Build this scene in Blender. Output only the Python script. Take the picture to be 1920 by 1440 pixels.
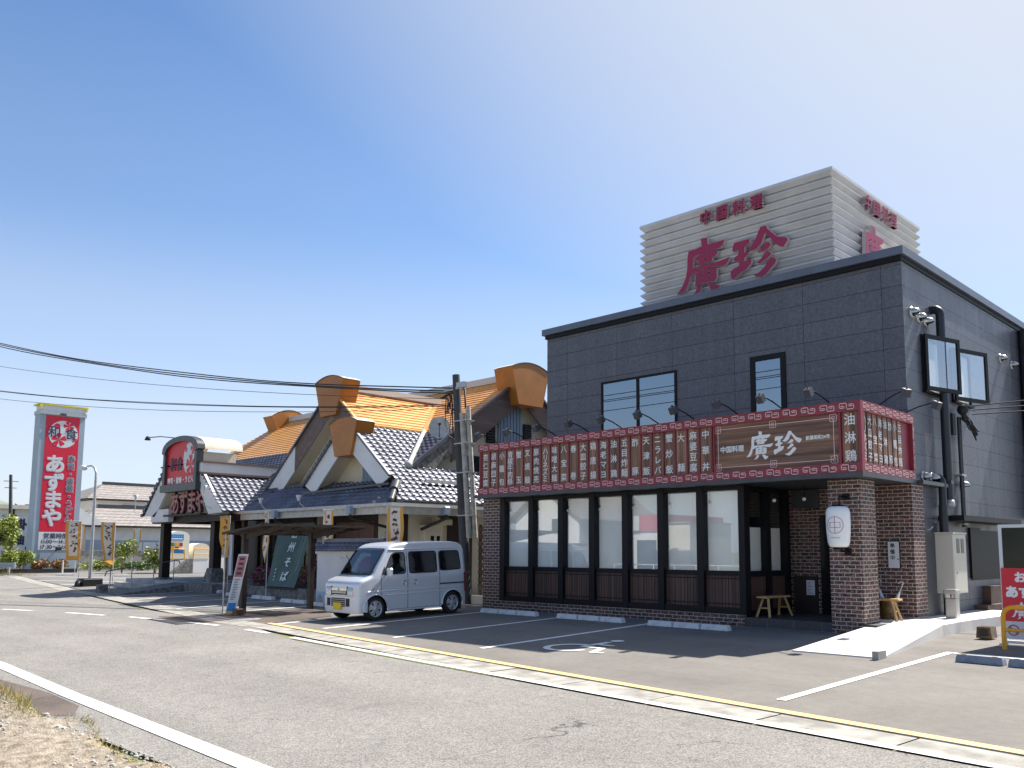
import bpy, math, random
import numpy as np
from mathutils import Vector, Matrix
for o in list(bpy.data.objects): bpy.data.objects.remove(o)
random.seed(7)
scene = bpy.context.scene
COL = scene.collection
R = math.radians

# ------------------------------------------------------------------ camera
cam = bpy.data.cameras.new("camera")
cam.sensor_fit = 'HORIZONTAL'; cam.sensor_width = 36.0
cam.lens = 36.0 * 1637.419 / 1920
cam.shift_x = (960 - 1011.979) / 1920
cam.shift_y = (848.43 - 720) / 1920
cam.clip_start = 0.1; cam.clip_end = 6000
camo = bpy.data.objects.new("camera", cam); COL.objects.link(camo)
yaw, pit, rol = R(-43.82599), R(6.39936), R(0.165803)
fwd = Vector((math.sin(yaw)*math.cos(pit), math.cos(yaw)*math.cos(pit), math.sin(pit)))
rt = Vector((math.cos(yaw), -math.sin(yaw), 0)); up = rt.cross(fwd)
r2 = rt*math.cos(rol) + up*math.sin(rol); u2 = -rt*math.sin(rol) + up*math.cos(rol)
m = Matrix((r2, u2, -fwd)).transposed().to_4x4(); m.translation = Vector((0, 0, 1.58))
camo.matrix_world = m
scene.camera = camo

# ------------------------------------------------------------------ light
SUN = Vector((0.11, 0.80, 1.0)).normalized()
EL = math.asin(SUN.z); AZ = math.atan2(SUN.x, SUN.y)
w = bpy.data.worlds.new("World"); scene.world = w; w.use_nodes = True
nt = w.node_tree; nt.nodes.clear()
sky = nt.nodes.new('ShaderNodeTexSky'); sky.sky_type = 'NISHITA'; sky.sun_disc = False
sky.sun_elevation = EL; sky.sun_rotation = AZ
sky.air_density = 0.8; sky.dust_density = 0.2; sky.ozone_density = 2.4; sky.altitude = 0
bg = nt.nodes.new('ShaderNodeBackground'); bg.inputs[1].default_value = 0.09
wo = nt.nodes.new('ShaderNodeOutputWorld')
# pale summer haze low in the sky and towards the sun
tc = nt.nodes.new('ShaderNodeTexCoord'); sx = nt.nodes.new('ShaderNodeSeparateXYZ'); nt.links.new(tc.outputs['Generated'], sx.inputs[0])
ra = nt.nodes.new('ShaderNodeValToRGB'); ra.color_ramp.interpolation = 'EASE'; nt.links.new(sx.outputs[2], ra.inputs[0])
re_ = ra.color_ramp.elements; re_[0].position = 0.0; re_[0].color = (.94,)*3+(1,); re_[1].position = .62; re_[1].color = (.0,)*3+(1,)
for p_, v_ in ((.10, .74), (.22, .42), (.36, .13)):
    e_ = re_.new(p_); e_.color = (v_, v_, v_, 1)
dt = nt.nodes.new('ShaderNodeVectorMath'); dt.operation = 'DOT_PRODUCT'; dt.inputs[1].default_value = SUN; nt.links.new(tc.outputs['Generated'], dt.inputs[0])
mr_ = nt.nodes.new('ShaderNodeMapRange'); mr_.interpolation_type = 'SMOOTHSTEP'; mr_.inputs[1].default_value = .46; mr_.inputs[2].default_value = 1.0; mr_.inputs[4].default_value = 1.0; nt.links.new(dt.outputs['Value'], mr_.inputs[0])
mxm = nt.nodes.new('ShaderNodeMath'); mxm.operation = 'MAXIMUM'; nt.links.new(ra.outputs[0], mxm.inputs[0]); nt.links.new(mr_.outputs[0], mxm.inputs[1])
mh_ = nt.nodes.new('ShaderNodeMix'); mh_.data_type = 'RGBA'; mh_.inputs['B'].default_value = (4.3, 4.6, 5.1, 1); nt.links.new(mxm.outputs[0], mh_.inputs['Factor']); hs = nt.nodes.new('ShaderNodeHueSaturation'); hs.inputs['Saturation'].default_value = 1.14; hs.inputs['Value'].default_value = 1.10; nt.links.new(sky.outputs[0], hs.inputs['Color']); nt.links.new(hs.outputs[0], mh_.inputs['A'])
nt.links.new(mh_.outputs['Result'], bg.inputs[0]); nt.links.new(bg.outputs[0], wo.inputs[0])
sl = bpy.data.lights.new("sun", 'SUN'); sl.energy = 5.0; sl.angle = R(0.5); sl.color = (1, 0.94, 0.85)
so = bpy.data.objects.new("sun", sl); COL.objects.link(so)
so.rotation_euler = SUN.to_track_quat('Z', 'Y').to_euler()
scene.view_settings.view_transform = 'Standard'; scene.view_settings.look = 'None'
scene.view_settings.exposure = 1.0; scene.view_settings.gamma = 1
scene.cycles.max_bounces = 6; scene.cycles.transparent_max_bounces = 12

# ------------------------------------------------------------------ mesh helpers
ORG = {}
def base_of(parent):
    return ORG.get(parent.name, Vector((0, 0, 0))) if parent else Vector((0, 0, 0))
class MB:
    def __init__(s): s.v = []; s.f = []; s.sm = []; s.mi = []
    def add(s, vs, fs, smooth=False, mi=0):
        b = len(s.v); s.v += [tuple(p) for p in vs]
        for f in fs: s.f.append([i+b for i in f]); s.sm.append(smooth); s.mi.append(mi)
    def box(s, x0, x1, y0, y1, z0, z1, mi=0):
        if x0 > x1: x0, x1 = x1, x0
        if y0 > y1: y0, y1 = y1, y0
        if z0 > z1: z0, z1 = z1, z0
        v = [(x, y, z) for z in (z0, z1) for y in (y0, y1) for x in (x0, x1)]
        s.add(v, [(0,2,3,1),(4,5,7,6),(0,1,5,4),(2,6,7,3),(0,4,6,2),(1,3,7,5)], False, mi)
    def bbox(s, x0, x1, y0, y1, z0, z1, b=0.02, mi=0):
        """box with chamfered vertical and top edges"""
        def ring(z, i): return [(x0+i, y0+b, z),(x0+b, y0+i, z),(x1-b, y0+i, z),(x1-i, y0+b, z),(x1-i, y1-b, z),(x1-b, y1-i, z),(x0+b, y1-i, z),(x0+i, y1-b, z)]
        v = ring(z0, 0)+ring(z1-b, 0)+[(x0+b, y0+b, z1)]*1
        v = ring(z0, 0)+ring(z1-b, 0)+[(max(x0+b, min(x1-b, p[0])), max(y0+b, min(y1-b, p[1])), z1) for p in ring(z1, 0)]
        f = []
        for k in (0, 8):
            for i in range(8): f.append((k+i, k+(i+1) % 8, k+8+(i+1) % 8, k+8+i))
        f.append(tuple(range(16, 24))); f.append(tuple(range(7, -1, -1)))
        s.add(v, f, False, mi)
    def quad(s, a, b, c, d, mi=0, smooth=False): s.add([a, b, c, d], [(0, 1, 2, 3)], smooth, mi)
    def poly(s, pts, mi=0): s.add(pts, [tuple(range(len(pts)))], False, mi)
    def prism(s, pts, vec, mi=0):
        n = len(pts); vec = Vector(vec); a = [Vector(p) for p in pts]; b = [p+vec for p in a]
        f = [tuple(range(n-1, -1, -1)), tuple(range(n, 2*n))]+[(i, (i+1) % n, n+(i+1) % n, n+i) for i in range(n)]
        s.add(a+b, f, False, mi)
    def bar(s, p, q, wd, ht, upv=(0, 0, 1), mi=0):
        p = Vector(p); q = Vector(q); d = (q-p).normalized(); upv = Vector(upv)
        sd = d.cross(upv)
        if sd.length < 1e-4: sd = d.cross(Vector((0, 1, 0)))
        sd.normalize(); u = sd.cross(d).normalized()
        o = [sd*wd/2*a+u*ht/2*b for a, b in ((-1,-1),(1,-1),(1,1),(-1,1))]
        s.add([p+k for k in o]+[q+k for k in o], [(3,2,1,0),(4,5,6,7),(0,1,5,4),(1,2,6,5),(2,3,7,6),(3,0,4,7)], False, mi)
    def tube(s, pts, r, n=8, cap=True, mi=0, smooth=True):
        pts = [Vector(p) for p in pts]; rr = r if isinstance(r, (list, tuple)) else [r]*len(pts)
        vs = []; pu = None
        for i, p in enumerate(pts):
            d = (pts[min(i+1, len(pts)-1)]-pts[max(i-1, 0)]).normalized()
            if pu is None:
                pu = d.cross(Vector((0, 0, 1)))
                if pu.length < 1e-3: pu = Vector((1, 0, 0))
            u = (pu-d*pu.dot(d)).normalized(); pu = u; v = d.cross(u)
            for k in range(n):
                a = 2*math.pi*k/n; vs.append(p+(u*math.cos(a)+v*math.sin(a))*rr[i])
        f = []
        for i in range(len(pts)-1):
            for k in range(n): f.append((i*n+k, i*n+(k+1) % n, (i+1)*n+(k+1) % n, (i+1)*n+k))
        s.add(vs, f, smooth, mi)
        if cap:
            s.add(vs[:n], [tuple(range(n-1, -1, -1))], False, mi); s.add(vs[-n:], [tuple(range(n))], False, mi)
    def lathe(s, prof, c=(0, 0, 0), n=24, mi=0, smooth=True, axis='z', a0=0, a1=2*math.pi):
        c = Vector(c); vs = []; full = abs(a1-a0-2*math.pi) < 1e-6; nn = n if full else n+1
        for r_, z_ in prof:
            for k in range(nn):
                a = a0+(a1-a0)*k/n; x, y = r_*math.cos(a), r_*math.sin(a)
                q = {'z': (x, y, z_), 'x': (z_, x, y), 'y': (x, z_, y)}[axis]
                vs.append(c+Vector(q))
        f = []
        for i in range(len(prof)-1):
            for k in range(n): f.append((i*nn+k, i*nn+(k+1) % nn, (i+1)*nn+(k+1) % nn, (i+1)*nn+k))
        s.add(vs, f, smooth, mi)
    def ball(s, c, r, n=8, sc=(1, 1, 1), mi=0):
        c = Vector(c); prof = [(math.sin(math.pi*i/n), -math.cos(math.pi*i/n)) for i in range(n+1)]
        vs = []; fs = []; m_ = n*2
        for pr, pz in prof:
            for k in range(m_):
                a = 2*math.pi*k/m_; vs.append((c.x+r*sc[0]*pr*math.cos(a), c.y+r*sc[1]*pr*math.sin(a), c.z+r*sc[2]*pz))
        for i in range(n):
            for k in range(m_): fs.append((i*m_+k, i*m_+(k+1) % m_, (i+1)*m_+(k+1) % m_, (i+1)*m_+k))
        s.add(vs, fs, True, mi)
    def glyph(s, ch, o, ux, uy, size, weight=0, depth=0, shear=0, mi=0, cx=0.5, sx=1.0):
        """one character, its em cell centred on point o; ux, uy unit vectors of the sign plane, normal = ux x uy"""
        vs, fs, adv = glyph(ch, weight, depth/size if depth else 0)
        o = Vector(o); ux = Vector(ux); uy = Vector(uy); nn = ux.cross(uy)
        s.add([o+ux*((x-adv/2+shear*(y-.38))*size*sx)+uy*((y-.38)*size)+nn*(z*size) for x, y, z in vs], fs, False, mi)
    def vtext(s, txt, top, bot, ux, uy, size, weight=0, depth=0, sx=1.0, mi=0):
        top = Vector(top); bot = Vector(bot); n = len(txt)
        for i, ch in enumerate(txt):
            s.glyph(ch, top.lerp(bot, i/max(1, n-1)) if n > 1 else top, ux, uy, size, weight, depth, 0, mi, sx=sx)
    def htext(s, txt, o, ux, uy, size, weight=0, depth=0, sx=1.0, shear=0, mi=0, center=True):
        o = Vector(o); ux = Vector(ux); adv = [glyph(c, weight, 0)[2]*size*sx for c in txt]
        x = -sum(adv)/2 if center else 0
        for c, a in zip(txt, adv):
            s.glyph(c, o+ux*(x+a/2), ux, uy, size, weight, depth, shear, mi, sx=sx); x += a
    def build(s, name, mats, parent=None, loc=None, flip=False):
        b = Vector(loc) if loc is not None else base_of(parent)
        me = bpy.data.meshes.new(name)
        me.from_pydata([(x-b.x, y-b.y, z-b.z) for x, y, z in s.v], [], s.f)
        if not isinstance(mats, (list, tuple)): mats = [mats]
        for mt in mats: me.materials.append(mt)
        me.polygons.foreach_set('use_smooth', s.sm); me.polygons.foreach_set('material_index', s.mi)
        me.validate(); me.update()
        o = bpy.data.objects.new(name, me); COL.objects.link(o)
        ORG[o.name] = b
        if parent is not None: o.parent = parent
        else: o.location = b
        return o
_gl = {}
def glyph0(ch, depth):
    k = (ch, round(depth, 4))
    if k in _gl: return _gl[k]
    c = bpy.data.curves.new('t', 'FONT'); c.body = ch; c.size = 1; c.extrude = depth/2; c.resolution_u = 3
    o = bpy.data.objects.new('t', c); COL.objects.link(o)
    dg = bpy.context.evaluated_depsgraph_get(); me = bpy.data.meshes.new_from_object(o.evaluated_get(dg))
    vs = [tuple(v.co) for v in me.vertices]; fs = [tuple(p.vertices) for p in me.polygons]
    if ord(ch) > 0x2000: adv = 1.0
    else: adv = (max([v[0] for v in vs])+.07) if vs else .3
    bpy.data.objects.remove(o); bpy.data.curves.remove(c); bpy.data.meshes.remove(me)
    _gl[k] = (vs, fs, adv); return _gl[k]
def glyph(ch, weight, depth):
    """bold letters are a few copies of the outline, shifted and each a hair in front of the last"""
    vs, fs, adv = glyph0(ch, depth)
    if weight <= 0: return vs, fs, adv
    V = []; F = []
    for k, (dx, dy) in enumerate(((-1, -1), (1, -1), (1, 1), (-1, 1), (0, 0))):
        b = len(V); V += [(x+dx*weight*.8, y+dy*weight*.8, z+k*.003) for x, y, z in vs]; F += [tuple(i+b for i in f) for f in fs]
    return V, F, adv
LOGO_A = [[(-0.2639, 0.2348), (-0.2027, 0.2292), (-0.1997, 0.1699), (-0.0442, 0.1717), (-0.0579, 0.1373), (-0.0959, 0.1135), (-0.167, 0.1144), (-0.1656, 0.1028), (-0.105, 0.0975), (-0.1144, 0.0743), (-0.1379, 0.0579), (-0.1611, 0.0573), (-0.1562, 0.028), (-0.1766, 0.0218), (-0.2465, 0.0213), (-0.2963, 0.0185), (-0.2929, 0.0367), (-0.2835, 0.057), (-0.3128, 0.0605), (-0.327, 0.0792), (-0.2853, 0.0994), (-0.286, 0.1142), (-0.3413, 0.0936), (-0.345, 0.0251), (-0.3479, 0.0032), (-0.2469, 0.0055), (-0.1192, 0.0066), (-0.0012, 0.0204), (-0.0165, -0.0122), (-0.0516, -0.0406), (-0.1663, -0.0241), (-0.2099, -0.0238), (-0.2084, -0.0333), (-0.1206, -0.0429), (-0.1228, -0.1185), (-0.1467, -0.1454), (-0.2218, -0.1372), (-0.3274, -0.1505), (-0.3239, -0.1296), (-0.3188, -0.0509), (-0.3096, -0.0348), (-0.2551, -0.0349), (-0.2565, -0.0242), (-0.3064, -0.0282), (-0.3601, -0.053), (-0.372, -0.0573), (-0.3883, -0.1143), (-0.4224, -0.1699), (-0.5, -0.1776), (-0.4571, -0.1356), (-0.4166, -0.0645), (-0.3986, 0.0083), (-0.3963, 0.093), (-0.3839, 0.1567), (-0.3071, 0.1594), (-0.2569, 0.1708)], [(-0.2497, 0.1148), (-0.2059, 0.1147), (-0.2062, 0.1042), (-0.25, 0.1043)], [(-0.2483, 0.0593), (-0.2104, 0.0614), (-0.2106, 0.053), (-0.2515, 0.0522)], [(-0.2721, -0.0588), (-0.2487, -0.0564), (-0.2502, -0.0694), (-0.2743, -0.0728)], [(-0.2733, -0.1018), (-0.2528, -0.0982), (-0.253, -0.106), (-0.2753, -0.1096)], [(-0.2079, -0.057), (-0.1742, -0.056), (-0.1763, -0.0673), (-0.2112, -0.0688)], [(-0.2119, -0.095), (-0.1753, -0.0936), (-0.1774, -0.1065), (-0.2151, -0.1063)], [(-0.3071, -0.1572), (-0.2748, -0.1543), (-0.2607, -0.1711), (-0.276, -0.1963), (-0.3118, -0.22), (-0.3648, -0.2242), (-0.3289, -0.203), (-0.3135, -0.1778)], [(-0.2047, -0.149), (-0.1701, -0.1542), (-0.1303, -0.178), (-0.0903, -0.1861), (-0.1054, -0.2111), (-0.1377, -0.2348), (-0.1607, -0.2306), (-0.1885, -0.1921)]]
LOGO_B = [[(0.0417, 0.1223), (0.1811, 0.1224), (0.1745, 0.0899), (0.1334, 0.0686), (0.1293, 0.025), (0.174, 0.0187), (0.1594, -0.0007), (0.1337, -0.0141), (0.1242, -0.0469), (0.1918, -0.0395), (0.1822, -0.0799), (0.1447, -0.113), (0.0935, -0.1297), (0.059, -0.1504), (0.033, -0.1676), (0.0105, -0.1608), (0.0037, -0.1021), (0.0269, -0.0858), (0.0812, -0.0719), (0.0852, -0.0308), (0.0455, -0.0338), (0.0351, -0.0008), (0.0754, 0.0192), (0.0823, 0.0575), (0.0282, 0.0517), (0.0264, 0.0857)], [(0.2743, 0.1928), (0.3214, 0.191), (0.3317, 0.1644), (0.3903, 0.1027), (0.417, 0.0799), (0.4871, 0.056), (0.5, 0.0346), (0.4632, -0.0106), (0.4361, -0.0032), (0.3828, 0.0421), (0.3196, 0.1347), (0.3084, 0.1305), (0.2785, 0.0613), (0.2387, 0.0313), (0.205, 0.0238), (0.1552, 0.0461), (0.1892, 0.0587), (0.23, 0.1118)], [(0.3228, 0.06), (0.3528, 0.0498), (0.3576, 0.0263), (0.3321, 0.0055), (0.2876, -0.0036), (0.2405, 0.0003), (0.2715, 0.0157), (0.2945, 0.0394)], [(0.3206, -0.0089), (0.3505, -0.0242), (0.3609, -0.0429), (0.3187, -0.0702), (0.2625, -0.0965), (0.2351, -0.0815), (0.2748, -0.0564), (0.2979, -0.0275)], [(0.3517, -0.0703), (0.3845, -0.078), (0.403, -0.0973), (0.3885, -0.1216), (0.3491, -0.1543), (0.3149, -0.1874), (0.2813, -0.2029), (0.2317, -0.1915), (0.199, -0.1686), (0.2436, -0.1668), (0.2945, -0.1348), (0.3289, -0.0966)]]
_lg = {}
def logo_mesh(depth):
    k = round(depth, 4)
    if k in _lg: return _lg[k]
    c = bpy.data.curves.new('t', 'CURVE'); c.dimensions = '2D'; c.fill_mode = 'BOTH'; c.extrude = depth/2
    for pl in LOGO_A+LOGO_B:
        sp = c.splines.new('POLY'); sp.points.add(len(pl)-1); sp.use_cyclic_u = True
        for q, (x, y) in zip(sp.points, pl): q.co = (x, y, 0, 1)
    o = bpy.data.objects.new('t', c); COL.objects.link(o)
    dg = bpy.context.evaluated_depsgraph_get(); me = bpy.data.meshes.new_from_object(o.evaluated_get(dg))
    _lg[k] = ([tuple(v.co) for v in me.vertices], [tuple(p.vertices) for p in me.polygons])
    bpy.data.objects.remove(o); bpy.data.curves.remove(c); bpy.data.meshes.remove(me)
    return _lg[k]
def logo(mb, o, ux, width, depth=0, lift=0):
    vs, fs = logo_mesh(depth/width if depth else 0)
    o = Vector(o); ux = Vector(ux); uy = Vector((0, 0, 1)); nn = ux.cross(uy)
    mb.add([o+ux*(x*width)+uy*(y*width)+nn*(z*width+lift) for x, y, z in vs], fs)
def thing(name, label, cat, loc=(0, 0, 0), rotz=0, group=None, local=False):
    o = bpy.data.objects.new(name, None); COL.objects.link(o); o.empty_display_size = .3
    o.location = loc; o.rotation_euler = (0, 0, rotz); o['label'] = label; o['category'] = cat
    if group: o['group'] = group
    ORG[o.name] = Vector((0, 0, 0)) if local else Vector(loc)
    return o
def tag(o, label, cat, group=None):
    o['label'] = label; o['category'] = cat
    if group: o['group'] = group
    return o
def struct(o, kind='structure'): o['kind'] = kind; return o
def dup(root, loc, rotz=None, label=None):
    def cp(o, par):
        c = o.copy(); COL.objects.link(c)
        if par is not None: c.parent = par
        for ch in [k for k in o.children]: cp(ch, c)
        return c
    r = cp(root, None); r.location = loc
    if rotz is not None: r.rotation_euler = (0, 0, rotz)
    if label: r['label'] = label
    return r

# ------------------------------------------------------------------ materials
def mat(name, col, rough=.6, metal=0, spec=.5, var=0, vs=3, bump=0, bs=30, col2=None, coat=0, detail=4, stretch=None, lo=.35, hi=.65, world=False):
    mt = bpy.data.materials.new(name); mt.use_nodes = True; t = mt.node_tree; b = t.nodes['Principled BSDF']
    b.inputs['Base Color'].default_value = (*col, 1); b.inputs['Roughness'].default_value = rough
    b.inputs['Metallic'].default_value = metal; b.inputs['Specular IOR Level'].default_value = spec
    b.inputs['Coat Weight'].default_value = coat; b.inputs['Coat Roughness'].default_value = .08
    N = t.nodes.new; L = t.links.new
    co = None
    if var or bump or col2:
        if world:
            co = N('ShaderNodeNewGeometry').outputs['Position']
        else: co = N('ShaderNodeTexCoord').outputs['Object']
        if stretch:
            mp = N('ShaderNodeMapping'); mp.inputs['Scale'].default_value = stretch; L(co, mp.inputs[0]); co = mp.outputs[0]
    if var or col2:
        nz = N('ShaderNodeTexNoise'); nz.inputs['Scale'].default_value = vs; nz.inputs['Detail'].default_value = detail; L(co, nz.inputs['Vector'])
        cr = N('ShaderNodeValToRGB'); L(nz.outputs[0], cr.inputs[0])
        cr.color_ramp.elements[0].position = lo; cr.color_ramp.elements[1].position = hi
        c2 = col2 if col2 else tuple(min(1, c*(1+var)) for c in col); c1 = col if col2 else tuple(c*(1-var) for c in col)
        cr.color_ramp.elements[0].color = (*c1, 1); cr.color_ramp.elements[1].color = (*c2, 1)
        L(cr.outputs[0], b.inputs['Base Color'])
    if bump:
        n2 = N('ShaderNodeTexNoise'); n2.inputs['Scale'].default_value = bs; n2.inputs['Detail'].default_value = 5; L(co, n2.inputs['Vector'])
        bp = N('ShaderNodeBump'); bp.inputs['Strength'].default_value = bump; bp.inputs['Distance'].default_value = .02
        L(n2.outputs[0], bp.inputs['Height']); L(bp.outputs[0], b.inputs['Normal'])
    return mt
def uv_xy_z(t):
    """vector (x+y, z, 0) from world position: bricks and panels run round corners"""
    N = t.nodes.new; L = t.links.new
    g = N('ShaderNodeNewGeometry'); sp = N('ShaderNodeSeparateXYZ'); L(g.outputs['Position'], sp.inputs[0])
    ad = N('ShaderNodeMath'); L(sp.outputs[0], ad.inputs[0]); L(sp.outputs[1], ad.inputs[1])
    cb = N('ShaderNodeCombineXYZ'); L(ad.outputs[0], cb.inputs[0]); L(sp.outputs[2], cb.inputs[1])
    return cb.outputs[0], g.outputs['Position']
def mat_brick(name):
    mt = bpy.data.materials.new(name); mt.use_nodes = True; t = mt.node_tree; b = t.nodes['Principled BSDF']; N = t.nodes.new; L = t.links.new
    v, pos = uv_xy_z(t)
    nw = N('ShaderNodeTexNoise'); nw.inputs['Scale'].default_value = 9; nw.inputs['Detail'].default_value = 3; L(pos, nw.inputs['Vector'])
    ma = N('ShaderNodeVectorMath'); ma.operation = 'MULTIPLY_ADD'; ma.inputs[1].default_value = (.012, .012, 0); L(nw.outputs['Color'], ma.inputs[0]); L(v, ma.inputs[2])
    br = N('ShaderNodeTexBrick'); br.inputs['Scale'].default_value = 1; br.inputs['Brick Width'].default_value = .22; br.inputs['Row Height'].default_value = .078
    br.inputs['Mortar Size'].default_value = .0075; br.inputs['Mortar Smooth'].default_value = .3; br.inputs['Bias'].default_value = -.1
    br.inputs['Color1'].default_value = (.03, .012, .011, 1); br.inputs['Color2'].default_value = (.13, .048, .036, 1); br.inputs['Mortar'].default_value = (.55, .48, .43, 1)
    L(ma.outputs[0], br.inputs['Vector'])
    nz = N('ShaderNodeTexNoise'); nz.inputs['Scale'].default_value = 16; nz.inputs['Detail'].default_value = 6; nz.inputs['Roughness'].default_value = .7
    mp = N('ShaderNodeMapping'); mp.inputs['Scale'].default_value = (1, 1, 2.2); L(pos, mp.inputs[0]); L(mp.outputs[0], nz.inputs['Vector'])
    cr = N('ShaderNodeValToRGB'); cr.color_ramp.elements[0].position = .50; cr.color_ramp.elements[1].position = .62; L(nz.outputs[0], cr.inputs[0])
    n3 = N('ShaderNodeTexNoise'); n3.inputs['Scale'].default_value = 1.1; L(pos, n3.inputs['Vector'])
    mu = N('ShaderNodeMath'); mu.operation = 'MULTIPLY'; L(cr.outputs[0], mu.inputs[0]); L(n3.outputs[0], mu.inputs[1])
    mx = N('ShaderNodeMix'); mx.data_type = 'RGBA'; L(mu.outputs[0], mx.inputs['Factor']); L(br.outputs['Color'], mx.inputs['A']); mx.inputs['B'].default_value = (.44, .36, .31, 1)
    L(mx.outputs['Result'], b.inputs['Base Color']); b.inputs['Roughness'].default_value = .62; b.inputs['Specular IOR Level'].default_value = .4
    bp = N('ShaderNodeBump'); bp.inputs['Strength'].default_value = .7; bp.inputs['Distance'].default_value = .012; bp.invert = True
    L(br.outputs['Fac'], bp.inputs['Height']); L(bp.outputs[0], b.inputs['Normal'])
    return mt
def mat_panel(name, col, seam, bw, rh, ms=.006, rough=.42, spec=.5, off=0.0, vs=14, var=.35):
    mt = bpy.data.materials.new(name); mt.use_nodes = True; t = mt.node_tree; b = t.nodes['Principled BSDF']; N = t.nodes.new; L = t.links.new
    v, pos = uv_xy_z(t)
    br = N('ShaderNodeTexBrick'); br.offset = off; br.inputs['Scale'].default_value = 1; br.inputs['Brick Width'].default_value = bw; br.inputs['Row Height'].default_value = rh
    br.inputs['Mortar Size'].default_value = ms; br.inputs['Mortar Smooth'].default_value = .1; br.inputs['Bias'].default_value = 0
    br.inputs['Color1'].default_value = (*[c*.92 for c in col], 1); br.inputs['Color2'].default_value = (*[c*1.08 for c in col], 1); br.inputs['Mortar'].default_value = (*seam, 1)
    L(v, br.inputs['Vector'])
    nz = N('ShaderNodeTexNoise'); nz.inputs['Scale'].default_value = vs; nz.inputs['Detail'].default_value = 8; nz.inputs['Roughness'].default_value = .7; L(pos, nz.inputs['Vector'])
    mp = N('ShaderNodeMapRange'); mp.inputs[1].default_value = .3; mp.inputs[2].default_value = .7; mp.inputs[3].default_value = 1-var; mp.inputs[4].default_value = 1+var; L(nz.outputs[0], mp.inputs[0])
    mx = N('ShaderNodeMix'); mx.data_type = 'RGBA'; mx.blend_type = 'MULTIPLY'; mx.inputs['Factor'].default_value = 1; L(br.outputs['Color'], mx.inputs['A']); L(mp.outputs[0], mx.inputs['B'])
    ms_ = N('ShaderNodeMapping'); ms_.inputs['Scale'].default_value = (3.5, 3.5, .22); L(pos, ms_.inputs[0])
    ns_ = N('ShaderNodeTexNoise'); ns_.inputs['Scale'].default_value = 1; ns_.inputs['Detail'].default_value = 4; L(ms_.outputs[0], ns_.inputs['Vector'])
    mq = N('ShaderNodeMapRange'); mq.inputs[1].default_value = .3; mq.inputs[2].default_value = .7; mq.inputs[3].default_value = .86; mq.inputs[4].default_value = 1.14; L(ns_.outputs[0], mq.inputs[0])
    mx2 = N('ShaderNodeMix'); mx2.data_type = 'RGBA'; mx2.blend_type = 'MULTIPLY'; mx2.inputs['Factor'].default_value = 1; L(mx.outputs['Result'], mx2.inputs['A']); L(mq.outputs[0], mx2.inputs['B'])
    L(mx2.outputs['Result'], b.inputs['Base Color']); b.inputs['Specular IOR Level'].default_value = spec
    mr2 = N('ShaderNodeMapRange'); mr2.inputs[1].default_value = .3; mr2.inputs[2].default_value = .7; mr2.inputs[3].default_value = rough-.07; mr2.inputs[4].default_value = rough+.1; L(ns_.outputs[0], mr2.inputs[0]); L(mr2.outputs[0], b.inputs['Roughness'])
    bp = N('ShaderNodeBump'); bp.inputs['Strength'].default_value = .5; bp.inputs['Distance'].default_value = .01; bp.invert = True; L(br.outputs['Fac'], bp.inputs['Height'])
    b2 = N('ShaderNodeBump'); b2.inputs['Strength'].default_value = .12; b2.inputs['Distance'].default_value = .01; L(nz.outputs[0], b2.inputs['Height']); L(bp.outputs[0], b2.inputs['Normal'])
    L(b2.outputs[0], b.inputs['Normal'])
    return mt
def mat_wood(name, dark, light, axis='z', scale=10, rough=.55):
    """stretched grain along axis"""
    st = {'z': (scale, scale, .35), 'x': (.35, scale, scale), 'y': (scale, .35, scale)}[axis]
    mt = bpy.data.materials.new(name); mt.use_nodes = True; t = mt.node_tree; b = t.nodes['Principled BSDF']; N = t.nodes.new; L = t.links.new
    g = N('ShaderNodeNewGeometry'); mp = N('ShaderNodeMapping'); mp.inputs['Scale'].default_value = st; L(g.outputs['Position'], mp.inputs[0])
    nz = N('ShaderNodeTexNoise'); nz.inputs['Scale'].default_value = 1; nz.inputs['Detail'].default_value = 5; nz.inputs['Roughness'].default_value = .65; L(mp.outputs[0], nz.inputs['Vector'])
    cr = N('ShaderNodeValToRGB'); e = cr.color_ramp.elements; e[0].position = .36; e[0].color = (*dark, 1); e[1].position = .66; e[1].color = (*light, 1)
    k = e.new(.52); k.color = (*[(a*.65+b_*.35) for a, b_ in zip(dark, light)], 1)
    L(nz.outputs[0], cr.inputs[0]); L(cr.outputs[0], b.inputs['Base Color']); b.inputs['Roughness'].default_value = rough
    return mt
def mat_glass(name, tint=(.9, .95, .95), refl=.25, rough=.0, gcol=(1, 1, 1), blend=.35):
    mt = bpy.data.materials.new(name); mt.use_nodes = True; t = mt.node_tree; t.nodes.clear(); N = t.nodes.new; L = t.links.new
    o = N('ShaderNodeOutputMaterial'); mx = N('ShaderNodeMixShader'); tr = N('ShaderNodeBsdfTransparent'); gl = N('ShaderNodeBsdfGlossy')
    tr.inputs[0].default_value = (*tint, 1); gl.inputs['Color'].default_value = (*gcol, 1); gl.inputs['Roughness'].default_value = rough
    lw = N('ShaderNodeLayerWeight'); lw.inputs[0].default_value = blend
    mr = N('ShaderNodeMapRange'); mr.inputs[3].default_value = refl; mr.inputs[4].default_value = 1; L(lw.outputs['Fresnel'], mr.inputs[0])
    L(mr.outputs[0], mx.inputs[0]); L(tr.outputs[0], mx.inputs[1]); L(gl.outputs[0], mx.inputs[2]); L(mx.outputs[0], o.inputs[0])
    return mt
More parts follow.
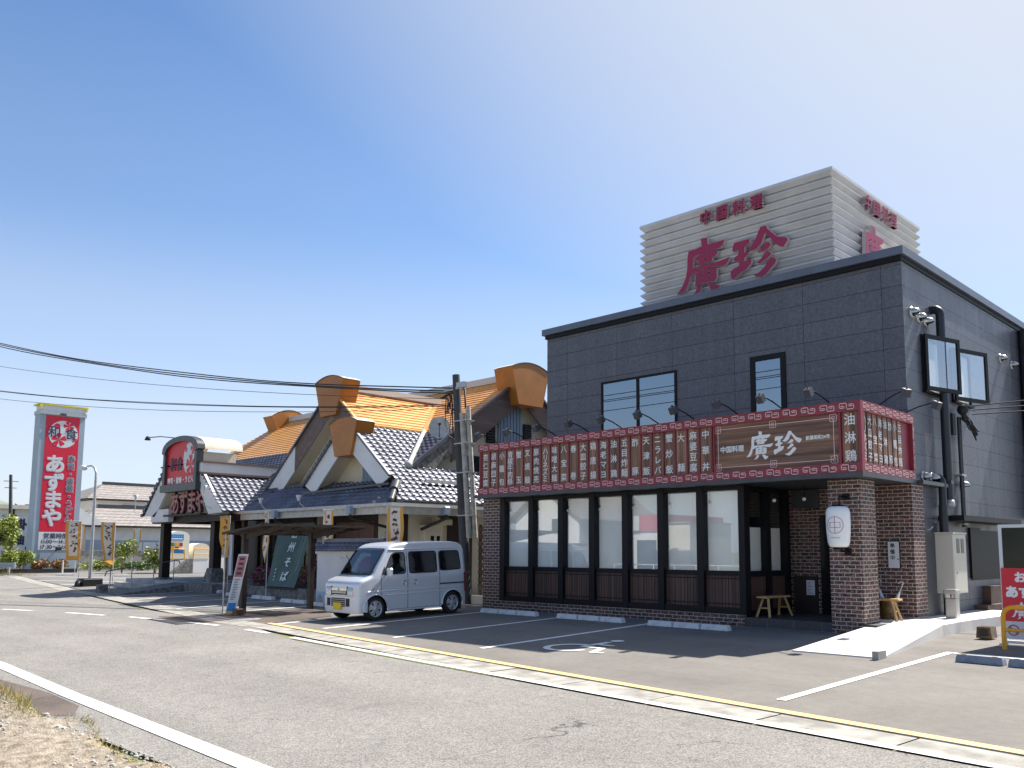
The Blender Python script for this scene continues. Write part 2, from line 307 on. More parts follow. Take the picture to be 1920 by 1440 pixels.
def mat_asphalt(name, col, speck=.5, scale=220, patch=.18, crack=.0):
    mt = bpy.data.materials.new(name); mt.use_nodes = True; t = mt.node_tree; b = t.nodes['Principled BSDF']; N = t.nodes.new; L = t.links.new
    pos = N('ShaderNodeNewGeometry').outputs['Position']
    vo = N('ShaderNodeTexVoronoi'); vo.inputs['Scale'].default_value = scale*.55; L(pos, vo.inputs['Vector'])
    sp = N('ShaderNodeSeparateColor'); L(vo.outputs['Color'], sp.inputs[0])
    m1 = N('ShaderNodeMapRange'); m1.inputs[3].default_value = 1-speck; m1.inputs[4].default_value = 1+speck; L(sp.outputs[0], m1.inputs[0])
    nz = N('ShaderNodeTexNoise'); nz.inputs['Scale'].default_value = .55; nz.inputs['Detail'].default_value = 6; nz.inputs['Roughness'].default_value = .62; L(pos, nz.inputs['Vector'])
    m2 = N('ShaderNodeMapRange'); m2.inputs[1].default_value = .3; m2.inputs[2].default_value = .7; m2.inputs[3].default_value = 1-patch; m2.inputs[4].default_value = 1+patch; L(nz.outputs[0], m2.inputs[0])
    mu = N('ShaderNodeMath'); mu.operation = 'MULTIPLY'; L(m1.outputs[0], mu.inputs[0]); L(m2.outputs[0], mu.inputs[1])
    n5 = N('ShaderNodeTexNoise'); n5.inputs['Scale'].default_value = 7; n5.inputs['Detail'].default_value = 4; L(pos, n5.inputs['Vector'])
    m5 = N('ShaderNodeMapRange'); m5.inputs[1].default_value = .3; m5.inputs[2].default_value = .7; m5.inputs[3].default_value = .93; m5.inputs[4].default_value = 1.07; L(n5.outputs[0], m5.inputs[0])
    mu5 = N('ShaderNodeMath'); mu5.operation = 'MULTIPLY'; L(mu.outputs[0], mu5.inputs[0]); L(m5.outputs[0], mu5.inputs[1])
    mb_ = N('ShaderNodeMapping'); mb_.inputs['Scale'].default_value = (.06, 1.1, 1); mb_.inputs['Rotation'].default_value = (0, 0, .10); L(pos, mb_.inputs[0])
    nb = N('ShaderNodeTexNoise'); nb.inputs['Scale'].default_value = 1; nb.inputs['Detail'].default_value = 3; L(mb_.outputs[0], nb.inputs['Vector'])
    mb2 = N('ShaderNodeMapRange'); mb2.inputs[1].default_value = .3; mb2.inputs[2].default_value = .7; mb2.inputs[3].default_value = 1-patch*.7; mb2.inputs[4].default_value = 1+patch*.6; L(nb.outputs[0], mb2.inputs[0])
    st_ = N('ShaderNodeTexNoise'); st_.inputs['Scale'].default_value = 1.9; st_.inputs['Detail'].default_value = 3; L(pos, st_.inputs['Vector'])
    st2 = N('ShaderNodeMapRange'); st2.inputs[1].default_value = .64; st2.inputs[2].default_value = .74; st2.inputs[3].default_value = 1; st2.inputs[4].default_value = .84; L(st_.outputs[0], st2.inputs[0])
    mu6 = N('ShaderNodeMath'); mu6.operation = 'MULTIPLY'; L(mu5.outputs[0], mu6.inputs[0]); L(mb2.outputs[0], mu6.inputs[1])
    mu7 = N('ShaderNodeMath'); mu7.operation = 'MULTIPLY'; L(mu6.outputs[0], mu7.inputs[0]); L(st2.outputs[0], mu7.inputs[1])
    fac = mu7.outputs[0]
    if crack:
        nd = N('ShaderNodeTexNoise'); nd.inputs['Scale'].default_value = 1.3; nd.inputs['Detail'].default_value = 6; L(pos, nd.inputs['Vector'])
        ma = N('ShaderNodeVectorMath'); ma.operation = 'MULTIPLY_ADD'; ma.inputs[1].default_value = (1.4, 1.4, 0); L(nd.outputs['Color'], ma.inputs[0]); L(pos, ma.inputs[2])
        ve = N('ShaderNodeTexVoronoi'); ve.feature = 'DISTANCE_TO_EDGE'; ve.inputs['Scale'].default_value = .42; L(ma.outputs[0], ve.inputs['Vector'])
        lt = N('ShaderNodeMapRange'); lt.inputs[1].default_value = .0006; lt.inputs[2].default_value = .0022; lt.inputs[3].default_value = 1-crack; lt.inputs[4].default_value = 1; L(ve.outputs['Distance'], lt.inputs[0])
        n4 = N('ShaderNodeTexNoise'); n4.inputs['Scale'].default_value = .9; L(pos, n4.inputs['Vector'])
        gt = N('ShaderNodeMapRange'); gt.inputs[1].default_value = .45; gt.inputs[2].default_value = .55; L(n4.outputs[0], gt.inputs[0])
        mxx = N('ShaderNodeMix'); L(gt.outputs[0], mxx.inputs[0]); mxx.inputs[2].default_value = 1; L(lt.outputs[0], mxx.inputs[3])
        m6 = N('ShaderNodeMath'); m6.operation = 'MULTIPLY'; L(fac, m6.inputs[0]); L(mxx.outputs[0], m6.inputs[1]); fac = m6.outputs[0]
    mx = N('ShaderNodeMix'); mx.data_type = 'RGBA'; mx.blend_type = 'MULTIPLY'; mx.inputs['Factor'].default_value = 1; mx.inputs['A'].default_value = (*col, 1); L(fac, mx.inputs['B'])
    L(mx.outputs['Result'], b.inputs['Base Color']); b.inputs['Roughness'].default_value = .85; b.inputs['Specular IOR Level'].default_value = .3
    bp = N('ShaderNodeBump'); bp.inputs['Strength'].default_value = .35; bp.inputs['Distance'].default_value = .006; L(vo.outputs['Distance'], bp.inputs['Height']); L(bp.outputs[0], b.inputs['Normal'])
    return mt
def mat_paint(name, col, wear=.35):
    mt = mat(name, col, .7, var=.06, vs=6, bump=.15, bs=80, world=True)
    t = mt.node_tree; b = t.nodes['Principled BSDF']; N = t.nodes.new; L = t.links.new
    pos = N('ShaderNodeNewGeometry').outputs['Position']
    nz = N('ShaderNodeTexNoise'); nz.inputs['Scale'].default_value = 38; nz.inputs['Detail'].default_value = 7; nz.inputs['Roughness'].default_value = .75; L(pos, nz.inputs['Vector'])
    cr = N('ShaderNodeValToRGB'); cr.color_ramp.elements[0].position = .60; cr.color_ramp.elements[1].position = .72; L(nz.outputs[0], cr.inputs[0])
    mu = N('ShaderNodeMath'); mu.operation = 'MULTIPLY'; mu.inputs[1].default_value = wear; L(cr.outputs[0], mu.inputs[0])
    src = b.inputs['Base Color'].links[0].from_socket
    mx = N('ShaderNodeMix'); mx.data_type = 'RGBA'; L(mu.outputs[0], mx.inputs['Factor']); L(src, mx.inputs['A']); mx.inputs['B'].default_value = (.17, .16, .15, 1)
    L(mx.outputs['Result'], b.inputs['Base Color'])
    return mt

M = {}
M['road'] = mat_asphalt('road_asphalt', (.215, .203, .188), .45, 150, .12, .6)
M['lot'] = mat_asphalt('lot_asphalt', (.172, .160, .146), .16, 260, .14, 0)
M['lot2'] = mat_asphalt('old_lot_asphalt', (.17, .165, .157), .2, 260, .2, 0)
M['patch'] = mat_asphalt('patched_asphalt', (.13, .105, .09), .25, 200, .35, .5)
M['white_line'] = mat_paint('white_road_paint', (.76, .76, .74), .55)
M['yellow_line'] = mat_paint('yellow_road_paint', (.80, .50, .20), .4)
M['concrete'] = mat('concrete', (.42, .41, .38), .85, var=.2, vs=1.6, bump=.25, bs=60, world=True)
M['conc_ramp'] = mat('ramp_concrete', (.62, .61, .58), .8, var=.08, vs=1.2, bump=.12, bs=90, world=True)
M['gutter'] = mat('gutter_concrete', (.30, .285, .255), .9, var=.28, vs=3.5, bump=.4, bs=50, world=True)
M['dirt'] = mat('gravel_dirt', (.17, .135, .10), .95, col2=(.36, .315, .25), vs=9, bump=1, bs=45, detail=8, world=True)
M['earth'] = mat('field_earth', (.16, .14, .09), .95, col2=(.20, .22, .10), vs=.2, world=True)
M['brick'] = mat_brick('mottled_brick')
M['charcoal'] = mat_panel('charcoal_siding', (.098, .104, .126), (.008, .008, .011), 1.87, .46, .006, .40, .5)
M['parapet'] = mat('parapet_metal', (.11, .13, .18), .38, spec=.5, var=.1, vs=2)
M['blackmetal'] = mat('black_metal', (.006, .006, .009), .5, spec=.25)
M['darkgrey'] = mat('dark_grey_metal', (.05, .055, .065), .4, var=.15, vs=4)
M['signred'] = mat('sign_red_paint', (.26, .030, .048), .45, var=.1, vs=3)
M['pinkline'] = mat('pale_pink_line', (.80, .55, .55), .5)
M['plank_v'] = mat_wood('menu_plank_wood', (.10, .052, .038), (.42, .22, .13), 'z', 9)
M['plank_x'] = mat_wood('logo_plank_wood', (.085, .045, .035), (.36, .19, .11), 'x', 11)
M['panelwood'] = mat_wood('wainscot_wood', (.05, .026, .02), (.14, .075, .055), 'z', 22)
M['whitetext'] = mat('white_lettering', (.82, .82, .82), .5)
M['blacktext'] = mat('black_lettering', (.02, .02, .03), .5)
M['silver'] = mat('silver_louvre', (.62, .61, .62), .4, metal=.3, var=.06, vs=2)
M['crimson'] = mat('crimson_face', (.33, .012, .07), .4)
M['pinkside'] = mat('pale_letter_edge', (.62, .50, .50), .5)
M['glass_dining'] = mat_glass('dining_glass', (.98, .99, .98), .17, blend=.08)
M['glass_sky'] = mat_glass('upper_glass', (.35, .42, .5), .28, gcol=(.72, .88, 1))
M['glass_side'] = mat_glass('side_glass', (.75, .82, .88), .35)
M['blind'] = mat('pale_roller_blind', (.90, .91, .88), .8, var=.05, vs=1.5)
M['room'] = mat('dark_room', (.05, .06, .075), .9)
M['tilefloor'] = mat_panel('porch_floor_tile', (.045, .045, .05), (.14, .14, .14), .6, .6, .006, .5)
M['orange'] = mat('orange_ornament', (.40, .15, .022), .45, var=.1, vs=2)
M['orangeroof'] = mat('orange_metal_roof', (.70, .35, .11), .40, var=.1, vs=1.5)
M['tile'] = mat('glazed_roof_tile', (.15, .155, .19), .46, metal=.7, var=.22, vs=1.2)
M['ridgewhite'] = mat('pale_ridge_cap', (.60, .58, .54), .5)
M['brownboard'] = mat_wood('brown_bargeboard', (.10, .065, .055), (.17, .115, .10), 'y', 5)
M['whiteboard'] = mat('white_bargeboard', (.70, .72, .74), .6, var=.04, vs=2)
M['cream'] = mat('cream_plaster', (.62, .57, .46), .85, var=.06, vs=1.5, bump=.1, bs=60)
M['white'] = mat('white_plaster', (.72, .72, .72), .8, var=.05, vs=1.5)
M['timber'] = mat('dark_timber', (.022, .014, .012), .6, var=.3, vs=6)
M['gutterwhite'] = mat('grey_white_gutter', (.50, .50, .48), .5, var=.12, vs=5)
M['corrugated'] = mat('blue_grey_corrugated', (.25, .33, .42), .45, metal=.2)
M['darkwin'] = mat('dark_window', (.012, .012, .014), .12)
M['reed'] = mat_wood('reed_blind', (.12, .055, .035), (.24, .13, .08), 'z', 40)
M['bandblue'] = mat('pale_blue_band', (.42, .55, .66), .7)
M['stone'] = mat('grey_stone', (.17, .165, .155), .9, var=.4, vs=7, bump=.5, bs=25)
M['van'] = mat('silver_blue_paint', (.66, .69, .74), .30, metal=.25, spec=.5, coat=.7)
M['vantrim'] = mat('black_rubber', (.012, .012, .013), .6)
M['tyre'] = mat('tyre_rubber', (.015, .015, .016), .8)
M['rim'] = mat('silver_wheel', (.55, .56, .58), .35, metal=.6)
M['carglass'] = mat_glass('car_glass', (.55, .62, .62), .12)
M['darkglass'] = mat('privacy_glass', (.008, .008, .010), .06, spec=.6)
M['headlamp'] = mat('headlamp_lens', (.62, .60, .52), .12, metal=.35, coat=1)
M['chrome'] = mat('chrome', (.75, .75, .76), .12, metal=1)
M['plateyellow'] = mat('yellow_plate', (.85, .55, .01), .5)
M['seat'] = mat('grey_seat', (.10, .10, .11), .9)
M['taillight'] = mat('tail_lamp', (.35, .012, .012), .2)
M['galv'] = mat('galvanised_steel', (.40, .42, .44), .45, metal=.4, var=.1, vs=8)
M['polecon'] = mat('dark_utility_pole', (.055, .055, .058), .75, var=.15, vs=3)
M['pipeblack'] = mat('black_pipe', (.018, .022, .03), .38)
M['pipegrey'] = mat('grey_cable_guard', (.42, .40, .34), .7, var=.2, vs=6)
M['cable'] = mat('black_cable', (.012, .013, .016), .6)
M['meter'] = mat('cream_cabinet', (.58, .56, .48), .5)
M['yellowpaint'] = mat('yellow_barrier_paint', (.78, .36, .01), .4)
M['boardred'] = mat('board_red', (.60, .012, .03), .45)
M['pylonred'] = mat('pylon_red', (.60, .008, .04), .4)
M['pylongrey'] = mat('pylon_blue_grey', (.30, .37, .44), .5, var=.06, vs=1)
M['offwhite'] = mat('off_white_panel', (.62, .64, .67), .5)
M['yellowtrim'] = mat('yellow_trim', (.70, .58, .03), .5)
M['navytext'] = mat('navy_lettering', (.03, .035, .08), .5)
M['stopwhite'] = mat('white_concrete_stop', (.62, .63, .64), .85, var=.15, vs=9, bump=.3, bs=70)
M['stopgrey'] = mat('blue_grey_rubber_stop', (.22, .25, .30), .7, var=.15, vs=9)
M['amber'] = mat('amber_reflector', (.75, .33, .02), .3)
M['stoolwood'] = mat_wood('pine_wood', (.42, .25, .10), (.60, .40, .18), 'z', 14)
M['pot'] = mat('bronze_glazed_pot', (.055, .035, .012), .3, col2=(.16, .10, .03), vs=14)
M['umbrella'] = mat('clear_vinyl', (.62, .68, .74), .2)
M['lantern'] = mat('white_lantern_shade', (.86, .87, .86), .5)
M['slat'] = mat_wood('fence_slat_wood', (.06, .034, .022), (.14, .085, .055), 'x', 9)
M['greencloth'] = mat('green_banner_cloth', (.085, .135, .115), .85, var=.06, vs=2)
M['flagorange'] = mat('orange_banner_cloth', (.72, .36, .07), .8)
M['flagcream'] = mat('cream_banner_cloth', (.75, .66, .55), .8)
M['maroon'] = mat('maroon_lettering', (.09, .02, .03), .6)
M['leafg'] = mat('green_leaf', (.06, .12, .02), .5, col2=(.13, .22, .035), vs=2.5)
M['leafy'] = mat('yellow_green_leaf', (.16, .22, .03), .5, col2=(.30, .33, .05), vs=2.5)
M['leafr'] = mat('reddish_leaf', (.20, .07, .03), .5, col2=(.28, .20, .05), vs=3)
M['leafd'] = mat('dark_leaf', (.03, .06, .018), .5, col2=(.06, .10, .025), vs=2.5)
M['flower'] = mat('magenta_blossom', (.35, .02, .12), .6, col2=(.50, .05, .16), vs=6)
M['bark'] = mat('bark', (.10, .075, .05), .9)
M['drygrass'] = mat('dry_grass', (.42, .30, .10), .8, col2=(.30, .30, .08), vs=5)
M['farroof'] = mat_panel('far_roof_tile', (.30, .27, .25), (.13, .115, .11), .5, .28, .035, .6, .4, 0.0)
M['hill'] = mat('wooded_hill', (.10, .15, .11), .95, col2=(.17, .22, .16), vs=.08)
M['steel'] = mat('stainless_steel', (.5, .5, .5), .3, metal=.7)
M['blue'] = mat('sign_blue', (.02, .22, .55), .5)
M['boothcream'] = mat('booth_cream', (.75, .71, .58), .6)
M['redpaint'] = mat('red_pole_paint', (.45, .02, .03), .5)
M['manhole'] = mat('cast_iron_cover', (.30, .29, .27), .7, var=.3, vs=12)
M['poster'] = mat('paper', (.72, .72, .76), .8)
M['crabred'] = mat('red_relief', (.45, .02, .03), .5)
M['slatgrey'] = mat_glass('smoked_polycarbonate', (.80, .76, .73), .05)
M['lettergold'] = mat('carved_red_letter', (.36, .11, .12), .5, col2=(.48, .18, .19), vs=4)
M['letterdark'] = mat('carved_letter_edge', (.055, .02, .018), .6)
M['bulb'] = mat('clear_bulb', (.75, .74, .7), .15)
# ------------------------------------------------------------------ ground
YB = 16.505
def gz(x, y):
    if y >= YB: return 0.0
    return .025*(max(y, 0)-YB)
def clip_y(poly, y, keep_above):
    out = []; n = len(poly)
    for i in range(n):
        a = poly[i]; b = poly[(i+1) % n]; ia = (a[1] >= y) == keep_above or a[1] == y; ib = (b[1] >= y) == keep_above or b[1] == y
        if ia: out.append(a)
        if ia != ib:
            t = (y-a[1])/(b[1]-a[1]); out.append((a[0]+t*(b[0]-a[0]), y))
    return out
def sheet(mb, poly, dz):
    """flat polygon laid on the sloped ground, cut where the slope changes"""
    parts = []
    lo = clip_y(poly, 0, False); hi = clip_y(poly, 0, True)
    m1 = clip_y(hi, YB, False); m2 = clip_y(hi, YB, True)
    for p in (lo, m1, m2):
        if len(p) >= 3:
            ar = sum(p[i][0]*p[(i+1) % len(p)][1]-p[(i+1) % len(p)][0]*p[i][1] for i in range(len(p)))
            if abs(ar) < 1e-5: continue
            if ar < 0: p = p[::-1]
            mb.poly([(x, y, gz(x, y)+dz) for x, y in p])
def strip(pts, wd):
    """outline of a line of width wd along pts"""
    l = []; r = []
    for i, p in enumerate(pts):
        a = Vector(pts[max(0, i-1)]); b = Vector(pts[min(len(pts)-1, i+1)]); d = (b-a).normalized(); n = Vector((-d.y, d.x))*wd/2
        l.append((p[0]+n.x, p[1]+n.y)); r.append((p[0]-n.x, p[1]-n.y))
    return [[l[i], r[i], r[i+1], l[i+1]] for i in range(len(pts)-1)]

g = MB()
ys = [-900, 0, YB, 1500]
for i in range(3):
    y0, y1 = ys[i], ys[i+1]
    g.quad((-1800, y0, gz(0, y0)-.03), (900, y0, gz(0, y0)-.03), (900, y1, gz(0, y1)-.03), (-1800, y1, gz(0, y1)-.03))
struct(g.build('ground', M['earth']))
# far lots and the paved land round the buildings
g = MB(); sheet(g, [(-95, 12.2), (-60, 16.5), (-46, 14.4), (-35, 12.6), (-26.5, 11.2), (-18.9, 10.3), (30, 5.8), (60, 4), (60, 60), (-95, 60)], -.012)
struct(g.build('parking_ground', M['lot2']))
# road
g = MB(); sheet(g, [(-140, 9), (-95, 10.8), (-60, 15.9), (-46, 13.75), (-35, 12.0), (-26.5, 10.6), (-18.9, 10.15), (-15.95, 9.3), (-2.45, 8.0), (40, 3.6), (40, -8), (0, 3.0), (-7.6, 3.5), (-18, 3.4), (-60, 3.5), (-140, 4.0)], 0)
struct(g.build('road', M['road']))
# rough shoulder of broken asphalt and gravel, foreground left, and the land behind the camera
g = MB()
edge = [(-30, 3.9), (-22, 3.7), (-17, 3.78), (-13.85, 3.74), (-13.1, 3.73), (-12.17, 3.65), (-11.6, 3.52), (-11.15, 3.47), (-10.81, 3.57), (-10.63, 3.79), (-10.4, 3.80), (-10.21, 3.72), (-9.7, 3.52), (-9.37, 3.46), (-9.1, 3.40), (-8.9, 3.43), (-8.34, 3.34), (-8.07, 3.49), (-7.74, 3.54), (-7.2, 3.35), (-6, 3.1), (-3, 2.6), (3, 1.4), (12, -.6)]
rng = random.Random(3); pts = []
for i in range(len(edge)-1):
    n = 12
    for k in range(n):
        t = k/n; x = edge[i][0]*(1-t)+edge[i+1][0]*t; y = edge[i][1]*(1-t)+edge[i+1][1]*t
        pts.append((x, y+rng.uniform(-.03, .03)))
rows = 26
vs = []; fs = []
for i, (x, y) in enumerate(pts):
    for k in range(rows):
        t = (k/(rows-1))**1.8; yy = y-t*9
        h = .012+.03*math.sin(x*2.3+yy*1.7)*math.sin(yy*2.9)+rng.uniform(-.012, .016)
        if k == 0: h = -.05
        if k == 1: h = .0
        vs.append((x, yy, gz(x, yy)+h))
for i in range(len(pts)-1):
    for k in range(rows-1): fs.append((i*rows+k, i*rows+k+1, (i+1)*rows+k+1, (i+1)*rows+k))
g.add(vs, fs, True)
struct(g.build('gravel_shoulder', M['dirt']))
# darker strip of newer asphalt where the shoulder meets the road
g = MB(); sheet(g, [(-15.6, 3.9), (-12.9, 4.05), (-11.55, 3.98), (-10.95, 3.72), (-11.2, 3.5), (-12.2, 3.6), (-13.9, 3.7), (-15.6, 3.72)], .004)
struct(g.build('asphalt_patch', M['patch']))
# parking lot of the dark restaurant
g = MB(); sheet(g, [(-19.0, 10.62), (-2.4, 8.72), (14, 6.9), (14, 30), (-19.6, 30), (-19.6, 13), (-19.35, 11)], -.004)
struct(g.build('parking_lot', M['lot']))
g = MB(); sheet(g, [(-23.24, 9.83), (-22.41, 11.52), (-22.0, 13.3), (-21.4, 13.74), (-19.4, 12.6), (-19.06, 10.6), (-19.3, 10.15), (-21.5, 9.55)], .005)
struct(g.build('asphalt_patch', M['patch']))
# gutter slabs along the kerb
g = MB(); a = Vector((-18.75, 10.22)); b = Vector((14, 6.45)); d = (b-a).normalized(); n = Vector((-d.y, d.x)); L_ = (b-a).length; k = 0.0
rng = random.Random(5)
while k < L_-.1:
    ln = 1.55; p = a+d*(k+.012); q = a+d*(k+ln-.012); wv = .30-.09*max(0, 1-k/6)
    wA = n*(.30); wB = -n*(.22+.10*min(1, k/14))
    sheet(g, [tuple(p+wB), tuple(q+wB), tuple(q+wA), tuple(p+wA)], .003+rng.uniform(0, .004)); k += ln
struct(g.build('gutter', M['gutter']))
g = MB()
gl = [(-60, 16.2), (-56.3, 15.6), (-48, 14.2), (-42.2, 13.35), (-38.9, 12.7), (-34.2, 12.3), (-27.6, 11.3), (-22.9, 10.65), (-20.5, 10.3), (-18.7, 10.2)]
for s_ in strip(gl, .62): sheet(g, s_, .006)
struct(g.build('gutter', M['gutter']))
# painted lines
def line(name, segs, wd, dz, m_):
    g = MB()
    for pts in segs:
        for s_ in strip(pts, wd): sheet(g, s_, dz)
    return struct(g.build(name, m_))
g = MB()   # yellow edge on a low kerb lip
p = [(-18.93, 10.52), (-2.38, 8.60), (14, 6.70)]
for i in range(2):
    (x0, y0), (x1, y1) = p[i], p[i+1]
    for dy0, dy1, z0, z1, m_ in ((0, .15, .022, .022, 0), (0, 0, -.02, .022, 1)):
        g.quad((x0, y0+dy0, gz(x0, y0+dy0)+z0), (x1, y1+dy0, gz(x1, y1+dy0)+z0), (x1, y1+dy1, gz(x1, y1+dy1)+z1), (x0, y0+dy1, gz(x0, y0+dy1)+z1), m_)
struct(g.build('yellow_line', [M['yellow_line'], M['gutter']]))
line('road_marking', [[(-15.95, 9.44), (-2.45, 8.09), (14, 6.44)]], .13, .012, M['white_line'])
line('road_marking', [[(-60, 4.0), (-24, 4.45), (-16.6, 4.42), (-12.5, 4.18), (-7.25, 3.96), (0, 3.6), (8, 3.2)]], .21, .008, M['white_line'])
line('road_marking', [[(-29.8, 7.95), (-28.4, 8.35)], [(-26.75, 8.73), (-24.87, 9.06)], [(-23.73, 9.28), (-22.04, 9.47)], [(-20.93, 9.58), (-19.57, 9.66)], [(-18.18, 9.62), (-17.07, 9.56)], [(-34, 6.6), (-32, 7.3)]], .13, .008, M['white_line'])
bays = [[(-18.75, 10.72), (-18.95, 15.9)], [(-16.95, 10.80), (-17.05, 15.9)], [(-14.28, 10.70), (-14.38, 15.9)], [(-11.65, 10.66), (-11.78, 15.9)], [(-5.27, 9.62), (-5.16, 14.96)], [(-5.22, 14.93), (4, 14.55)], [(-2.45, 9.45), (-2.35, 14.5)]]
line('parking_marking', bays, .13, .004, M['white_line'])
rb = [[(-35.4, 12.9), (-35.6, 15.2)], [(-32.95, 12.4), (-33.0, 15.2)], [(-30.4, 11.95), (-30.5, 15.2)], [(-27.8, 11.55), (-27.9, 15.2)], [(-25.3, 11.2), (-25.4, 15.2)], [(-22.9, 11.4), (-22.6, 14.8)]]
line('parking_marking', rb, .12, .010, M['white_line'])
fl = [[(-58, 16.3), (-46, 19.8)], [(-50, 14.9), (-40.5, 17.6)], [(-44.5, 14.2), (-39.5, 15.7)]]
line('parking_marking', fl, .14, .010, M['white_line'])
# wheelchair mark, painted flat (drawn in the bay's own axes)
g = MB()
ox, oy = -10.35, 12.05
def wp(u, v): return (ox+u, oy+v)
def wstrip(pts, wd=.13):
    for s_ in strip([wp(*p_) for p_ in pts], wd): sheet(g, s_, .006)
wstrip([(.42*math.cos(a_)-.12, .42*math.sin(a_)-.35) for a_ in [R(70+i*12) for i in range(24)]])
wstrip([(-.02, .62), (-.02, -.12), (.42, -.12), (.62, -.62), (.80, -.55)], .14)
wstrip([(0, .25), (.38, .25)], .12)
sheet(g, [wp(-.02+.13*math.cos(R(i*30)), .85+.13*math.sin(R(i*30))) for i in range(12)], .006)
struct(g.build('parking_marking', M['white_line']))
# manhole cover near the shelter
g = MB(); c0 = (-20.45, 10.75)
sheet(g, [(c0[0]+.42*math.cos(R(i*15)), c0[1]+.42*math.sin(R(i*15))) for i in range(24)], .010)
mh = g.build('manhole_cover', M['manhole'], loc=(c0[0], c0[1], gz(*c0))); tag(mh, 'round iron manhole cover in the patched brown asphalt by the road', 'manhole cover')
g = MB(); sheet(g, [(c0[0]+.30*math.cos(R(i*15)), c0[1]+.30*math.sin(R(i*15))) for i in range(24)], .014)
g.build('cover_plate', M['galv'], mh)
# hill far left
g = MB(); rng = random.Random(2); vs = []; fs = []; nx = 60
for i in range(nx+1):
    y = 60+i*3.2; t = i/nx
    h = 21*math.exp(-((t-.12)/.16)**2)+9*math.exp(-((t-.45)/.2)**2)+rng.uniform(-.5, .5)
    for k in range(7):
        u = k/6; vs.append((-330+u*-30+rng.uniform(-1, 1), y, max(-1, h*math.sin(u*math.pi/2))+rng.uniform(-.6, .6)*u-1))
for i in range(nx):
    for k in range(6): fs.append((i*7+k, (i+1)*7+k, (i+1)*7+k+1, i*7+k+1))
g.add(vs, fs, True); struct(g.build('hill', M['hill']))

# ------------------------------------------------------------------ dark restaurant
XL, XR = -17.74, -7.12; YF = 18.8; YD = 16.5
B1 = thing('restaurant_building', 'charcoal two-storey restaurant with brick-clad glazed dining room below', 'building', (-12.5, YD, 0))
g = MB(); g.box(XL, XR, YF, 31, 0, 7.98)
# openings are filled by frames standing in the wall; build the wall as boxes round nothing: frames sit 3 mm proud
g.build('upper_wall', M['charcoal'], B1)
g = MB(); g.box(XL-.09, XR+.10, YF-.15, YF-.0, 8.01, 8.19); g.box(XR+.0, XR+.10, YF, 31.1, 8.01, 8.19); g.box(XL-.09, XL, YF, 31.1, 8.01, 8.19); g.box(XL, XR, YF, 31, 7.985, 8.10)
g.build('parapet', M['parapet'], B1)
g = MB(); g.box(XL-.02, XR+.03, YF-.08, YF, 7.90, 8.008); g.box(XR, XR+.03, YF, 31, 7.90, 8.008); g.build('parapet_shadow_strip', M['blackmetal'], B1)  # solid black strip, its colour stands in for the shade under the overhang
# ground floor block: flat roof behind the sign, brick
g = MB(); g.box(-17.9, -9.95, 16.62, YF, 2.98, 3.10); g.build('low_roof', M['darkgrey'], B1)
g = MB(); g.box(-18.0, -17.32, YD, 17.15, -.1, 3.0); g.build('brick_column', M['brick'], B1)
g = MB(); g.box(-17.32, -9.83, YD, 16.62, -.1, .235); g.build('brick_plinth', M['brick'], B1)
g = MB(); g.box(-7.89, -7.23, YD, 17.2, -.1, 2.985); g.build('brick_pillar', M['brick'], B1)
g = MB(); g.box(-7.80, -7.0, 18.5, 19.14, 0, 2.985); g.build('brick_pillar', M['brick'], B1)
for q in ((-9.87, -9.14, 18.64, 18.79, .18, 2.98), (-9.14, -7.8, 18.64, 18.79, 2.4, 2.98), (-17.9, -17.5, 17.2, YF, 0, 2.98)):
    g = MB(); g.box(*q); g.build('brick_wall', M['brick'], B1)
g = MB(); g.box(-9.78, -9.2, 18.60, 18.64, .19, 1.02); g.build('dark_panel', M['brownboard'] if 0 else M['timber'], B1)
g = MB(); g.box(-9.76, -9.12, 18.58, 18.64, 2.56, 2.97); g.build('transom_box', M['darkgrey'], B1)
g = MB(); g.box(-9.14, -7.83, 18.66, 18.74, .19, 2.4); g.build('entrance_door', M['darkwin'], B1)
# porch floor
g = MB(); g.box(-9.84, -7.0, YD+.01, 18.78, -.1, .19); g.build('porch_floor', M['tilefloor'], B1)
# front glazing: dark posts, one part per bay
px = [-17.30, -16.22, -15.16, -14.12, -13.08, -12.04, -10.97, -9.91]
g = MB()
for i, x in enumerate(px):
    wdt = .17 if i < 7 else .15
    g.box(x-.005, x-.005+wdt, YD-.03, YD+.15, .236, 2.99)
g.box(-17.3, -9.84, YD-.015, YD+.13, .237, .375); g.box(-17.3, -9.84, YD-.012, YD+.13, 2.90, 2.992)
g.build('window_frame', M['blackmetal'], B1)
for i in range(7):
    x0, x1 = px[i]+.165, px[i+1]-.005
    g = MB(); g.quad((x0, YD+.085, 1.155), (x1, YD+.085, 1.155), (x1, YD+.085, 2.9), (x0, YD+.085, 2.9)); w_ = g.build('window', M['glass_dining'], B1)
    g = MB(); g.quad((x0, YD+.17, 1.13), (x1, YD+.17, 1.13), (x1, YD+.17, 2.86), (x0, YD+.17, 2.86)); g.tube([(x0, YD+.17, 2.87), (x1, YD+.17, 2.87)], .02, 8); g.build('roller_blind', M['blind'], w_)
    g = MB(); g.box(x0, x1, YD+.03, YD+.12, 1.05, 1.155); g.build('sill', M['blackmetal'], w_)
    for zz in (.98, .44):
        g = MB(); g.box(x0, x1, YD+.045, YD+.059, zz, zz+.02); g.build('wainscot_rail', M['blackmetal'], w_)
    g = MB(); nslat = 11; sw = (x1-x0)/nslat
    for k in range(nslat): g.box(x0+k*sw+.004, x0+(k+1)*sw-.004, YD+.06+(k % 2)*.004, YD+.085, .376, 1.049)
    g.build('wainscot_panel', M['panelwood'], w_)
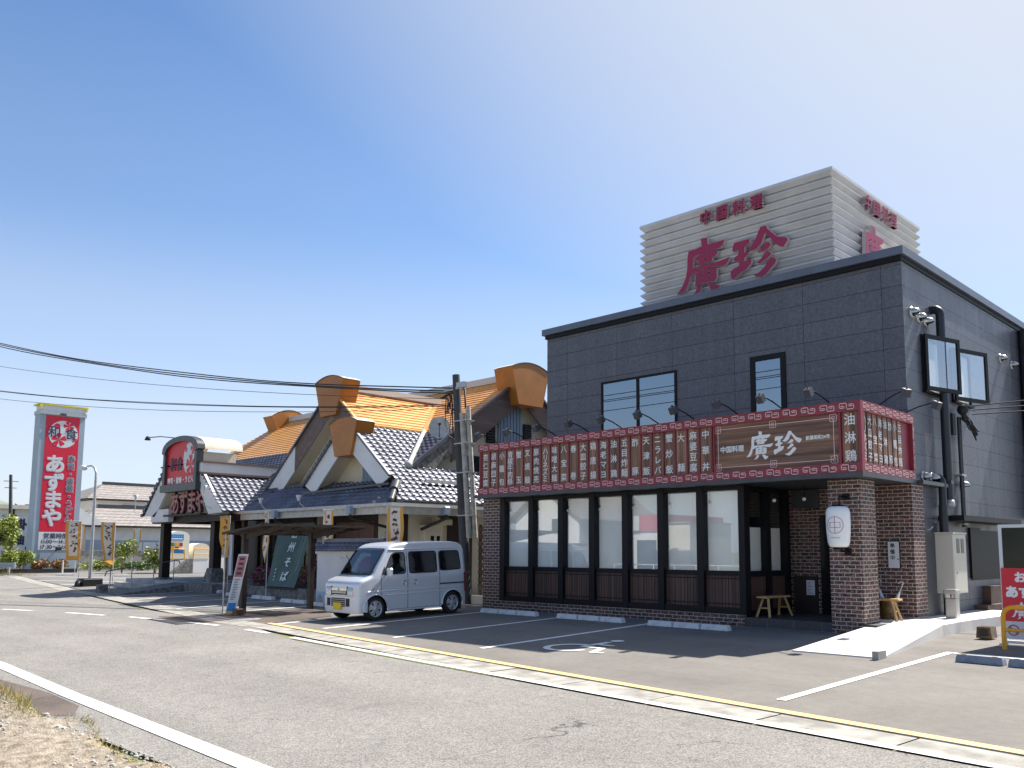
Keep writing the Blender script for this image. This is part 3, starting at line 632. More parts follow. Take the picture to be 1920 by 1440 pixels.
# return glazing beside the porch, facing +X
g = MB()
for y in (16.65, 17.55, 18.42): g.box(-9.96, -9.80, y-.06, y+.10, .19, 2.98)
g.box(-9.94, -9.82, 16.7, 18.5, .192, .32); g.box(-9.94, -9.82, 16.7, 18.5, 1.03, 1.15); g.box(-9.94, -9.82, 16.7, 18.5, 2.90, 2.978)
g.build('window_frame', M['blackmetal'], B1)
for y0, y1 in ((16.75, 17.49), (17.65, 18.36)):
    g = MB(); g.quad((-9.89, y0, 1.15), (-9.89, y1, 1.15), (-9.89, y1, 2.9), (-9.89, y0, 2.9)); w_ = g.build('window', M['glass_dining'], B1)
    g = MB(); g.quad((-9.97, y0, 1.13), (-9.97, y1, 1.13), (-9.97, y1, 2.1), (-9.97, y0, 2.1)); g.build('roller_blind', M['blind'], w_)
    g = MB(); g.box(-9.91, -9.87, y0, y1, .32, 1.03); g.build('wainscot_panel', M['panelwood'], w_)
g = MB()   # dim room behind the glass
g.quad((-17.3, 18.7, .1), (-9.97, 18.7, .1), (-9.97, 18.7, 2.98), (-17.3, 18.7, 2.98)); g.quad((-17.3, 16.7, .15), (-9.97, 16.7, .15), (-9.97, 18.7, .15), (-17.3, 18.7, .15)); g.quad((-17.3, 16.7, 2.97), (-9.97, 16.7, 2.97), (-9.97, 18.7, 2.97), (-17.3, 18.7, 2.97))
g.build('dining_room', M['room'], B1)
for x in (-17.05, -15.98, -14.95, -13.9, -12.85, -11.8, -10.72, -9.45, -8.75):   # hanging bulbs, outside ones under the canopy
    inside = x < -9.9; y = 16.63 if inside else 17.2
    g = MB(); g.tube([(x, y, 2.97), (x, y, 2.70 if inside else 2.78)], .006, 5); g.lathe([(.0, 2.70), (.022, 2.70), (.022, 2.63), (0, 2.63)], (x, y, 0 if inside else .08), 8); bl = g.build('bulb_cord', M['blackmetal'], B1)
    g = MB(); g.ball((x, y, 2.595+(0 if inside else .08)), .042, 6); g.build('bulb', M['bulb'], bl)
# upper windows
def upwin(x0, x1, z0, z1, mull, fr=.07):
    g = MB(); y0, y1 = YF-.035, YF+.05
    g.box(x0, x1, y0, y1, z1-fr, z1); g.box(x0, x1, y0, y1, z0, z0+fr); g.box(x0, x0+fr, y0, y1, z0+fr, z1-fr); g.box(x1-fr, x1, y0, y1, z0+fr, z1-fr)
    for q in mull: g.box(q-.045, q+.045, y0+.005, y1, z0+fr, z1-fr)
    f = g.build('upper_window', M['blackmetal'], B1)
    g = MB(); g.quad((x0+fr, YF-.012, z0+fr), (x1-fr, YF-.012, z0+fr), (x1-fr, YF-.012, z1-fr), (x0+fr, YF-.012, z1-fr)); g.build('pane', M['glass_sky'], f)
    g = MB(); g.quad((x0+fr, YF-.004, z0+fr), (x1-fr, YF-.004, z0+fr), (x1-fr, YF-.004, z1-fr), (x0+fr, YF-.004, z1-fr)); g.build('dark_room_sheet', M['room'], f)  # flat sheet, dark colour stands in for the unlit interior behind the pane
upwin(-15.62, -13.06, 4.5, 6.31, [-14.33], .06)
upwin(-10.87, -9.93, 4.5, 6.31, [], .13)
# side casement windows pushed open
def casement(y0, y1, z0, z1, ang):
    g = MB(); x = XR; g.box(x-.02, x+.05, y0, y0+.07, z0, z1); g.box(x-.02, x+.05, y1-.07, y1, z0, z1); g.box(x-.02, x+.05, y0+.07, y1-.07, z1-.07, z1); g.box(x-.02, x+.10, y0-.02, y1+.02, z0-.05, z0)
    f = g.build('side_window', M['blackmetal'], B1)
    wd = y1-y0; ca, sa = math.cos(R(ang)), math.sin(R(ang))
    def P(u, z, o=0): return (x+.07+u*sa+o*ca, y0+u*ca-o*sa, z)
    g = MB(); fr = .09
    for u0, u1, q0, q1 in ((0, wd, z0, z0+fr), (0, wd, z1-fr, z1), (0, fr, z0+fr, z1-fr), (wd-fr, wd, z0+fr, z1-fr)):
        g.prism([P(u0, q0), P(u1, q0), P(u1, q1), P(u0, q1)], (.045*ca, -.045*sa, 0))
    g.build('sash', M['blackmetal'], f)
    g = MB(); g.quad(P(fr, z0+fr, .02), P(wd-fr, z0+fr, .02), P(wd-fr, z1-fr, .02), P(fr, z1-fr, .02)); g.build('pane', M['glass_side'], f)
    g = MB(); g.quad((x+.004, y0+.07, z0), (x+.004, y1-.07, z0), (x+.004, y1-.07, z1-.07), (x+.004, y0+.07, z1-.07)); g.build('curtain', M['blind'], f)
casement(19.72, 20.95, 5.15, 6.42, 16)
casement(21.55, 22.85, 5.15, 6.42, 16)
# vents, pipes
for y, z in ((19.27, 6.83), (19.67, 6.79), (20.08, 6.77), (19.5, 3.2), (20.0, 3.2), (21.95, 3.15), (25.5, 6.8), (26.5, 6.78)):
    g = MB(); g.lathe([(.13, 0), (.13, .03), (.10, .04)], (XR, y, z), 16, axis='x'); 
    prof = [(.105*math.cos(R(a_)), .03+.16*math.sin(R(a_))) for a_ in range(0, 91, 15)]
    g.lathe(prof, (XR, y, z), 16, axis='x', a0=R(-20), a1=R(200)); g.build('vent_hood', M['steel'], B1)
def pipe(pts, r, name='drain_pipe', m_='pipeblack', n=12):
    g = MB(); g.tube(pts, r, n); return g.build(name, M[m_], B1)
def arc(c, r, a0, a1, n, pl):
    o = []
    for i in range(n+1):
        a = R(a0+(a1-a0)*i/n); u, v = r*math.cos(a), r*math.sin(a)
        o.append((c[0]+u, c[1], c[2]+v) if pl == 'xz' else (c[0], c[1]+u, c[2]+v))
    return o
pipe([(XR-.02, 20.45, 7.12)]+arc((XR+.06, 20.45, 6.98), .14, 90, 0, 5, 'xz')+[(XR+.20, 20.45, 5.6), (XR+.20, 20.45, 2.72)], .10)
g = MB(); g.lathe([(0, 2.56), (.11, 2.56), (.13, 2.62), (.11, 2.73), (0, 2.73)], (XR+.20, 20.45, 0), 12); g.build('pipe_cap', M['galv'], B1)
pipe([(XR-.02, 20.12, 3.22)]+arc((XR+.06, 20.12, 3.1), .12, 90, 0, 5, 'xz')+[(XR+.18, 20.12, 2.3), (XR+.18, 20.12, 0)], .085)
g = MB(); g.lathe([(.10, 1.0), (.10, 2.6)], (XR+.18, 20.12, 0), 12); g.build('pipe_sleeve', M['pipeblack'], B1)
for dy in (0, .10): pipe([(XR+.10, 21.62+dy, 4.75), (XR+.10, 21.62+dy, 2.15)], .035, 'conduit')
g = MB()
for z in (3.35, 2.2): g.box(XR, XR+.16, 21.52, 21.82, z, z+.04)
g.build('conduit_clamp', M['galv'], B1)
pipe([(XR+.30, 27.4, 7.9), (XR+.30, 27.4, 2.5)], .30, 'exhaust_duct', 'darkgrey', 18)
g = MB(); g.box(XR, XR+.30, 20.35, 20.50, 3.08, 3.16); g.box(XR, XR+.25, 18.82, 20.3, 3.0, 3.08); g.build('small_canopy', M['darkgrey'], B1)
g = MB(); g.box(XR, XR+.55, 20.3, 24.5, 2.26, 2.38); g.box(XR, XR+.02, 22.3, 24.5, .9, 2.1); g.build('side_canopy', M['blackmetal'], B1)
g = MB(); g.box(XR+.002, XR+.05, 19.3, 20.05, .2, 2.2); sd = g.build('service_door', M['darkgrey'], B1)
g = MB(); g.tube([(XR+.05, 19.42, 2.05), (XR+.12, 19.42, 2.05), (XR+.16, 19.5, 2.12)], .015, 6); g.build('door_closer', M['galv'], sd)
g = MB(); g.box(XR+.002, XR+.06, 22.2, 22.9, .95, 2.15); g.build('wall_panel', M['blackmetal'], B1)
g = MB(); g.box(XR+.002, XR+.2, 23.0, 30.5, .25, .75); g.box(XR+.002, XR+.3, 22.4, 30.5, .0, .32); g.build('plinth_cladding', M['slat'], B1)

# ------------------------------------------------------------------ menu signboard round the canopy
SB = thing('menu_signboard', 'long crimson canopy sign hung with wooden menu planks in white lettering', 'sign', (-12.4, 16.2, 3.0))
SL, SR, SY, SE = -17.85, -7.0, 16.2, 18.78; Z0, Z1 = 3.08, 4.47
def fret(mb, o, ux, uy, wd, ht, t=.016):
    nn = Vector(ux).cross(Vector(uy)); o = Vector(o)+nn*.003
    pl = [(.12, .52), (.36, .52), (.36, .24), (0, .24), (0, 1), (.5, 1), (.5, 0), (1, 0), (1, .76), (.64, .76), (.64, .48), (.88, .48)]
    P = [o+Vector(ux)*(u*wd)+Vector(uy)*(v*ht) for u, v in pl]; ux = Vector(ux); uy = Vector(uy)
    for a, b in zip(P[:-1], P[1:]):
        d = (b-a).normalized(); s_ = nn.cross(d)*t/2; a2 = a-d*t/2; b2 = b+d*t/2
        mb.quad(a2-s_, b2-s_, b2+s_, a2+s_)
g = MB()
for z0, z1 in ((Z0, 3.27), (4.27, Z1)):
    g.box(SL, SR, SY-.06, SY+.10, z0, z1); g.box(SR-.16, SR, SY+.10, SE, z0, z1); g.box(SL, SL+.12, SY+.10, YF, z0, z1)
g.box(SR-.16, SR, SE-.09, SE, 3.27, 4.27); g.box(SR-.16, SR-.08, SY+.10, SE-.09, 3.27, 4.27); g.box(SL, SL+.1, SY+.12, YF, 3.27, 4.27)
g.box(SL+.01, SL+.06, SY-.02, SY+.08, 3.27, 4.27); g.box(SR-.06, SR, SY-.05, SY+.08, 3.27, 4.27)
g.build('frame', M['signred'], SB)
g = MB(); g.box(SL+.1, SR-.1, SY+.04, SY+.10, 3.27, 4.27); g.box(SL+.1, SR-.14, SY+.12, YF-.01, 4.22, 4.26); g.build('backing', M['signred'], SB)
g = MB(); g.box(SL-.12, SR+.02, SY-.10, YF-.01, 2.995, 3.078); g.build('canopy_slab', M['darkgrey'], SB)
g = MB(); n_ = 27; pt = (SR-SL-.1)/n_
for i in range(n_):
    for z in (3.115, 4.31): fret(g, (SL+.08+i*pt, SY-.06, z), (1, 0, 0), (0, 0, 1), .29, .12)
for i in range(7):
    for z in (3.115, 4.31): fret(g, (SR, SY+.06+i*.365, z), (0, 1, 0), (0, 0, 1), .28, .12, .018)
for i in range(3): fret(g, (SR, SE-.015, 3.33+i*.31), (0, 0, 1), (0, -1, 0), .25, .06, .012)
g.build('fret_pattern', M['pinkline'], SB)
front = ['杏仁豆腐', '胡麻団子', '小籠包', '青椒牛肉絲', '蟹玉', '叉焼麺', '豚肉焼売', 'ハリネズミ', '味噌大麺', '八宝菜', '春巻', '大皿餃子', '鶏唐揚', '海老マヨ', '油淋鶏', '五目炸麺', '酢豚', '天津飯', 'ニラレバ', '蟹炒飯', '大麺', '麻婆豆腐', '中華丼']
x0, x1 = SL+.08, -10.36; pw = (x1-x0)/len(front)
def plank(nm, a, ux, wd, txt, size):
    a = Vector(a); ux = Vector(ux); nn = ux.cross(Vector((0, 0, 1)))
    g = MB(); g.prism([a+ux*.03+Vector((0, 0, 0)), a+ux*(wd-.03), a+ux*(wd-.03)+Vector((0, 0, 1.0)), a+ux*.03+Vector((0, 0, 1.0))], nn*.03)
    p = g.build('menu_plank', M['plank_v'], SB)
    g = MB(); c = a+ux*(wd/2)+nn*.036; n = len(txt)
    m_ = .15 if n > 2 else .17
    g.vtext(txt, c+Vector((0, 0, 1-m_)), c+Vector((0, 0, m_-.01)), ux, (0, 0, 1), size, .014)
    g.build('lettering', M['whitetext'], p)
for i, t_ in enumerate(front): plank('m', (x0+i*pw, SY+.04, 3.27), (1, 0, 0), pw, t_, .20)
plank('m', (-7.44, SY+.04, 3.27), (1, 0, 0), .38, '油淋鶏', .24)
side = ['ハリネズミ', '大皿餃子', '八宝菜', '海老マヨ', '油淋鶏', '酢豚', '小籠包', '五目炸麺']
for i, t_ in enumerate(side): plank('m', (SR-.08, SY+.06+i*.245, 3.27), (0, 1, 0), .245, t_, .19)
for q in [(x0+i*pw-.014, x0+i*pw+.014, SY-.005) for i in range(len(front)+1)]+[(-7.46, -7.42, SY-.04), (-10.30, -10.27, SY-.04)]:
    g = MB(); g.box(q[0], q[1], q[2], SY+.04, 3.271, 4.269); g.build('divider', M['signred'], SB)
g = MB(); g.box(-10.31, -7.46, SY+.005, SY+.04, 3.271, 4.269); lp = g.build('logo_plank', M['plank_x'], SB)
g = MB(); yy = SY-.002
logo(g, (-8.89, SY+.003, 3.765), (1, 0, 0), 1.27)
g.htext('中国料理', (-9.86, yy, 3.74), (1, 0, 0), (0, 0, 1), .145, .035); g.htext('創業昭和34年', (-7.91, yy, 3.83), (1, 0, 0), (0, 0, 1), .095, .035, 0, .9)
g.build('lettering', M['whitetext'], lp)
g = MB()
for a, b in (((-10.20, 3.36), (-7.58, 3.36)), ((-10.20, 4.18), (-7.58, 4.18)), ((-10.20, 3.36), (-10.20, 4.18)), ((-7.58, 3.36), (-7.58, 4.18))):
    g.box(min(a[0], b[0])-.006, max(a[0], b[0])+.006, SY, SY+.004, min(a[1], b[1])-.006, max(a[1], b[1])+.006)
for x in (-10.20, -7.58, -8.89):
    for z in (3.36, 4.18):
        for k in (.075, .035):
            for q in ((x-k, x+k, z-k, z-k+.012), (x-k, x+k, z+k-.012, z+k), (x-k, x-k+.012, z-k, z+k), (x+k-.012, x+k, z-k, z+k)): g.box(q[0], q[1], SY-.003, SY+.003, q[2], q[3])
g.build('border', M['pinkline'], lp)
def spot(base, head, aim):
    base, head, aim = Vector(base), Vector(head), Vector(aim)
    g = MB(); mid = base.lerp(head, .45)+Vector((0, 0, .03)); g.tube([base, mid, head], .014, 6); g.box(base.x-.05, base.x+.05, base.y-.05, base.y+.05, base.z-.02, base.z+.01)
    s_ = g.build('spotlight', M['blackmetal'], SB)
    d = (aim-head).normalized(); sd = d.cross(Vector((0, 0, 1))).normalized(); u = sd.cross(d)
    g = MB(); c = head+d*.10
    g.prism([c-d*.09+sd*a*.065+u*b*.075 for a, b in ((-1, -1), (1, -1), (1, 1), (-1, 1))], d*.16)
    g.box(head.x-.012, head.x+.012, head.y-.012, head.y+.012, head.z-.06, head.z+.03)
    g.build('lamp_head', M['darkgrey'], s_)
for x in (-17.35, -16.25, -15.17, -14.08, -13.05, -11.97, -10.99, -9.89, -8.85, -7.81):
    spot((x+.14, SY+.12, 4.48), (x, 15.62, 4.72), (x, 16.0, 4.1))
spot((SR-.1, 17.2, 4.48), (-6.45, 17.05, 4.74), (-6.7, 17.2, 4.1)); spot((SR-.1, 18.5, 4.48), (-6.42, 18.62, 4.68), (-6.7, 18.7, 4.1))

# ------------------------------------------------------------------ rooftop sign box
RS = thing('rooftop_sign', 'square silver louvred sign tower with raised crimson characters on the roof', 'sign', (-12.1, 22.8, 8.1))
X0, X1, Y0, Y1 = -14.95, -9.22, 20.0, 25.5
def louv(side):
    g = MB(); zt = 11.05; zs = []
    z = zt; zs.append((z, .105)); zs.append((z-.075, .105)); z -= .075
    while z > 8.2:
        zs += [(z-.11, .01), (z-.112, -.03), (z-.132, -.03), (z-.134, .0), (z-.205, .105), (z-.225, .105)]; z -= .225
    for (za, oa), (zb, ob) in zip(zs[:-1], zs[1:]):
        ca = [(X0-oa, Y0-oa), (X1+oa, Y0-oa), (X1+oa, Y1+oa), (X0-oa, Y1+oa)]; cb = [(X0-ob, Y0-ob), (X1+ob, Y0-ob), (X1+ob, Y1+ob), (X0-ob, Y1+ob)]
        i = side; j = (i+1) % 4
        g.quad((*cb[i], zb), (*cb[j], zb), (*ca[j], za), (*ca[i], za))
    return g
for i in range(4): louv(i).build('louvre_panel', M['silver'], RS)
g = MB(); g.quad((X0-.1, Y0-.1, 11.05), (X1+.1, Y0-.1, 11.05), (X1+.1, Y1+.1, 11.05), (X0-.1, Y1+.1, 11.05)); g.build('top_cap', M['silver'], RS)
def sign3d(txt, pos, ux, size, wt, sx, shear, dp=.09):
    ux = Vector(ux); nn = ux.cross(Vector((0, 0, 1)))
    g = MB(); f = MB()
    for t_, p in zip(txt, pos):
        p = Vector(p); g.glyph(t_, p+nn*(dp/2), ux, (0, 0, 1), size, wt+.006, dp, shear, sx=sx); f.glyph(t_, p+nn*(dp+.004), ux, (0, 0, 1), size, wt, 0, shear, sx=sx)
    l = g.build('raised_lettering', M['pinkside'], RS); f.build('letter_face', M['crimson'], l)
yl = Y0-.12
sign3d('中国料理', [(-12.72, yl, 10.68), (-12.2, yl, 10.68), (-11.68, yl, 10.68), (-11.16, yl, 10.68)], (1, 0, 0), .42, .028, .95, .08)
def sign_logo(o, ux, wd):
    l = MB(); logo(l, o, ux, wd*1.008, .10, .05); l = l.build('raised_lettering', M['pinkside'], RS)
    f = MB(); logo(f, o, ux, wd, 0, .104); f.build('letter_face', M['crimson'], l)
sign_logo((-11.98, yl, 9.31), (1, 0, 0), 3.39)
xl = X1+.12
sign3d('中国料理', [(xl, 21.75+i*.55, 10.62) for i in range(4)], (0, 1, 0), .44, .028, 1, .08)
sign_logo((xl, 22.75, 9.30), (0, 1, 0), 3.2)
# ------------------------------------------------------------------ things round the dark restaurant
# concrete ramp and landing
g = MB()
A = [(-7.29, 13.62, -.065), (-5.70, 13.62, -.065), (-6.53, 18.97, .205), (-7.23, 18.97, .205)]
A = [(-7.24, 13.6, -.07), (-5.72, 13.6, -.07), (-5.60, 18.75, .205), (-7.24, 18.75, .205)]
# slope
g.add([(-7.24, 13.6, -.068), (-5.74, 13.6, -.062), (-6.50, 18.9, .21), (-7.24, 16.6, .06)], [], False)
pts = [(-7.22, 13.6), (-5.72, 13.6), (-6.28, 18.75), (-7.0, 18.5), (-7.79, 18.5), (-7.79, 17.21), (-7.22, 17.21)]
def rz(x, y):
    t = min(1, max(0, (y-13.6)/(17.3-13.6))); return -.055+t*.262
top = [(x, y, rz(x, y)) for x, y in [(-7.22, 13.6), (-5.70, 13.6), (-6.08, 17.3), (-7.22, 17.3)]]
flat = [(-7.22, 17.3, .207), (-6.08, 17.3, .207), (-6.10, 19.0, .207), (-5.9, 22.6, .207), (-7.1, 22.6, .207), (-7.1, 19.16, .207), (-7.0, 19.16, .207), (-7.0, 18.5, .207), (-7.80, 18.5, .207), (-7.80, 17.3, .207)]
g = MB(); g.poly(top); g.poly(flat)
def skirt(a, b):
    g.quad((a[0], a[1], -.12), (b[0], b[1], -.12), b, a)
skirt(top[0], top[1]); skirt(top[1], top[2]); skirt(flat[1], flat[2]); skirt(flat[2], flat[3]); skirt(top[3], top[0]); skirt(flat[3], flat[4])
rp = g.build('entrance_ramp', M['conc_ramp'], loc=(-6.6, 15.5, 0)); tag(rp, 'pale concrete wheelchair ramp rising past the brick pillar to the landing', 'ramp')
g = MB(); g.box(-5.80, -5.70, 13.45, 13.75, -.08, .05); g.build('end_kerb', M['concrete'], rp)
# stools / benches: sawhorse legs with a plank seat
def bench(loc, rotz, label, L=.95):
    b = thing('wooden_bench', label, 'bench', loc, rotz, 'wooden benches by the porch', local=True)
    g = MB(); g.bbox(-L/2, L/2, -.13, .13, .40, .44, .01); g.build('seat', M['stoolwood'], b)
    for sx in (-1, 1):
        for sy in (-1, 1):
            g = MB(); g.bar((sx*(L/2-.16), sy*.06, .405), (sx*(L/2-.04), sy*.16, 0), .05, .04); g.build('leg', M['stoolwood'], b)
        g = MB(); g.bar((sx*(L/2-.11), -.10, .19), (sx*(L/2-.11), .10, .19), .03, .03); g.build('stretcher', M['stoolwood'], b)
    return b
be = bench((-9.52, 17.2, .19), R(88), 'low pine bench standing on the porch floor before the dark panel', .98)
bench2 = dup(be, (-7.45, 17.55, .207), R(5), 'pine bench half hidden behind the front brick pillar beside the pot')
# lantern on a bracket
ln = thing('paper_lantern', 'white cylindrical lantern with a red circled emblem fixed to the brick pillar', 'lantern', (-7.50, 16.20, 1.55))
cx, cy = -7.56, 16.22
g = MB(); pr = [(.0, 1.66), (.15, 1.66), (.185, 1.69), (.205, 1.76), (.222, 1.95), (.228, 2.15), (.226, 2.32), (.205, 2.40), (.16, 2.44), (0, 2.44)]
g.lathe(pr, (cx, cy, 0), 28); g.build('lamp_shade', M['lantern'], ln)
g = MB(); g.lathe([(0, 2.441), (.11, 2.441), (.11, 2.475), (0, 2.475)], (cx, cy, 0), 18); g.lathe([(0, 1.62), (.11, 1.62), (.11, 1.659), (0, 1.659)], (cx, cy, 0), 18)
g.box(cx+.02, cx+.06, cy, 16.5, 2.62, 2.66); g.box(cx-.02, cx+.12, 16.46, 16.498, 2.58, 2.70); g.box(cx+.025, cx+.045, cy-.01, cy+.01, 2.475, 2.63)
g.box(cx+.02, cx+.06, cy, 16.5, 1.56, 1.60); g.box(cx, cx+.12, 16.46, 16.498, 1.50, 1.64); g.box(cx+.025, cx+.045, cy-.01, cy+.01, 1.58, 1.62); g.build('bracket', M['blackmetal'], ln)
def cyl(th, z, r=.2285):   # point on the lantern face
    k = .2285 if z > 2.0 else .2235; k += .001
    return Vector((cx+math.sin(th)*k, cy-math.cos(th)*k, z))
g = MB(); th0 = R(8); e = .16
def cst(pts, t=.009):
    P = [cyl(th0+u/.2285, 2.08+v) for u, v in pts]
    g.tube(P, t/2, 5)
cst([(e*math.cos(R(a)), e*math.sin(R(a))) for a in range(0, 361, 15)]); cst([(0, -e), (0, 0), (0, e)]); cst([(-.1, .05), (0, .05), (.1, .05), (.1, 0), (.1, -.05), (0, -.05), (-.1, -.05), (-.1, 0), (-.1, .05)])
g.build('emblem', M['crimson'], ln)
g = MB()
for i, ch in enumerate('KOCHIN'):
    th = th0+(-.075+i*.03)/.2285; p = cyl(th, 1.84)+Vector((math.sin(th), -math.cos(th), 0))*.004; g.glyph(ch, p, (math.cos(th), math.sin(th), 0), (0, 0, 1), .038)
g.build('lettering', M['navytext'], ln)
# notice sign on the second pillar
ns = thing('notice_sign', 'narrow white hanging sign in black vertical characters on the rear brick pillar', 'sign', (-7.41, 18.47, 1.2))
g = MB(); g.box(-7.535, -7.285, 18.455, 18.499, 1.22, 1.80); g.build('board', M['blackmetal'], ns)
g = MB(); g.box(-7.525, -7.295, 18.448, 18.456, 1.235, 1.785); g.build('face', M['offwhite'], ns)
g = MB(); g.vtext('準備中', (-7.43, 18.446, 1.70), (-7.43, 18.446, 1.45), (1, 0, 0), (0, 0, 1), .105, .03)
for z in (1.36, 1.325, 1.29): g.htext('・・・・・・', (-7.41, 18.446, z), (1, 0, 0), (0, 0, 1), .03)
g.build('lettering', M['blacktext'], ns)
g = MB(); g.lathe([(0, 0), (.017, 0)], (-7.325, 18.445, 1.42), 12, axis='y'); g.build('seal', M['crimson'], ns)
ps = thing('poster', 'white printed notice taped to the dark panel in the porch', 'notice', (-9.37, 18.59, .6))
g = MB(); g.quad((-9.47, 18.596, .60), (-9.27, 18.596, .60), (-9.27, 18.596, .93), (-9.47, 18.596, .93)); g.build('paper', M['poster'], ps)
g = MB()
for i in range(9): g.box(-9.45, -9.30-(i*37 % 5)*.02, 18.593, 18.595, .63+i*.031, .638+i*.031)
g.build('print', M['navytext'], ps)
# umbrella pot and umbrellas
pt = thing('umbrella_pot', 'bronze glazed pot holding umbrellas between the brick pillars', 'pot', (-7.40, 18.10, .207))
g = MB(); g.lathe([(0, .207), (.15, .207), (.165, .24), (.175, .40), (.195, .55), (.215, .60), (.215, .635), (.19, .64), (.175, .60), (.15, .40), (0, .36)], (-7.40, 18.05, 0), 26); g.build('body', M['pot'], pt)
g = MB()
for z, r_ in ((.33, .178), (.47, .190), (.575, .212)): g.lathe([(r_-.01, z-.012), (r_+.006, z-.006), (r_+.006, z+.006), (r_-.01, z+.012)], (-7.40, 18.05, 0), 26)
g.build('rim', M['pot'], pt)
def umb(x, y, dx, label):
    u = thing('umbrella', label, 'umbrella', (x, y, .40), 0, 'umbrellas in the pot')
    a = Vector((x, y, .40)); d = Vector((dx, 0, 1)).normalized()
    g = MB(); g.tube([a, a+d*.12, a+d*.26, a+d*.36, a+d*.42], [.02, .045, .04, .022, .008], 10); g.build('canopy', M['umbrella'], u)
    p = a+d*.42; s_ = 1 if dx > 0 else -1
    g = MB(); g.tube([p, p+d*.16], .007, 6); q = p+d*.16
    g.tube([q]+[q+d*(.045*math.sin(R(k)))+Vector((-.045*s_*(1-math.cos(R(k))), 0, 0)) for k in range(20, 200, 20)], .009, 6); g.build('handle', M['offwhite'], u)
umb(-7.46, 18.05, -.28, 'clear umbrella leaning left in the bronze pot'); umb(-7.32, 18.05, .45, 'clear umbrella leaning right with a longer white handle in the bronze pot')
# meter cabinet
mc = thing('meter_cabinet', 'tall cream electric meter cabinet with two dark windows on the side wall', 'cabinet', (-6.85, 20.1, .7))
g = MB(); g.bbox(-7.10, -6.70, 19.9, 20.72, .68, 1.96, .01); g.box(-7.11, -6.68, 19.88, 20.74, 1.962, 2.0); g.build('body', M['meter'], mc)
g = MB(); g.box(-6.70, -6.694, 19.93, 20.69, .71, 1.42); g.build('door', M['meter'], mc)
g = MB(); g.box(-6.694, -6.68, 20.05, 20.07, 1.10, 1.16); g.build('handle', M['galv'], mc)
for y in (20.12, 20.40):
    g = MB(); g.box(-6.70, -6.692, y, y+.17, 1.55, 1.86); g.build('window', M['darkwin'], mc)
for y, r_ in ((20.05, .035), (20.2, .03), (20.5, .03)):
    g = MB(); g.tube([(-6.88, y, .68), (-6.88, y, .3), (-6.95, y+.05, .2)], r_, 8); g.build('conduit', M['galv'] if y > 20.1 else M['darkgrey'], mc)
at = thing('ashtray_stand', 'stainless steel ashtray stand beside the meter cabinet on the landing', 'ashtray', (-6.55, 19.25, .207))
g = MB(); g.bbox(-6.66, -6.44, 19.13, 19.37, .207, .62, .02); g.build('body', M['steel'], at)
g = MB(); g.bbox(-6.68, -6.42, 19.11, 19.39, .70, .80, .02); g.box(-6.66, -6.63, 19.14, 19.36, .62, .70); g.box(-6.46, -6.44, 19.14, 19.36, .62, .70); g.build('hood', M['steel'], at)
# red standing board cut by the frame on the right
ab = thing('standing_board', 'white framed standing board with a red parking notice behind the yellow barrier', 'sign', (-4.3, 16.6, -.02))
yb = 16.6; xa, xb = -4.82, -3.55
g = MB()
for a in ((xa, xa+.055, 0, 2.05), (xb-.055, xb, 0, 2.05), (xa+.055, xb-.055, 1.995, 2.05), (xa+.055, xb-.055, .02, .07)): g.box(a[0], a[1], yb-.03, yb+.03, a[2], a[3])
g.box(xa, xa+.05, yb-.3, yb+.3, -.02, .03); g.box(xb-.05, xb, yb-.3, yb+.3, -.02, .03); g.build('frame', M['offwhite'], ab)
g = MB(); g.box(xa+.055, xb-.055, yb-.012, yb+.012, 1.30, 1.995); g.build('black_panel', M['darkwin'], ab)
g = MB(); g.box(xa+.02, xb-.02, yb-.055, yb-.031, .40, 1.30); pn = g.build('red_panel', M['boardred'], ab)
g = MB(); yy = yb-.058
g.htext('お車の方へ', (xa+.22, yy, 1.15), (1, 0, 0), (0, 0, 1), .19, .05, center=False); g.htext('あずまや', (xa+.07, yy, .90), (1, 0, 0), (0, 0, 1), .21, .06, center=False)
logo(g, (xa+.46, yy, .58), (1, 0, 0), .62); g.build('lettering', M['whitetext'], pn)
g = MB(); g.box(xa+.02, xb-.02, yb-.055, yb-.031, .10, .398); wp_ = g.build('white_panel', M['offwhite'], ab)
g = MB(); g.htext('禁煙', (xa+.33, yy, .25), (1, 0, 0), (0, 0, 1), .13, .04, center=False); g.build('lettering', M['navytext'], wp_)
g = MB(); c = Vector((xa+.17, yy, .25)); ring = [c+Vector((.085*math.cos(R(a)), 0, .085*math.sin(R(a)))) for a in range(0, 361, 15)]; g.tube(ring, .009, 5); g.tube([c+Vector((-.06, 0, .06)), c+Vector((.06, 0, -.06))], .009, 5); g.build('no_smoking_mark', M['crimson'], wp_)
# yellow barrier
def bar_pts(x0, x1, h, r_, y):
    return [(x0, y, -.04), (x0, y, h-r_)]+[(x0+r_-r_*math.cos(R(a)), y, h-r_+r_*math.sin(R(a))) for a in range(15, 91, 15)]+[(x1-r_+r_*math.sin(R(a)), y, h-r_+r_*math.cos(R(a))) for a in range(0, 91, 15)]+[(x1, y, -.04)]
yb_ = thing('yellow_barrier', 'bent yellow steel pipe barrier standing in front of the red board', 'barrier', (-3.9, 15.85, -.02))
g = MB(); g.tube(bar_pts(-4.62, -3.2, .67, .16, 15.9), .038, 12); g.build('hoop', M['yellowpaint'], yb_)
g = MB(); g.tube([(-4.60, 15.9, .30), (-3.22, 15.9, .30)], .028, 10); g.build('crossbar', M['yellowpaint'], yb_)
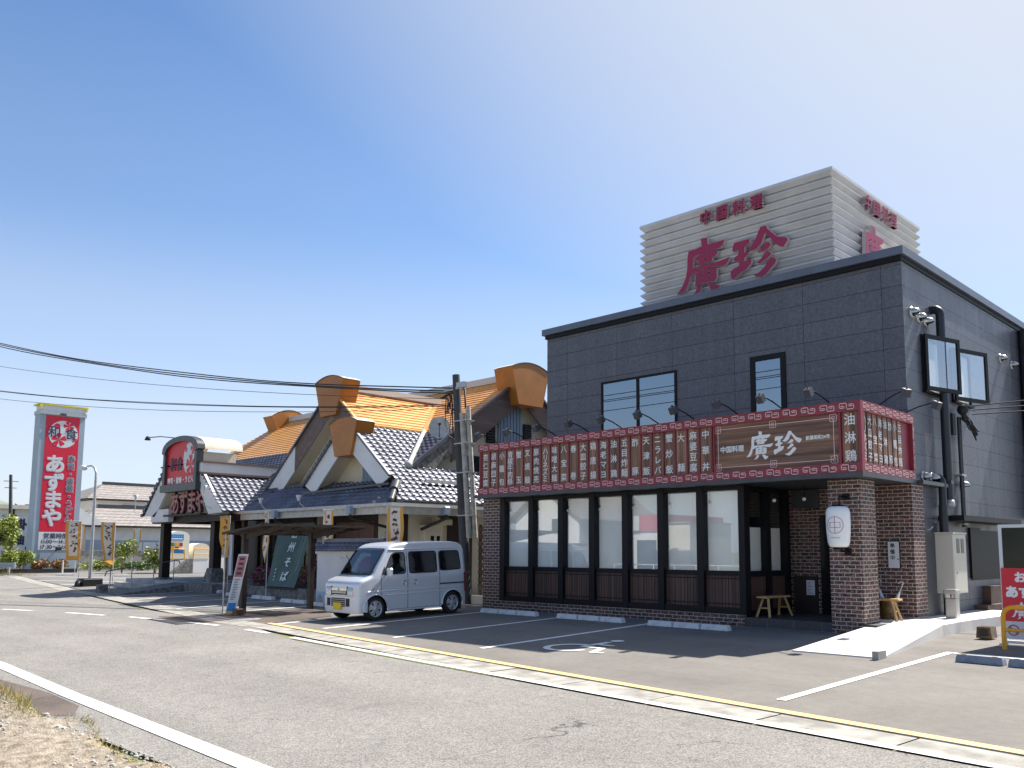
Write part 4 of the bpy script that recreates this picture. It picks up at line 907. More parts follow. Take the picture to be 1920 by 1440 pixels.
# ground floodlight (dark box) by the ramp
fb = thing('floodlight_box', 'dark square ground floodlight on the asphalt beside the ramp wall', 'floodlight', (-5.3, 17.4, 0))
g = MB(); g.prism([(-5.47, 17.2, .02), (-5.20, 17.2, .02), (-5.22, 17.2, .22), (-5.45, 17.2, .22)], (0, .32, 0)); g.build('body', M['pot'], fb)
g = MB(); g.quad((-5.42, 17.197, .06), (-5.25, 17.197, .06), (-5.26, 17.197, .19), (-5.41, 17.197, .19)); g.build('lens', M['darkwin'], fb)
# wheel stops
def stop(loc, rotz, L, label, m_, group):
    s = thing('wheel_stop', label, 'wheel stop', loc, rotz, group, local=True)
    g = MB(); h, b0, b1 = .11, .08, .055
    v = [(-L/2, -b0, 0), (L/2, -b0, 0), (L/2, b0, 0), (-L/2, b0, 0)]; e = .025
    t1 = [(-L/2+e*.5, -b0+.012, h*.7), (L/2-e*.5, -b0+.012, h*.7), (L/2-e*.5, b0-.012, h*.7), (-L/2+e*.5, b0-.012, h*.7)]
    t2 = [(-L/2+e, -b1, h), (L/2-e, -b1, h), (L/2-e, b1, h), (-L/2+e, b1, h)]
    g.add(v+t1+t2, [(k+i, k+(i+1) % 4, k+4+(i+1) % 4, k+4+i) for k in (0, 4) for i in range(4)]+[(8, 9, 10, 11)])
    g.build('body', m_, s)
    for sx in (-1, 1):
        g = MB(); g.box(sx*(L/2-.12)-.035, sx*(L/2-.12)+.035, -.050, -.028, h+.001, h+.007); g.build('reflector', M['amber'], s)
    return s
s0 = None
names = ['left', 'middle', 'right']
rng = random.Random(4)
bayname = ['bay beside the silver van', 'middle bay before the brick plinth', 'wheelchair bay']
for bi, (xa_, n, y) in enumerate(((-17.06, 3, 15.62), (-14.36, 3, 15.60), (-11.62, 3, 15.55))):
    for k in range(n):
        x = xa_+.33+k*.675; loc = (x, y+rng.uniform(-.015, .015), gz(0, 15.6)); rz_ = rng.uniform(-.02, .02)
        lb = 'pale concrete wheel stop, %s of three in the %s' % (names[k], bayname[bi])
        if s0 is None: s0 = stop(loc, rz_, .64, lb, M['stopwhite'], 'concrete wheel stops')
        else: dup(s0, loc, rz_, lb)
gs = stop((-4.42, 14.05, gz(0, 14.05)), R(-4), .68, 'ribbed blue-grey wheel stop with yellow markers left of its pair in the sunlit bay', M['stopgrey'], 'blue-grey wheel stops')
dup(gs, (-3.68, 14.0, gz(0, 14.0)), R(-4), 'ribbed blue-grey wheel stop cut off by the right edge of the photo')
s1 = None
rs = [(-31.5, 15.45), (-29.4, 14.95), (-28.75, 14.95), (-27.15, 14.75), (-26.4, 14.72), (-24.75, 14.45), (-23.95, 14.42), (-22.5, 14.2)]
rl = ['farthest white wheel stop below the porch of the tiled restaurant', 'white wheel stop left of the leaning white sign, far one of two', 'white wheel stop left of the leaning white sign, near one of two', 'white wheel stop before the flower planter, left of the green banner', 'white wheel stop before the planter, under the left edge of the green banner', 'white wheel stop before the planter, below the right edge of the green banner', 'white wheel stop left of the right-hand shelter post', 'white wheel stop beside the nose of the silver van']
for (x, y), lb in zip(rs, rl):
    loc = (x, y, gz(x, y)); r_ = rng.uniform(-.05, .05)
    if s1 is None: s1 = stop(loc, r_, .60, lb, M['stopwhite'], 'wheel stops of the tiled restaurant')
    else: dup(s1, loc, r_, lb)
s2 = None
fs_ = [(-57.3, 18.5), (-53.0, 20.2), (-49.5, 21.4), (-46.0, 22.5), (-42.8, 23.0)]
fl_ = ['white wheel stop before the hedge of the red pylon', 'white wheel stop between the two banner flags in the far lot', 'white wheel stop just left of the ramp handrail in the far lot', 'white wheel stop behind the ramp handrail in the far lot', 'white wheel stop in the far lot nearest the porch post']
for (x, y), lb in zip(fs_, fl_):
    if s2 is None: s2 = stop((x, y, 0), R(75), .9, lb, M['stopwhite'], 'wheel stops in the far lot')
    else: dup(s2, (x, y, 0), R(75), lb)

# ------------------------------------------------------------------ van
V = thing('parked_van', 'silver blue kei van with a yellow number plate parked nose to the road', 'van', (-18.19, 12.03, gz(0, 12.0)-.005), 0, None, local=True)
V.rotation_euler = (math.atan(.025), 0, 0)
HW = .7375; LEN = 3.42; WY = (.52, 2.92); WR = .285
def ip(tab, x):
    for (a, b), (c, d) in zip(tab[:-1], tab[1:]):
        if x <= c: t = max(0, (x-a)/(c-a)); return b+(d-b)*t
    return tab[-1][1]
TOP = [(0, .86), (.02, .90), (.06, .945), (.14, .985), (.30, 1.03), (.40, 1.065), (.46, 1.10), (.60, 1.30), (.80, 1.565), (.92, 1.70), (1.0, 1.765), (1.12, 1.815), (1.3, 1.845), (1.6, 1.862), (2.4, 1.87), (3.0, 1.855), (3.2, 1.83), (3.33, 1.77), (3.39, 1.70), (3.42, 1.60)]
PLAN = [(0, .60), (.015, .645), (.04, .685), (.08, .712), (.15, .73), (.30, HW), (3.2, HW), (3.32, .725), (3.40, .69), (3.42, .665)]
def side(z, y):     # half width of the body at height z
    p = ip(PLAN, y); t = max(0, z-.98)/.87
    q = p-.012*(z < .45)*(.45-z)/.25
    return q-.105*t**1.15
def bot(y):
    b = .20
    for wy in WY:
        d = abs(y-wy)
        if d < .345: b = max(b, .285+math.sqrt(max(0, .345**2-d*d))*.97)
    return b
ys = sorted(set([0, .012, .03, .05, .08]+[i*.03 for i in range(4, 114)]+[LEN]))
SIDE = .55
NS, NT = 22, 12
rings = []
for y in ys:
    zt = ip(TOP, y); zb = bot(y); r_ = min(.085, (zt-zb)*.3)
    row = []
    for k in range(NS+1):
        z = zb+(zt-r_-zb)*k/NS; row.append((side(z, y), z))
    ws = side(zt-r_, y)
    for k in range(1, 6):
        a = R(90*k/5); row.append((ws-r_*(1-math.cos(a)), zt-r_+r_*math.sin(a)))
    wt = row[-1][0]
    for k in range(1, NT+1):
        u = k/NT; row.append((wt*(1-u), zt+.012*(1-(1-u)**2)*(1 if y > .5 else .6)))
    rings.append(row)
W1 = [(.62, 1.09), (1.40, 1.09), (1.40, 1.585), (1.14, 1.60), (1.02, 1.57)]       # front door glass
W1 = [(.76, 1.11), (1.40, 1.11), (1.40, 1.58), (1.16, 1.60), (1.05, 1.56)]
W2 = [(1.56, 1.11), (2.40, 1.11), (2.40, 1.60), (1.56, 1.60)]
W3 = [(2.54, 1.14), (3.20, 1.16), (3.16, 1.60), (2.54, 1.60)]
def inside(p, poly):
    c = False; n = len(poly); j = n-1
    for i in range(n):
        if (poly[i][1] > p[1]) != (poly[j][1] > p[1]) and p[0] < (poly[j][0]-poly[i][0])*(p[1]-poly[i][1])/(poly[j][1]-poly[i][1])+poly[i][0]: c = not c
        j = i
    return c
def wsc(y): return .455 < y < .895
vs = []; nr = len(rings[0])
for sgn in (1, -1):
    for y, row in zip(ys, rings): vs += [(sgn*x, y, z) for x, z in row]
fs = []; half = len(ys)*nr
for s_ in (0, 1):
    for i in range(len(ys)-1):
        ym = (ys[i]+ys[i+1])/2
        for k in range(nr-1):
            a = s_*half+i*nr+k; q = (a, a+nr, a+nr+1, a+1) if s_ == 0 else (a, a+1, a+nr+1, a+nr)
            zm = sum(vs[j][2] for j in q)/4; xm = abs(sum(vs[j][0] for j in q)/4)
            if k < NS and (inside((ym, zm), W1)): continue
            if k > NS+4 and wsc(ym) and xm < ip([(.45, .60), (.9, .555)], ym): continue
            fs.append(q)
# nose and tail caps
def cap(i, rev):
    a = [i*nr+k for k in range(nr)]; b = [half+i*nr+k for k in range(nr-2, -1, -1)]
    f = a+b; fs.append(tuple(f[::-1]) if rev else tuple(f))
cap(0, False); cap(len(ys)-1, True)
g = MB(); g.add(vs, fs, True); body = g.build('body', M['van'], V)
def patch(mb, poly, sgn, lift, sub=6):
    """polygon in (y, z) draped on the van's flank"""
    P = []
    n = len(poly)
    for i in range(n):
        a, b = poly[i], poly[(i+1) % n]
        for k in range(sub): t = k/sub; P.append((a[0]+(b[0]-a[0])*t, a[1]+(b[1]-a[1])*t))
    P = [(sgn*(side(z, y)+lift), y, z) for y, z in P]
    c = Vector((0, 0, 0))
    for p in P: c += Vector(p)
    c /= len(P); cyz = (c.y, c.z); c = (sgn*(side(c.z, c.y)+lift), c.y, c.z)
    m_ = len(P); mb.add(P+[c], [((i, (i+1) % m_, m_) if sgn > 0 else ((i+1) % m_, i, m_)) for i in range(m_)])
def rounded(poly, r_):
    out = []; n = len(poly)
    for i in range(n):
        p = Vector(poly[i]); a = (Vector(poly[i-1])-p); b = (Vector(poly[(i+1) % n])-p); ra = min(r_, a.length*.45); rb = min(r_, b.length*.45); a.normalize(); b.normalize()
        for k in range(5):
            t = k/4; q0 = p+a*ra*(1-t); q1 = p+b*rb*t; out.append(tuple(q0.lerp(q1, t)))
    return out
def grow(poly, d):
    cx_ = sum(p[0] for p in poly)/len(poly); cz_ = sum(p[1] for p in poly)/len(poly)
    out = []
    for p in poly: out.append((p[0]+(d if p[0] > cx_ else -d), p[1]+(d if p[1] > cz_ else -d)))
    return out
def ringpatch(mb, inner, outer, sgn, lift):
    n = len(inner); A_ = [(sgn*(side(z, y)+lift), y, z) for y, z in inner]; B_ = [(sgn*(side(z, y)+lift), y, z) for y, z in outer]
    mb.add(A_+B_, [((i, (i+1) % n, n+(i+1) % n, n+i) if sgn < 0 else (n+i, n+(i+1) % n, (i+1) % n, i)) for i in range(n)])
for sgn in (1, -1):
    for W_, see in ((W1, True), (W2, False), (W3, False)):
        inn = rounded(W_, .06); out = rounded(grow(W_, .03), .09)
        g = MB(); ringpatch(g, inn, out, sgn, .006); fr = g.build('window_seal', M['vantrim'], V)
        g = MB(); patch(g, inn, sgn, .004, 1); g.build('pane', M['carglass'] if see else M['darkglass'], fr)
# windscreen
g = MB(); n = 12; vs2 = []
yy_ = [.455+.44*i/10 for i in range(11)]
for y in yy_:
    wd_ = ip([(.45, .625), (.9, .575)], y)
    for k in range(n+1):
        u = -1+2*k/n; vs2.append((u*wd_, y-.015-.0*abs(u), ip(TOP, y)+.016+.012*(1-u*u)-.015))
g.add(vs2, [(i*(n+1)+k, i*(n+1)+k+1, (i+1)*(n+1)+k+1, (i+1)*(n+1)+k) for i in range(10) for k in range(n)], True)
g.build('windscreen', M['carglass'], V)
g = MB()
for sg in (1, -1):
    P = [(sg*(ip([(.45, .615), (.9, .565)], y)), y-.012, ip(TOP, y)+.006) for y in yy_]
    g.tube(P, .022, 6)
g.tube([(-.6, .44, 1.095), (0, .425, 1.10), (.6, .44, 1.095)], .02, 6); g.tube([(-.55, .9, 1.70), (0, .89, 1.712), (.55, .9, 1.70)], .014, 6)
g.build('windscreen_seal', M['vantrim'], V)
for x in (-.32, .22):
    g = MB(); g.tube([(x, .42, 1.10), (x+.24, .47, 1.135), (x+.46, .50, 1.165)], .008, 5); g.box(x-.03, x+.03, .40, .44, 1.09, 1.11); g.build('wiper', M['vantrim'], V)
# interior
g = MB(); g.box(-.62, .62, .50, .95, .30, 1.0); g.box(-.64, .64, .5, 3.3, .28, .34); g.box(-.60, .60, 1.9, 1.95, .34, 1.55); g.build('dashboard', M['vantrim'], V)
for x in (-.33, .33):
    g = MB(); g.bbox(x-.24, x+.24, 1.05, 1.5, .34, .78, .03); g.prism([(x-.23, 1.42, .75), (x+.23, 1.42, .75), (x+.20, 1.60, 1.32), (x-.20, 1.60, 1.32)], (0, .1, 0)); g.bbox(x-.13, x+.13, 1.60, 1.70, 1.34, 1.54, .03); g.build('seat', M['seat'], V)
g = MB(); c = Vector((.33, .98, 1.05)); g.tube([c+Vector((.18*math.cos(R(a)), .07*math.sin(R(a)), .16*math.sin(R(a)))) for a in range(0, 361, 20)], .014, 6); g.tube([(.33, .9, .9), c], .02, 6); g.build('steering_wheel', M['vantrim'], V)
# front: bumper, grille, lamps, plate
def front(u, z): return -.008+ip([(0, 0), (.50, .012), (.62, .035), (.69, .10), (.74, .30)], abs(u))
g = MB()
def fpatch(mb, u0, u1, z0, z1, lift, bul=0, nseg=8):
    P = []
    for i in range(nseg+1):
        u = u0+(u1-u0)*i/nseg
        for z in (z0, z1): P.append((u, front(u, z)-lift, z))
    mb.add(P, [(2*i, 2*i+2, 2*i+3, 2*i+1) for i in range(nseg)], True)
def fbox(mb, u0, u1, z0, z1, d, nseg=8):
    P = []
    for i in range(nseg+1):
        u = u0+(u1-u0)*i/nseg; f = front(u, z0)
        P += [(u, f+.02, z0), (u, f-d, z0), (u, f-d, z1), (u, f+.02, z1)]
    F = []
    for i in range(nseg):
        for k in range(3): F.append((4*i+k, 4*i+4+k, 4*i+5+k, 4*i+1+k))
    F += [(0, 1, 2, 3), (4*nseg+3, 4*nseg+2, 4*nseg+1, 4*nseg)]
    mb.add(P, F)
g = MB(); fbox(g, -.735, .735, .27, .60, .045, 24); fbox(g, -.735, .735, .22, .27, .03, 24); bp_ = g.build('bumper', M['van'], V)
g = MB(); fbox(g, -.29, .29, .35, .555, .050); g.build('lower_grille', M['vantrim'], bp_)
g = MB()
for i in range(4): fbox(g, -.285, .285, .372+i*.047, .387+i*.047, .058)
g.build('grille_bar', M['galv'], bp_)
for sg in (1, -1):
    g = MB(); fbox(g, sg*.40-.075, sg*.40+.075, .36, .55, .049); 
    g.build('fog_lamp_recess', M['vantrim'], bp_)
g = MB(); fbox(g, -.30, .30, .635, .72, .012); g.build('upper_grille', M['vantrim'], V)
g = MB(); fbox(g, -.32, .32, .725, .79, .022); fbox(g, -.30, .30, .668, .682, .022); fbox(g, -.30, .30, .695, .706, .022); g.build('grille_trim', M['chrome'], V)
g = MB(); g.lathe([(0, -.012), (.03, -.012), (.03, 0)], (0, -.022, .757), 14, axis='y'); g.build('badge', M['galv'], V)
for sg in (1, -1):
    g = MB(); P = []; n = 12
    for i in range(n+1):
        u = .335+(.728-.335)*i/n; P += [(sg*u, front(u, .6)-.018, .615), (sg*u, front(u, .6)-.016, .80+.02*i/n), (sg*u, front(u, .6)+.03, .82+.02*i/n)]
    F = []
    for i in range(n):
        for k in range(2):
            q = (3*i+k, 3*i+3+k, 3*i+4+k, 3*i+1+k); F.append(q if sg > 0 else q[::-1])
    g.add(P, F, True); hl = g.build('headlight', M['headlamp'], V)
    g = MB(); fbox(g, sg*.33-.006, sg*.33+.006, .61, .83, .021, 1); g.build('lamp_seal', M['vantrim'], hl)
    g = MB(); g.ball((sg*.50, front(.5, .7)+.005, .705), .06, 6, (1, .35, 1)); g.build('reflector_bowl', M['chrome'], hl)
    # mirrors, handles, lamps
    g = MB(); mx = sg*.86; g.bbox(mx-.085, mx+.085, .80, .88, 1.06, 1.24, .02); mr_ = g.build('mirror', M['van'], V)
    g = MB(); g.bar((sg*.735, .83, 1.10), (sg*.80, .83, 1.12), .05, .07); g.build('mirror_arm', M['vantrim'], mr_)
    g = MB(); patch(g, [(.70, 1.085), (.80, 1.085), (.80, 1.30)], sg, .008); g.build('mirror_base', M['vantrim'], V)
    for yh in (1.38, 1.72):
        g = MB(); x = sg*(side(.86, yh)+.004); g.lathe([(.0, 0), (.062, 0), (.066, .004*sg)], (x, yh, .87), 16, axis='x'); dh = g.build('handle_cup', M['chrome'], V)
        g = MB(); g.box(x-.004, x+.022*sg+.004*sg, yh-.07, yh+.05, .855, .885); g.build('door_handle', M['van'], dh)
    g = MB(); g.box(sg*(side(.80, 2.95)+.001), sg*(side(.80, 2.95)+.008), 2.50, 3.36, .775, .805); g.build('slide_rail', M['vantrim'], V)
    g = MB()
    for yl in (.68, 1.48, 2.50):
        zt_ = 1.62 if yl > 1 else 1.05
        for i in range(14):
            z0 = .24+(zt_-.24)*i/14; z1 = .24+(zt_-.24)*(i+1)/14
            if bot(yl) > z0: continue
            g.quad((sg*(side(z0, yl)+.0015), yl-.007, z0), (sg*(side(z0, yl)+.0015), yl+.007, z0), (sg*(side(z1, yl)+.0015), yl+.007, z1), (sg*(side(z1, yl)+.0015), yl-.007, z1))
    g.quad((sg*(side(.24, 1)+.0015), .95, .240), (sg*(side(.24, 1)+.0015), 2.5, .240), (sg*(side(.24, 1)+.0015), 2.5, .247), (sg*(side(.24, 1)+.0015), .95, .247))
    g.build('door_seam', M['vantrim'], V)
    g = MB()
    for z_, d_ in ((.70, .010), (.60, .012)):
        for i in range(30):
            y0 = .30+i*.1; y1 = y0+.1
            if bot(y0) > z_-.03 or bot(y1) > z_-.03: continue
            a = side(z_, y0)+.0; b = side(z_, y1)
            g.quad((sg*(a+.001), y0, z_-.02), (sg*(b+.001), y1, z_-.02), (sg*(b+d_), y1, z_), (sg*(a+d_), y0, z_)); g.quad((sg*(a+d_), y0, z_), (sg*(b+d_), y1, z_), (sg*(b+.001), y1, z_+.012), (sg*(a+.001), y0, z_+.012))
    g.build('side_moulding', M['van'], V)
    g = MB()
    for i in range(16):
        y0 = .95+i*.138; y1 = y0+.138
        for z_, dd in ((1.665, .02),):
            g.quad((sg*(side(z_, y0)+.002), y0, z_), (sg*(side(z_, y1)+.002), y1, z_), (sg*(side(z_+.02, y1)+.018), y1, z_+.022), (sg*(side(z_+.02, y0)+.018), y0, z_+.022)); g.quad((sg*(side(z_+.02, y0)+.018), y0, z_+.022), (sg*(side(z_+.02, y1)+.018), y1, z_+.022), (sg*(side(z_+.05, y1)-.005), y1, z_+.04), (sg*(side(z_+.05, y0)-.005), y0, z_+.04))
    g.build('rain_gutter', M['van'], V)
    g = MB(); patch(g, [(.42, .73), (.48, .73), (.48, .765), (.42, .765)], sg, .006); g.build('side_indicator', M['amber'], V)
    g = MB(); patch(g, [(3.33, .55), (3.41, .55), (3.40, 1.05), (3.33, 1.05)], sg, .006); g.build('tail_light', M['taillight'], V)
    for wy in WY:     # arch lip
        g = MB(); P = [(sg*(side(.5, wy+.345*math.cos(R(a)))+.006), wy+.345*math.cos(R(a)), max(.24, .285+.335*math.sin(R(a)))) for a in range(-8, 189, 12)]; g.tube(P, .016, 6); g.build('arch_lip', M['van'], V)
g = MB(); g.box(-.165, .165, -.075, -.062, .28, .445); pl = g.build('number_plate', M['plateyellow'], V)
g = MB(); g.box(.1, .32, -.078, -.075, .2, .2001); 
# wheels
def wheel(x, y, sgn):
    g = MB(); wd = .155
    g.lathe([(.185, -wd/2*sgn), (.26, -wd/2*sgn), (.285, -.05*sgn), (.287, 0), (.285, .05*sgn), (.26, wd/2*sgn), (.215, (wd/2+.004)*sgn), (.185, wd/2*sgn-.01*sgn)], (x, y, .287), 36, axis='x'); w_ = g.build('wheel', M['tyre'], V)
    g = MB(); o = x+sgn*(wd/2-.004)
    g.lathe([(.188, 0), (.192, .010*sgn), (.178, .006*sgn), (.165, -.02*sgn)], (o, y, .287), 36, axis='x')
    for i in range(5):
        a = R(90+72*i); 
        def Q(r_, da, dx): return (o+dx*sgn, y+r_*math.cos(a+da), .287+r_*math.sin(a+da))
        ww = R(26)
        pts_ = [Q(.172, -ww, -.004), Q(.172, 0, -.001), Q(.172, ww, -.004), Q(.055, R(38), .012), Q(.055, 0, .014), Q(.055, -R(38), .012)]
        f = [(0, 1, 4, 5), (1, 2, 3, 4)]; g.add(pts_, f if sgn > 0 else [k[::-1] for k in f])
    g.lathe([(0, .018*sgn), (.035, .018*sgn), (.058, .012*sgn), (.06, -.005*sgn)], (o, y, .287), 20, axis='x')
    g.build('rim', M['rim'], w_)
    g = MB(); g.lathe([(0, -.03*sgn), (.19, -.03*sgn)], (o, y, .287), 24, axis='x'); g.build('brake_disc', M['vantrim'], w_)
for wy in WY:
    for sg in (1, -1): wheel(sg*.655, wy, sg)
g = MB(); g.box(-.6, .6, .2, 3.3, .19, .30); g.box(-.35, .35, 1.6, 2.0, .14, .2); g.box(-.70, -.56, .14, .9, .25, .55); g.box(.56, .60, .14, .9, .25, .62); g.box(.53, .57, 2.55, 3.3, .25, .62); g.box(-.57, -.53, 2.55, 3.3, .25, .62); g.build('underbody', M['vantrim'], V)
g = MB(); g.tube([(.1, .95, 1.76), (.12, 1.05, 1.84), (.2, 1.5, 2.06)], .006, 5); g.build('aerial', M['vantrim'], V) if 0 else None
for sg in (1, -1):
    g = MB(); g.box(sg*.60-.075, sg*.60+.075, .84, .85, .10, .30); g.box(sg*.60-.075, sg*.60+.075, 3.25, 3.26, .10, .30); g.build('mud_flap', M['vantrim'], V)
# ------------------------------------------------------------------ tiled restaurant
def zA(x): return 7.4-.8*(x+27.25)
def zB(y): return 3.04+.72*(y-16.27)
def inpoly(p, poly):
    c = False; n = len(poly); j = n-1
    for i in range(n):
        if (poly[i][1] > p[1]) != (poly[j][1] > p[1]) and p[0] < (poly[j][0]-poly[i][0])*(p[1]-poly[i][1])/(poly[j][1]-poly[i][1])+poly[i][0]: c = not c
        j = i
    return c
def st(poly3, O, S, T): return [((Vector(p)-O).dot(S), (Vector(p)-O).dot(T)) for p in poly3]
def tiles(mb, poly3, S, T, tw=.28, tl=.235, amp=.045, step=.022, sub=8):
    S = Vector(S).normalized(); T = Vector(T).normalized(); N = S.cross(T); O = Vector(poly3[0]); P = st(poly3, O, S, T)
    s0 = min(p[0] for p in P); s1 = max(p[0] for p in P); t0 = min(p[1] for p in P); t1 = max(p[1] for p in P)
    nc = int((s1-s0)/tw*sub)+2; nr = int((t1-t0)/tl)+1; ds = tw/sub
    def h(s): u = (s-s0)/tw; return amp*(.5+.5*math.cos(2*math.pi*u))**3.2
    for j in range(nr):
        ta = t0+j*tl; tb = ta+tl; vs = []; fs = []
        for i in range(nc+1):
            s = s0+i*ds; hh = h(s)
            for t, e in ((ta, hh*.2-.02), (ta, hh+step), ((ta+tb)/2, hh+step*.5), (tb+.01, hh)): vs.append(O+S*s+T*t+N*e)
        for i in range(nc):
            for k, tm in ((0, ta+.02), (1, ta+tl*.25), (2, ta+tl*.75)):
                if inpoly((s0+(i+.5)*ds, tm), P): fs.append((i*4+k, i*4+4+k, i*4+5+k, i*4+1+k))
        if fs: mb.add(vs, fs, True)
    return mb
def clip_t(P, t, above):
    out = []; n = len(P)
    for i in range(n):
        a, b = P[i], P[(i+1) % n]; ia = (a[1] >= t) == above; ib = (b[1] >= t) == above
        if ia: out.append(a)
        if ia != ib: k = (t-a[1])/(b[1]-a[1]); out.append((a[0]+k*(b[0]-a[0]), t))
    return out
def laps(mb, poly3, S, T, rl=.2, step=.028):
    S = Vector(S).normalized(); T = Vector(T).normalized(); N = S.cross(T); O = Vector(poly3[0]); P = st(poly3, O, S, T)
    t0 = min(p[1] for p in P); t1 = max(p[1] for p in P); t = t0
    while t < t1-.001:
        q = clip_t(clip_t(P, t, True), min(t1, t+rl), False)
        if len(q) >= 3:
            up_ = [O+S*s+T*tt+N*(step*(1-(tt-t)/rl)+.004) for s, tt in q]
            if (up_[1]-up_[0]).cross(up_[2]-up_[1]).dot(N) < 0: up_ = up_[::-1]
            mb.poly(up_)
            e = [p for p in q if abs(p[1]-t) < 1e-5]
            if len(e) >= 2:
                a = min(p[0] for p in e); b = max(p[0] for p in e)
                mb.quad(O+S*a+T*t-N*.012, O+S*b+T*t-N*.012, O+S*b+T*t+N*(step+.004), O+S*a+T*t+N*(step+.004))
        t += rl
    return mb
def pA(x, y): return (x, y, zA(x))
def pB(x, y): return (x, y, zB(y))
TA = (-1, 0, .8); SA = (0, 1, 0); TB = (0, 1, .72); SBv = (1, 0, 0)
R2 = thing('tiled_restaurant', 'sprawling restaurant with orange and blue glazed tile roofs and fan-shaped ridge ornaments', 'building', (-27, 17.5, 0))
g = MB(); tiles(g, [pA(-21.9, 16.42), pA(-22.55, 17.05), pA(-25.6, 17.0), pA(-25.6, 17.8), pA(-25.4, 17.8), pA(-25.4, 20.24), pA(-23.45, 18.08), pA(-23.45, 27.5), pA(-21.9, 27.5)], SA, TA)
rA = g.build('tile_roof', M['tile'], R2)
g = MB(); laps(g, [pA(-25.38, 17.45), pA(-25.38, 20.22), pA(-27.25, 22.33), pA(-27.25, 17.45)], SA, TA); g.build('metal_roof', M['orangeroof'], R2)
g = MB(); tiles(g, [pB(-31.9, 16.2), pB(-21.95, 16.2), pB(-22.9, 17.35), pB(-31.9, 17.75)], SBv, TB); g.build('tile_roof', M['tile'], R2)
g = MB(); tiles(g, [pB(-33.2, 16.2), pB(-31.7, 16.2), pB(-29.0, 20.22), pB(-41.6, 20.22), pB(-41.4, 19.3), pB(-35.2, 18.9), pB(-34.3, 18.0)], SBv, TB); g.build('tile_roof', M['tile'], R2)
g = MB(); laps(g, [pB(-42.5, 20.2), pB(-28.9, 20.2), pB(-27.5, 23.45), pB(-41.2, 23.45)], SBv, TB, .22); g.build('metal_roof', M['orangeroof'], R2)
g = MB(); tiles(g, [pB(-25.4, 20.24), pB(-23.45, 18.08), pB(-23.4, 20.24)], SBv, TB); g.build('tile_roof', M['tile'], R2)
g = MB(); laps(g, [pB(-25.4, 20.22), pB(-23.4, 20.22), pB(-23.4, 23.45), pB(-27.3, 23.45), pB(-27.25, 22.33)], SBv, TB, .22); g.build('metal_roof', M['orangeroof'], R2)
g = MB()   # unseen rear slopes and left slopes, plain
zr = zB(23.45)
g.quad((-41.2, 23.45, zr), (-23.4, 23.45, zr), (-23.4, 30.5, 3.0), (-42.5, 30.5, 3.0))
g.quad((-27.25, 17.42, 7.42), (-27.25, 22.4, 7.42), (-32.1, 22.4, 3.55), (-32.1, 17.42, 3.55)); g.quad((-25.6, 17.0, 6.1), (-25.6, 18.4, 6.1), (-28.3, 18.4, 3.8), (-28.3, 17.0, 3.8))
g.build('rear_roof', M['tile'], R2)
# valley and ridge trim
g = MB(); g.bar((-27.25, 22.33, 7.46), (-25.36, 20.22, 5.95), .14, .05); g.bar((-25.38, 17.42, 5.93), (-25.38, 20.22, 5.93), .10, .06); g.build('roof_trim', M['orangeroof'], R2)
g = MB(); g.tube([(-25.36, 20.2, 5.95), (-23.5, 18.12, 4.48)], .09, 8); g.ball((-23.45, 18.05, 4.42), .16, 6); g.build('valley_gutter', M['gutterwhite'], R2)
g = MB(); g.bar((-27.25, 17.9, 7.56), (-27.25, 22.6, 7.56), .26, .22); g.bar((-40.6, 23.45, zr+.08), (-23.9, 23.45, zr+.08), .30, .26); g.build('ridge_cap', M['ridgewhite'], R2)
g = MB(); g.tube([(-22.7, 17.0, 3.72), (-22.35, 16.65, 3.45)], .15, 12); g.tube([(-22.35, 16.65, 3.44), (-21.92, 16.22, 3.10)], .10, 10); g.build('hip_cap', M['darkgrey'], R2)
# gable boards
def board(a, b, ht, t, m_, nm='bargeboard', cut=None):
    a = Vector(a); b = Vector(b); dn = Vector((0, 0, -ht))
    d = b-a; nrm = Vector((d.y, -d.x, 0)).normalized()
    g = MB(); P = [a, b, b+dn, a+dn]
    if cut: P[2] = b+dn+Vector(cut)
    g.prism(P, nrm*t); return g.build(nm, m_, R2)
yb = 17.42
board((-27.25, yb, 7.42), (-29.65, yb, 5.50), .95, .06, M['brownboard']); board((-27.25, yb, 7.42), (-25.55, yb, 6.06), .95, -.06, M['brownboard'])
board((-29.65, yb, 5.50), (-31.95, yb, 3.66), .95, .06, M['whiteboard'], cut=(.55, 0, .45))
ys_ = 16.98
board((-25.6, ys_, 6.06), (-28.15, ys_, 3.90), .86, .06, M['whiteboard'], cut=(.62, 0, .52)); board((-25.6, ys_, 6.06), (-23.02, ys_, 3.96), .86, -.06, M['whiteboard'], cut=(-.62, 0, .55))
g = MB()   # dark tile edge along the boards
g.bar((-27.25, yb-.03, 7.46), (-32.0, yb-.03, 3.66), .10, .07); g.bar((-25.6, ys_-.03, 6.11), (-28.25, ys_-.03, 3.86), .12, .10); g.bar((-25.6, ys_-.03, 6.11), (-22.98, ys_-.03, 3.98), .10, .08); g.bar((-27.25, yb-.03, 7.46), (-25.5, yb-.03, 6.05), .10, .06, mi=1)
for i in range(16):
    t = i/15; g.ball((-25.6-2.6*t, ys_-.06, 6.11-2.22*t), .075, 4)
g.build('gable_edge', [M['tile'], M['orangeroof']], R2)
g = MB()   # soffits and gable walls
for (xa_, za_, xb_, zb_, y0, y1) in ((-27.25, 6.45, -31.4, 3.10, yb, 18.1), (-25.6, 5.25, -27.6, 3.62, ys_, 17.75), (-25.6, 5.25, -23.6, 3.62, ys_, 17.75)):
    g.quad((xa_, y0, za_), (xb_, y0, zb_), (xb_, y1, zb_+.1), (xa_, y1, za_+.1))
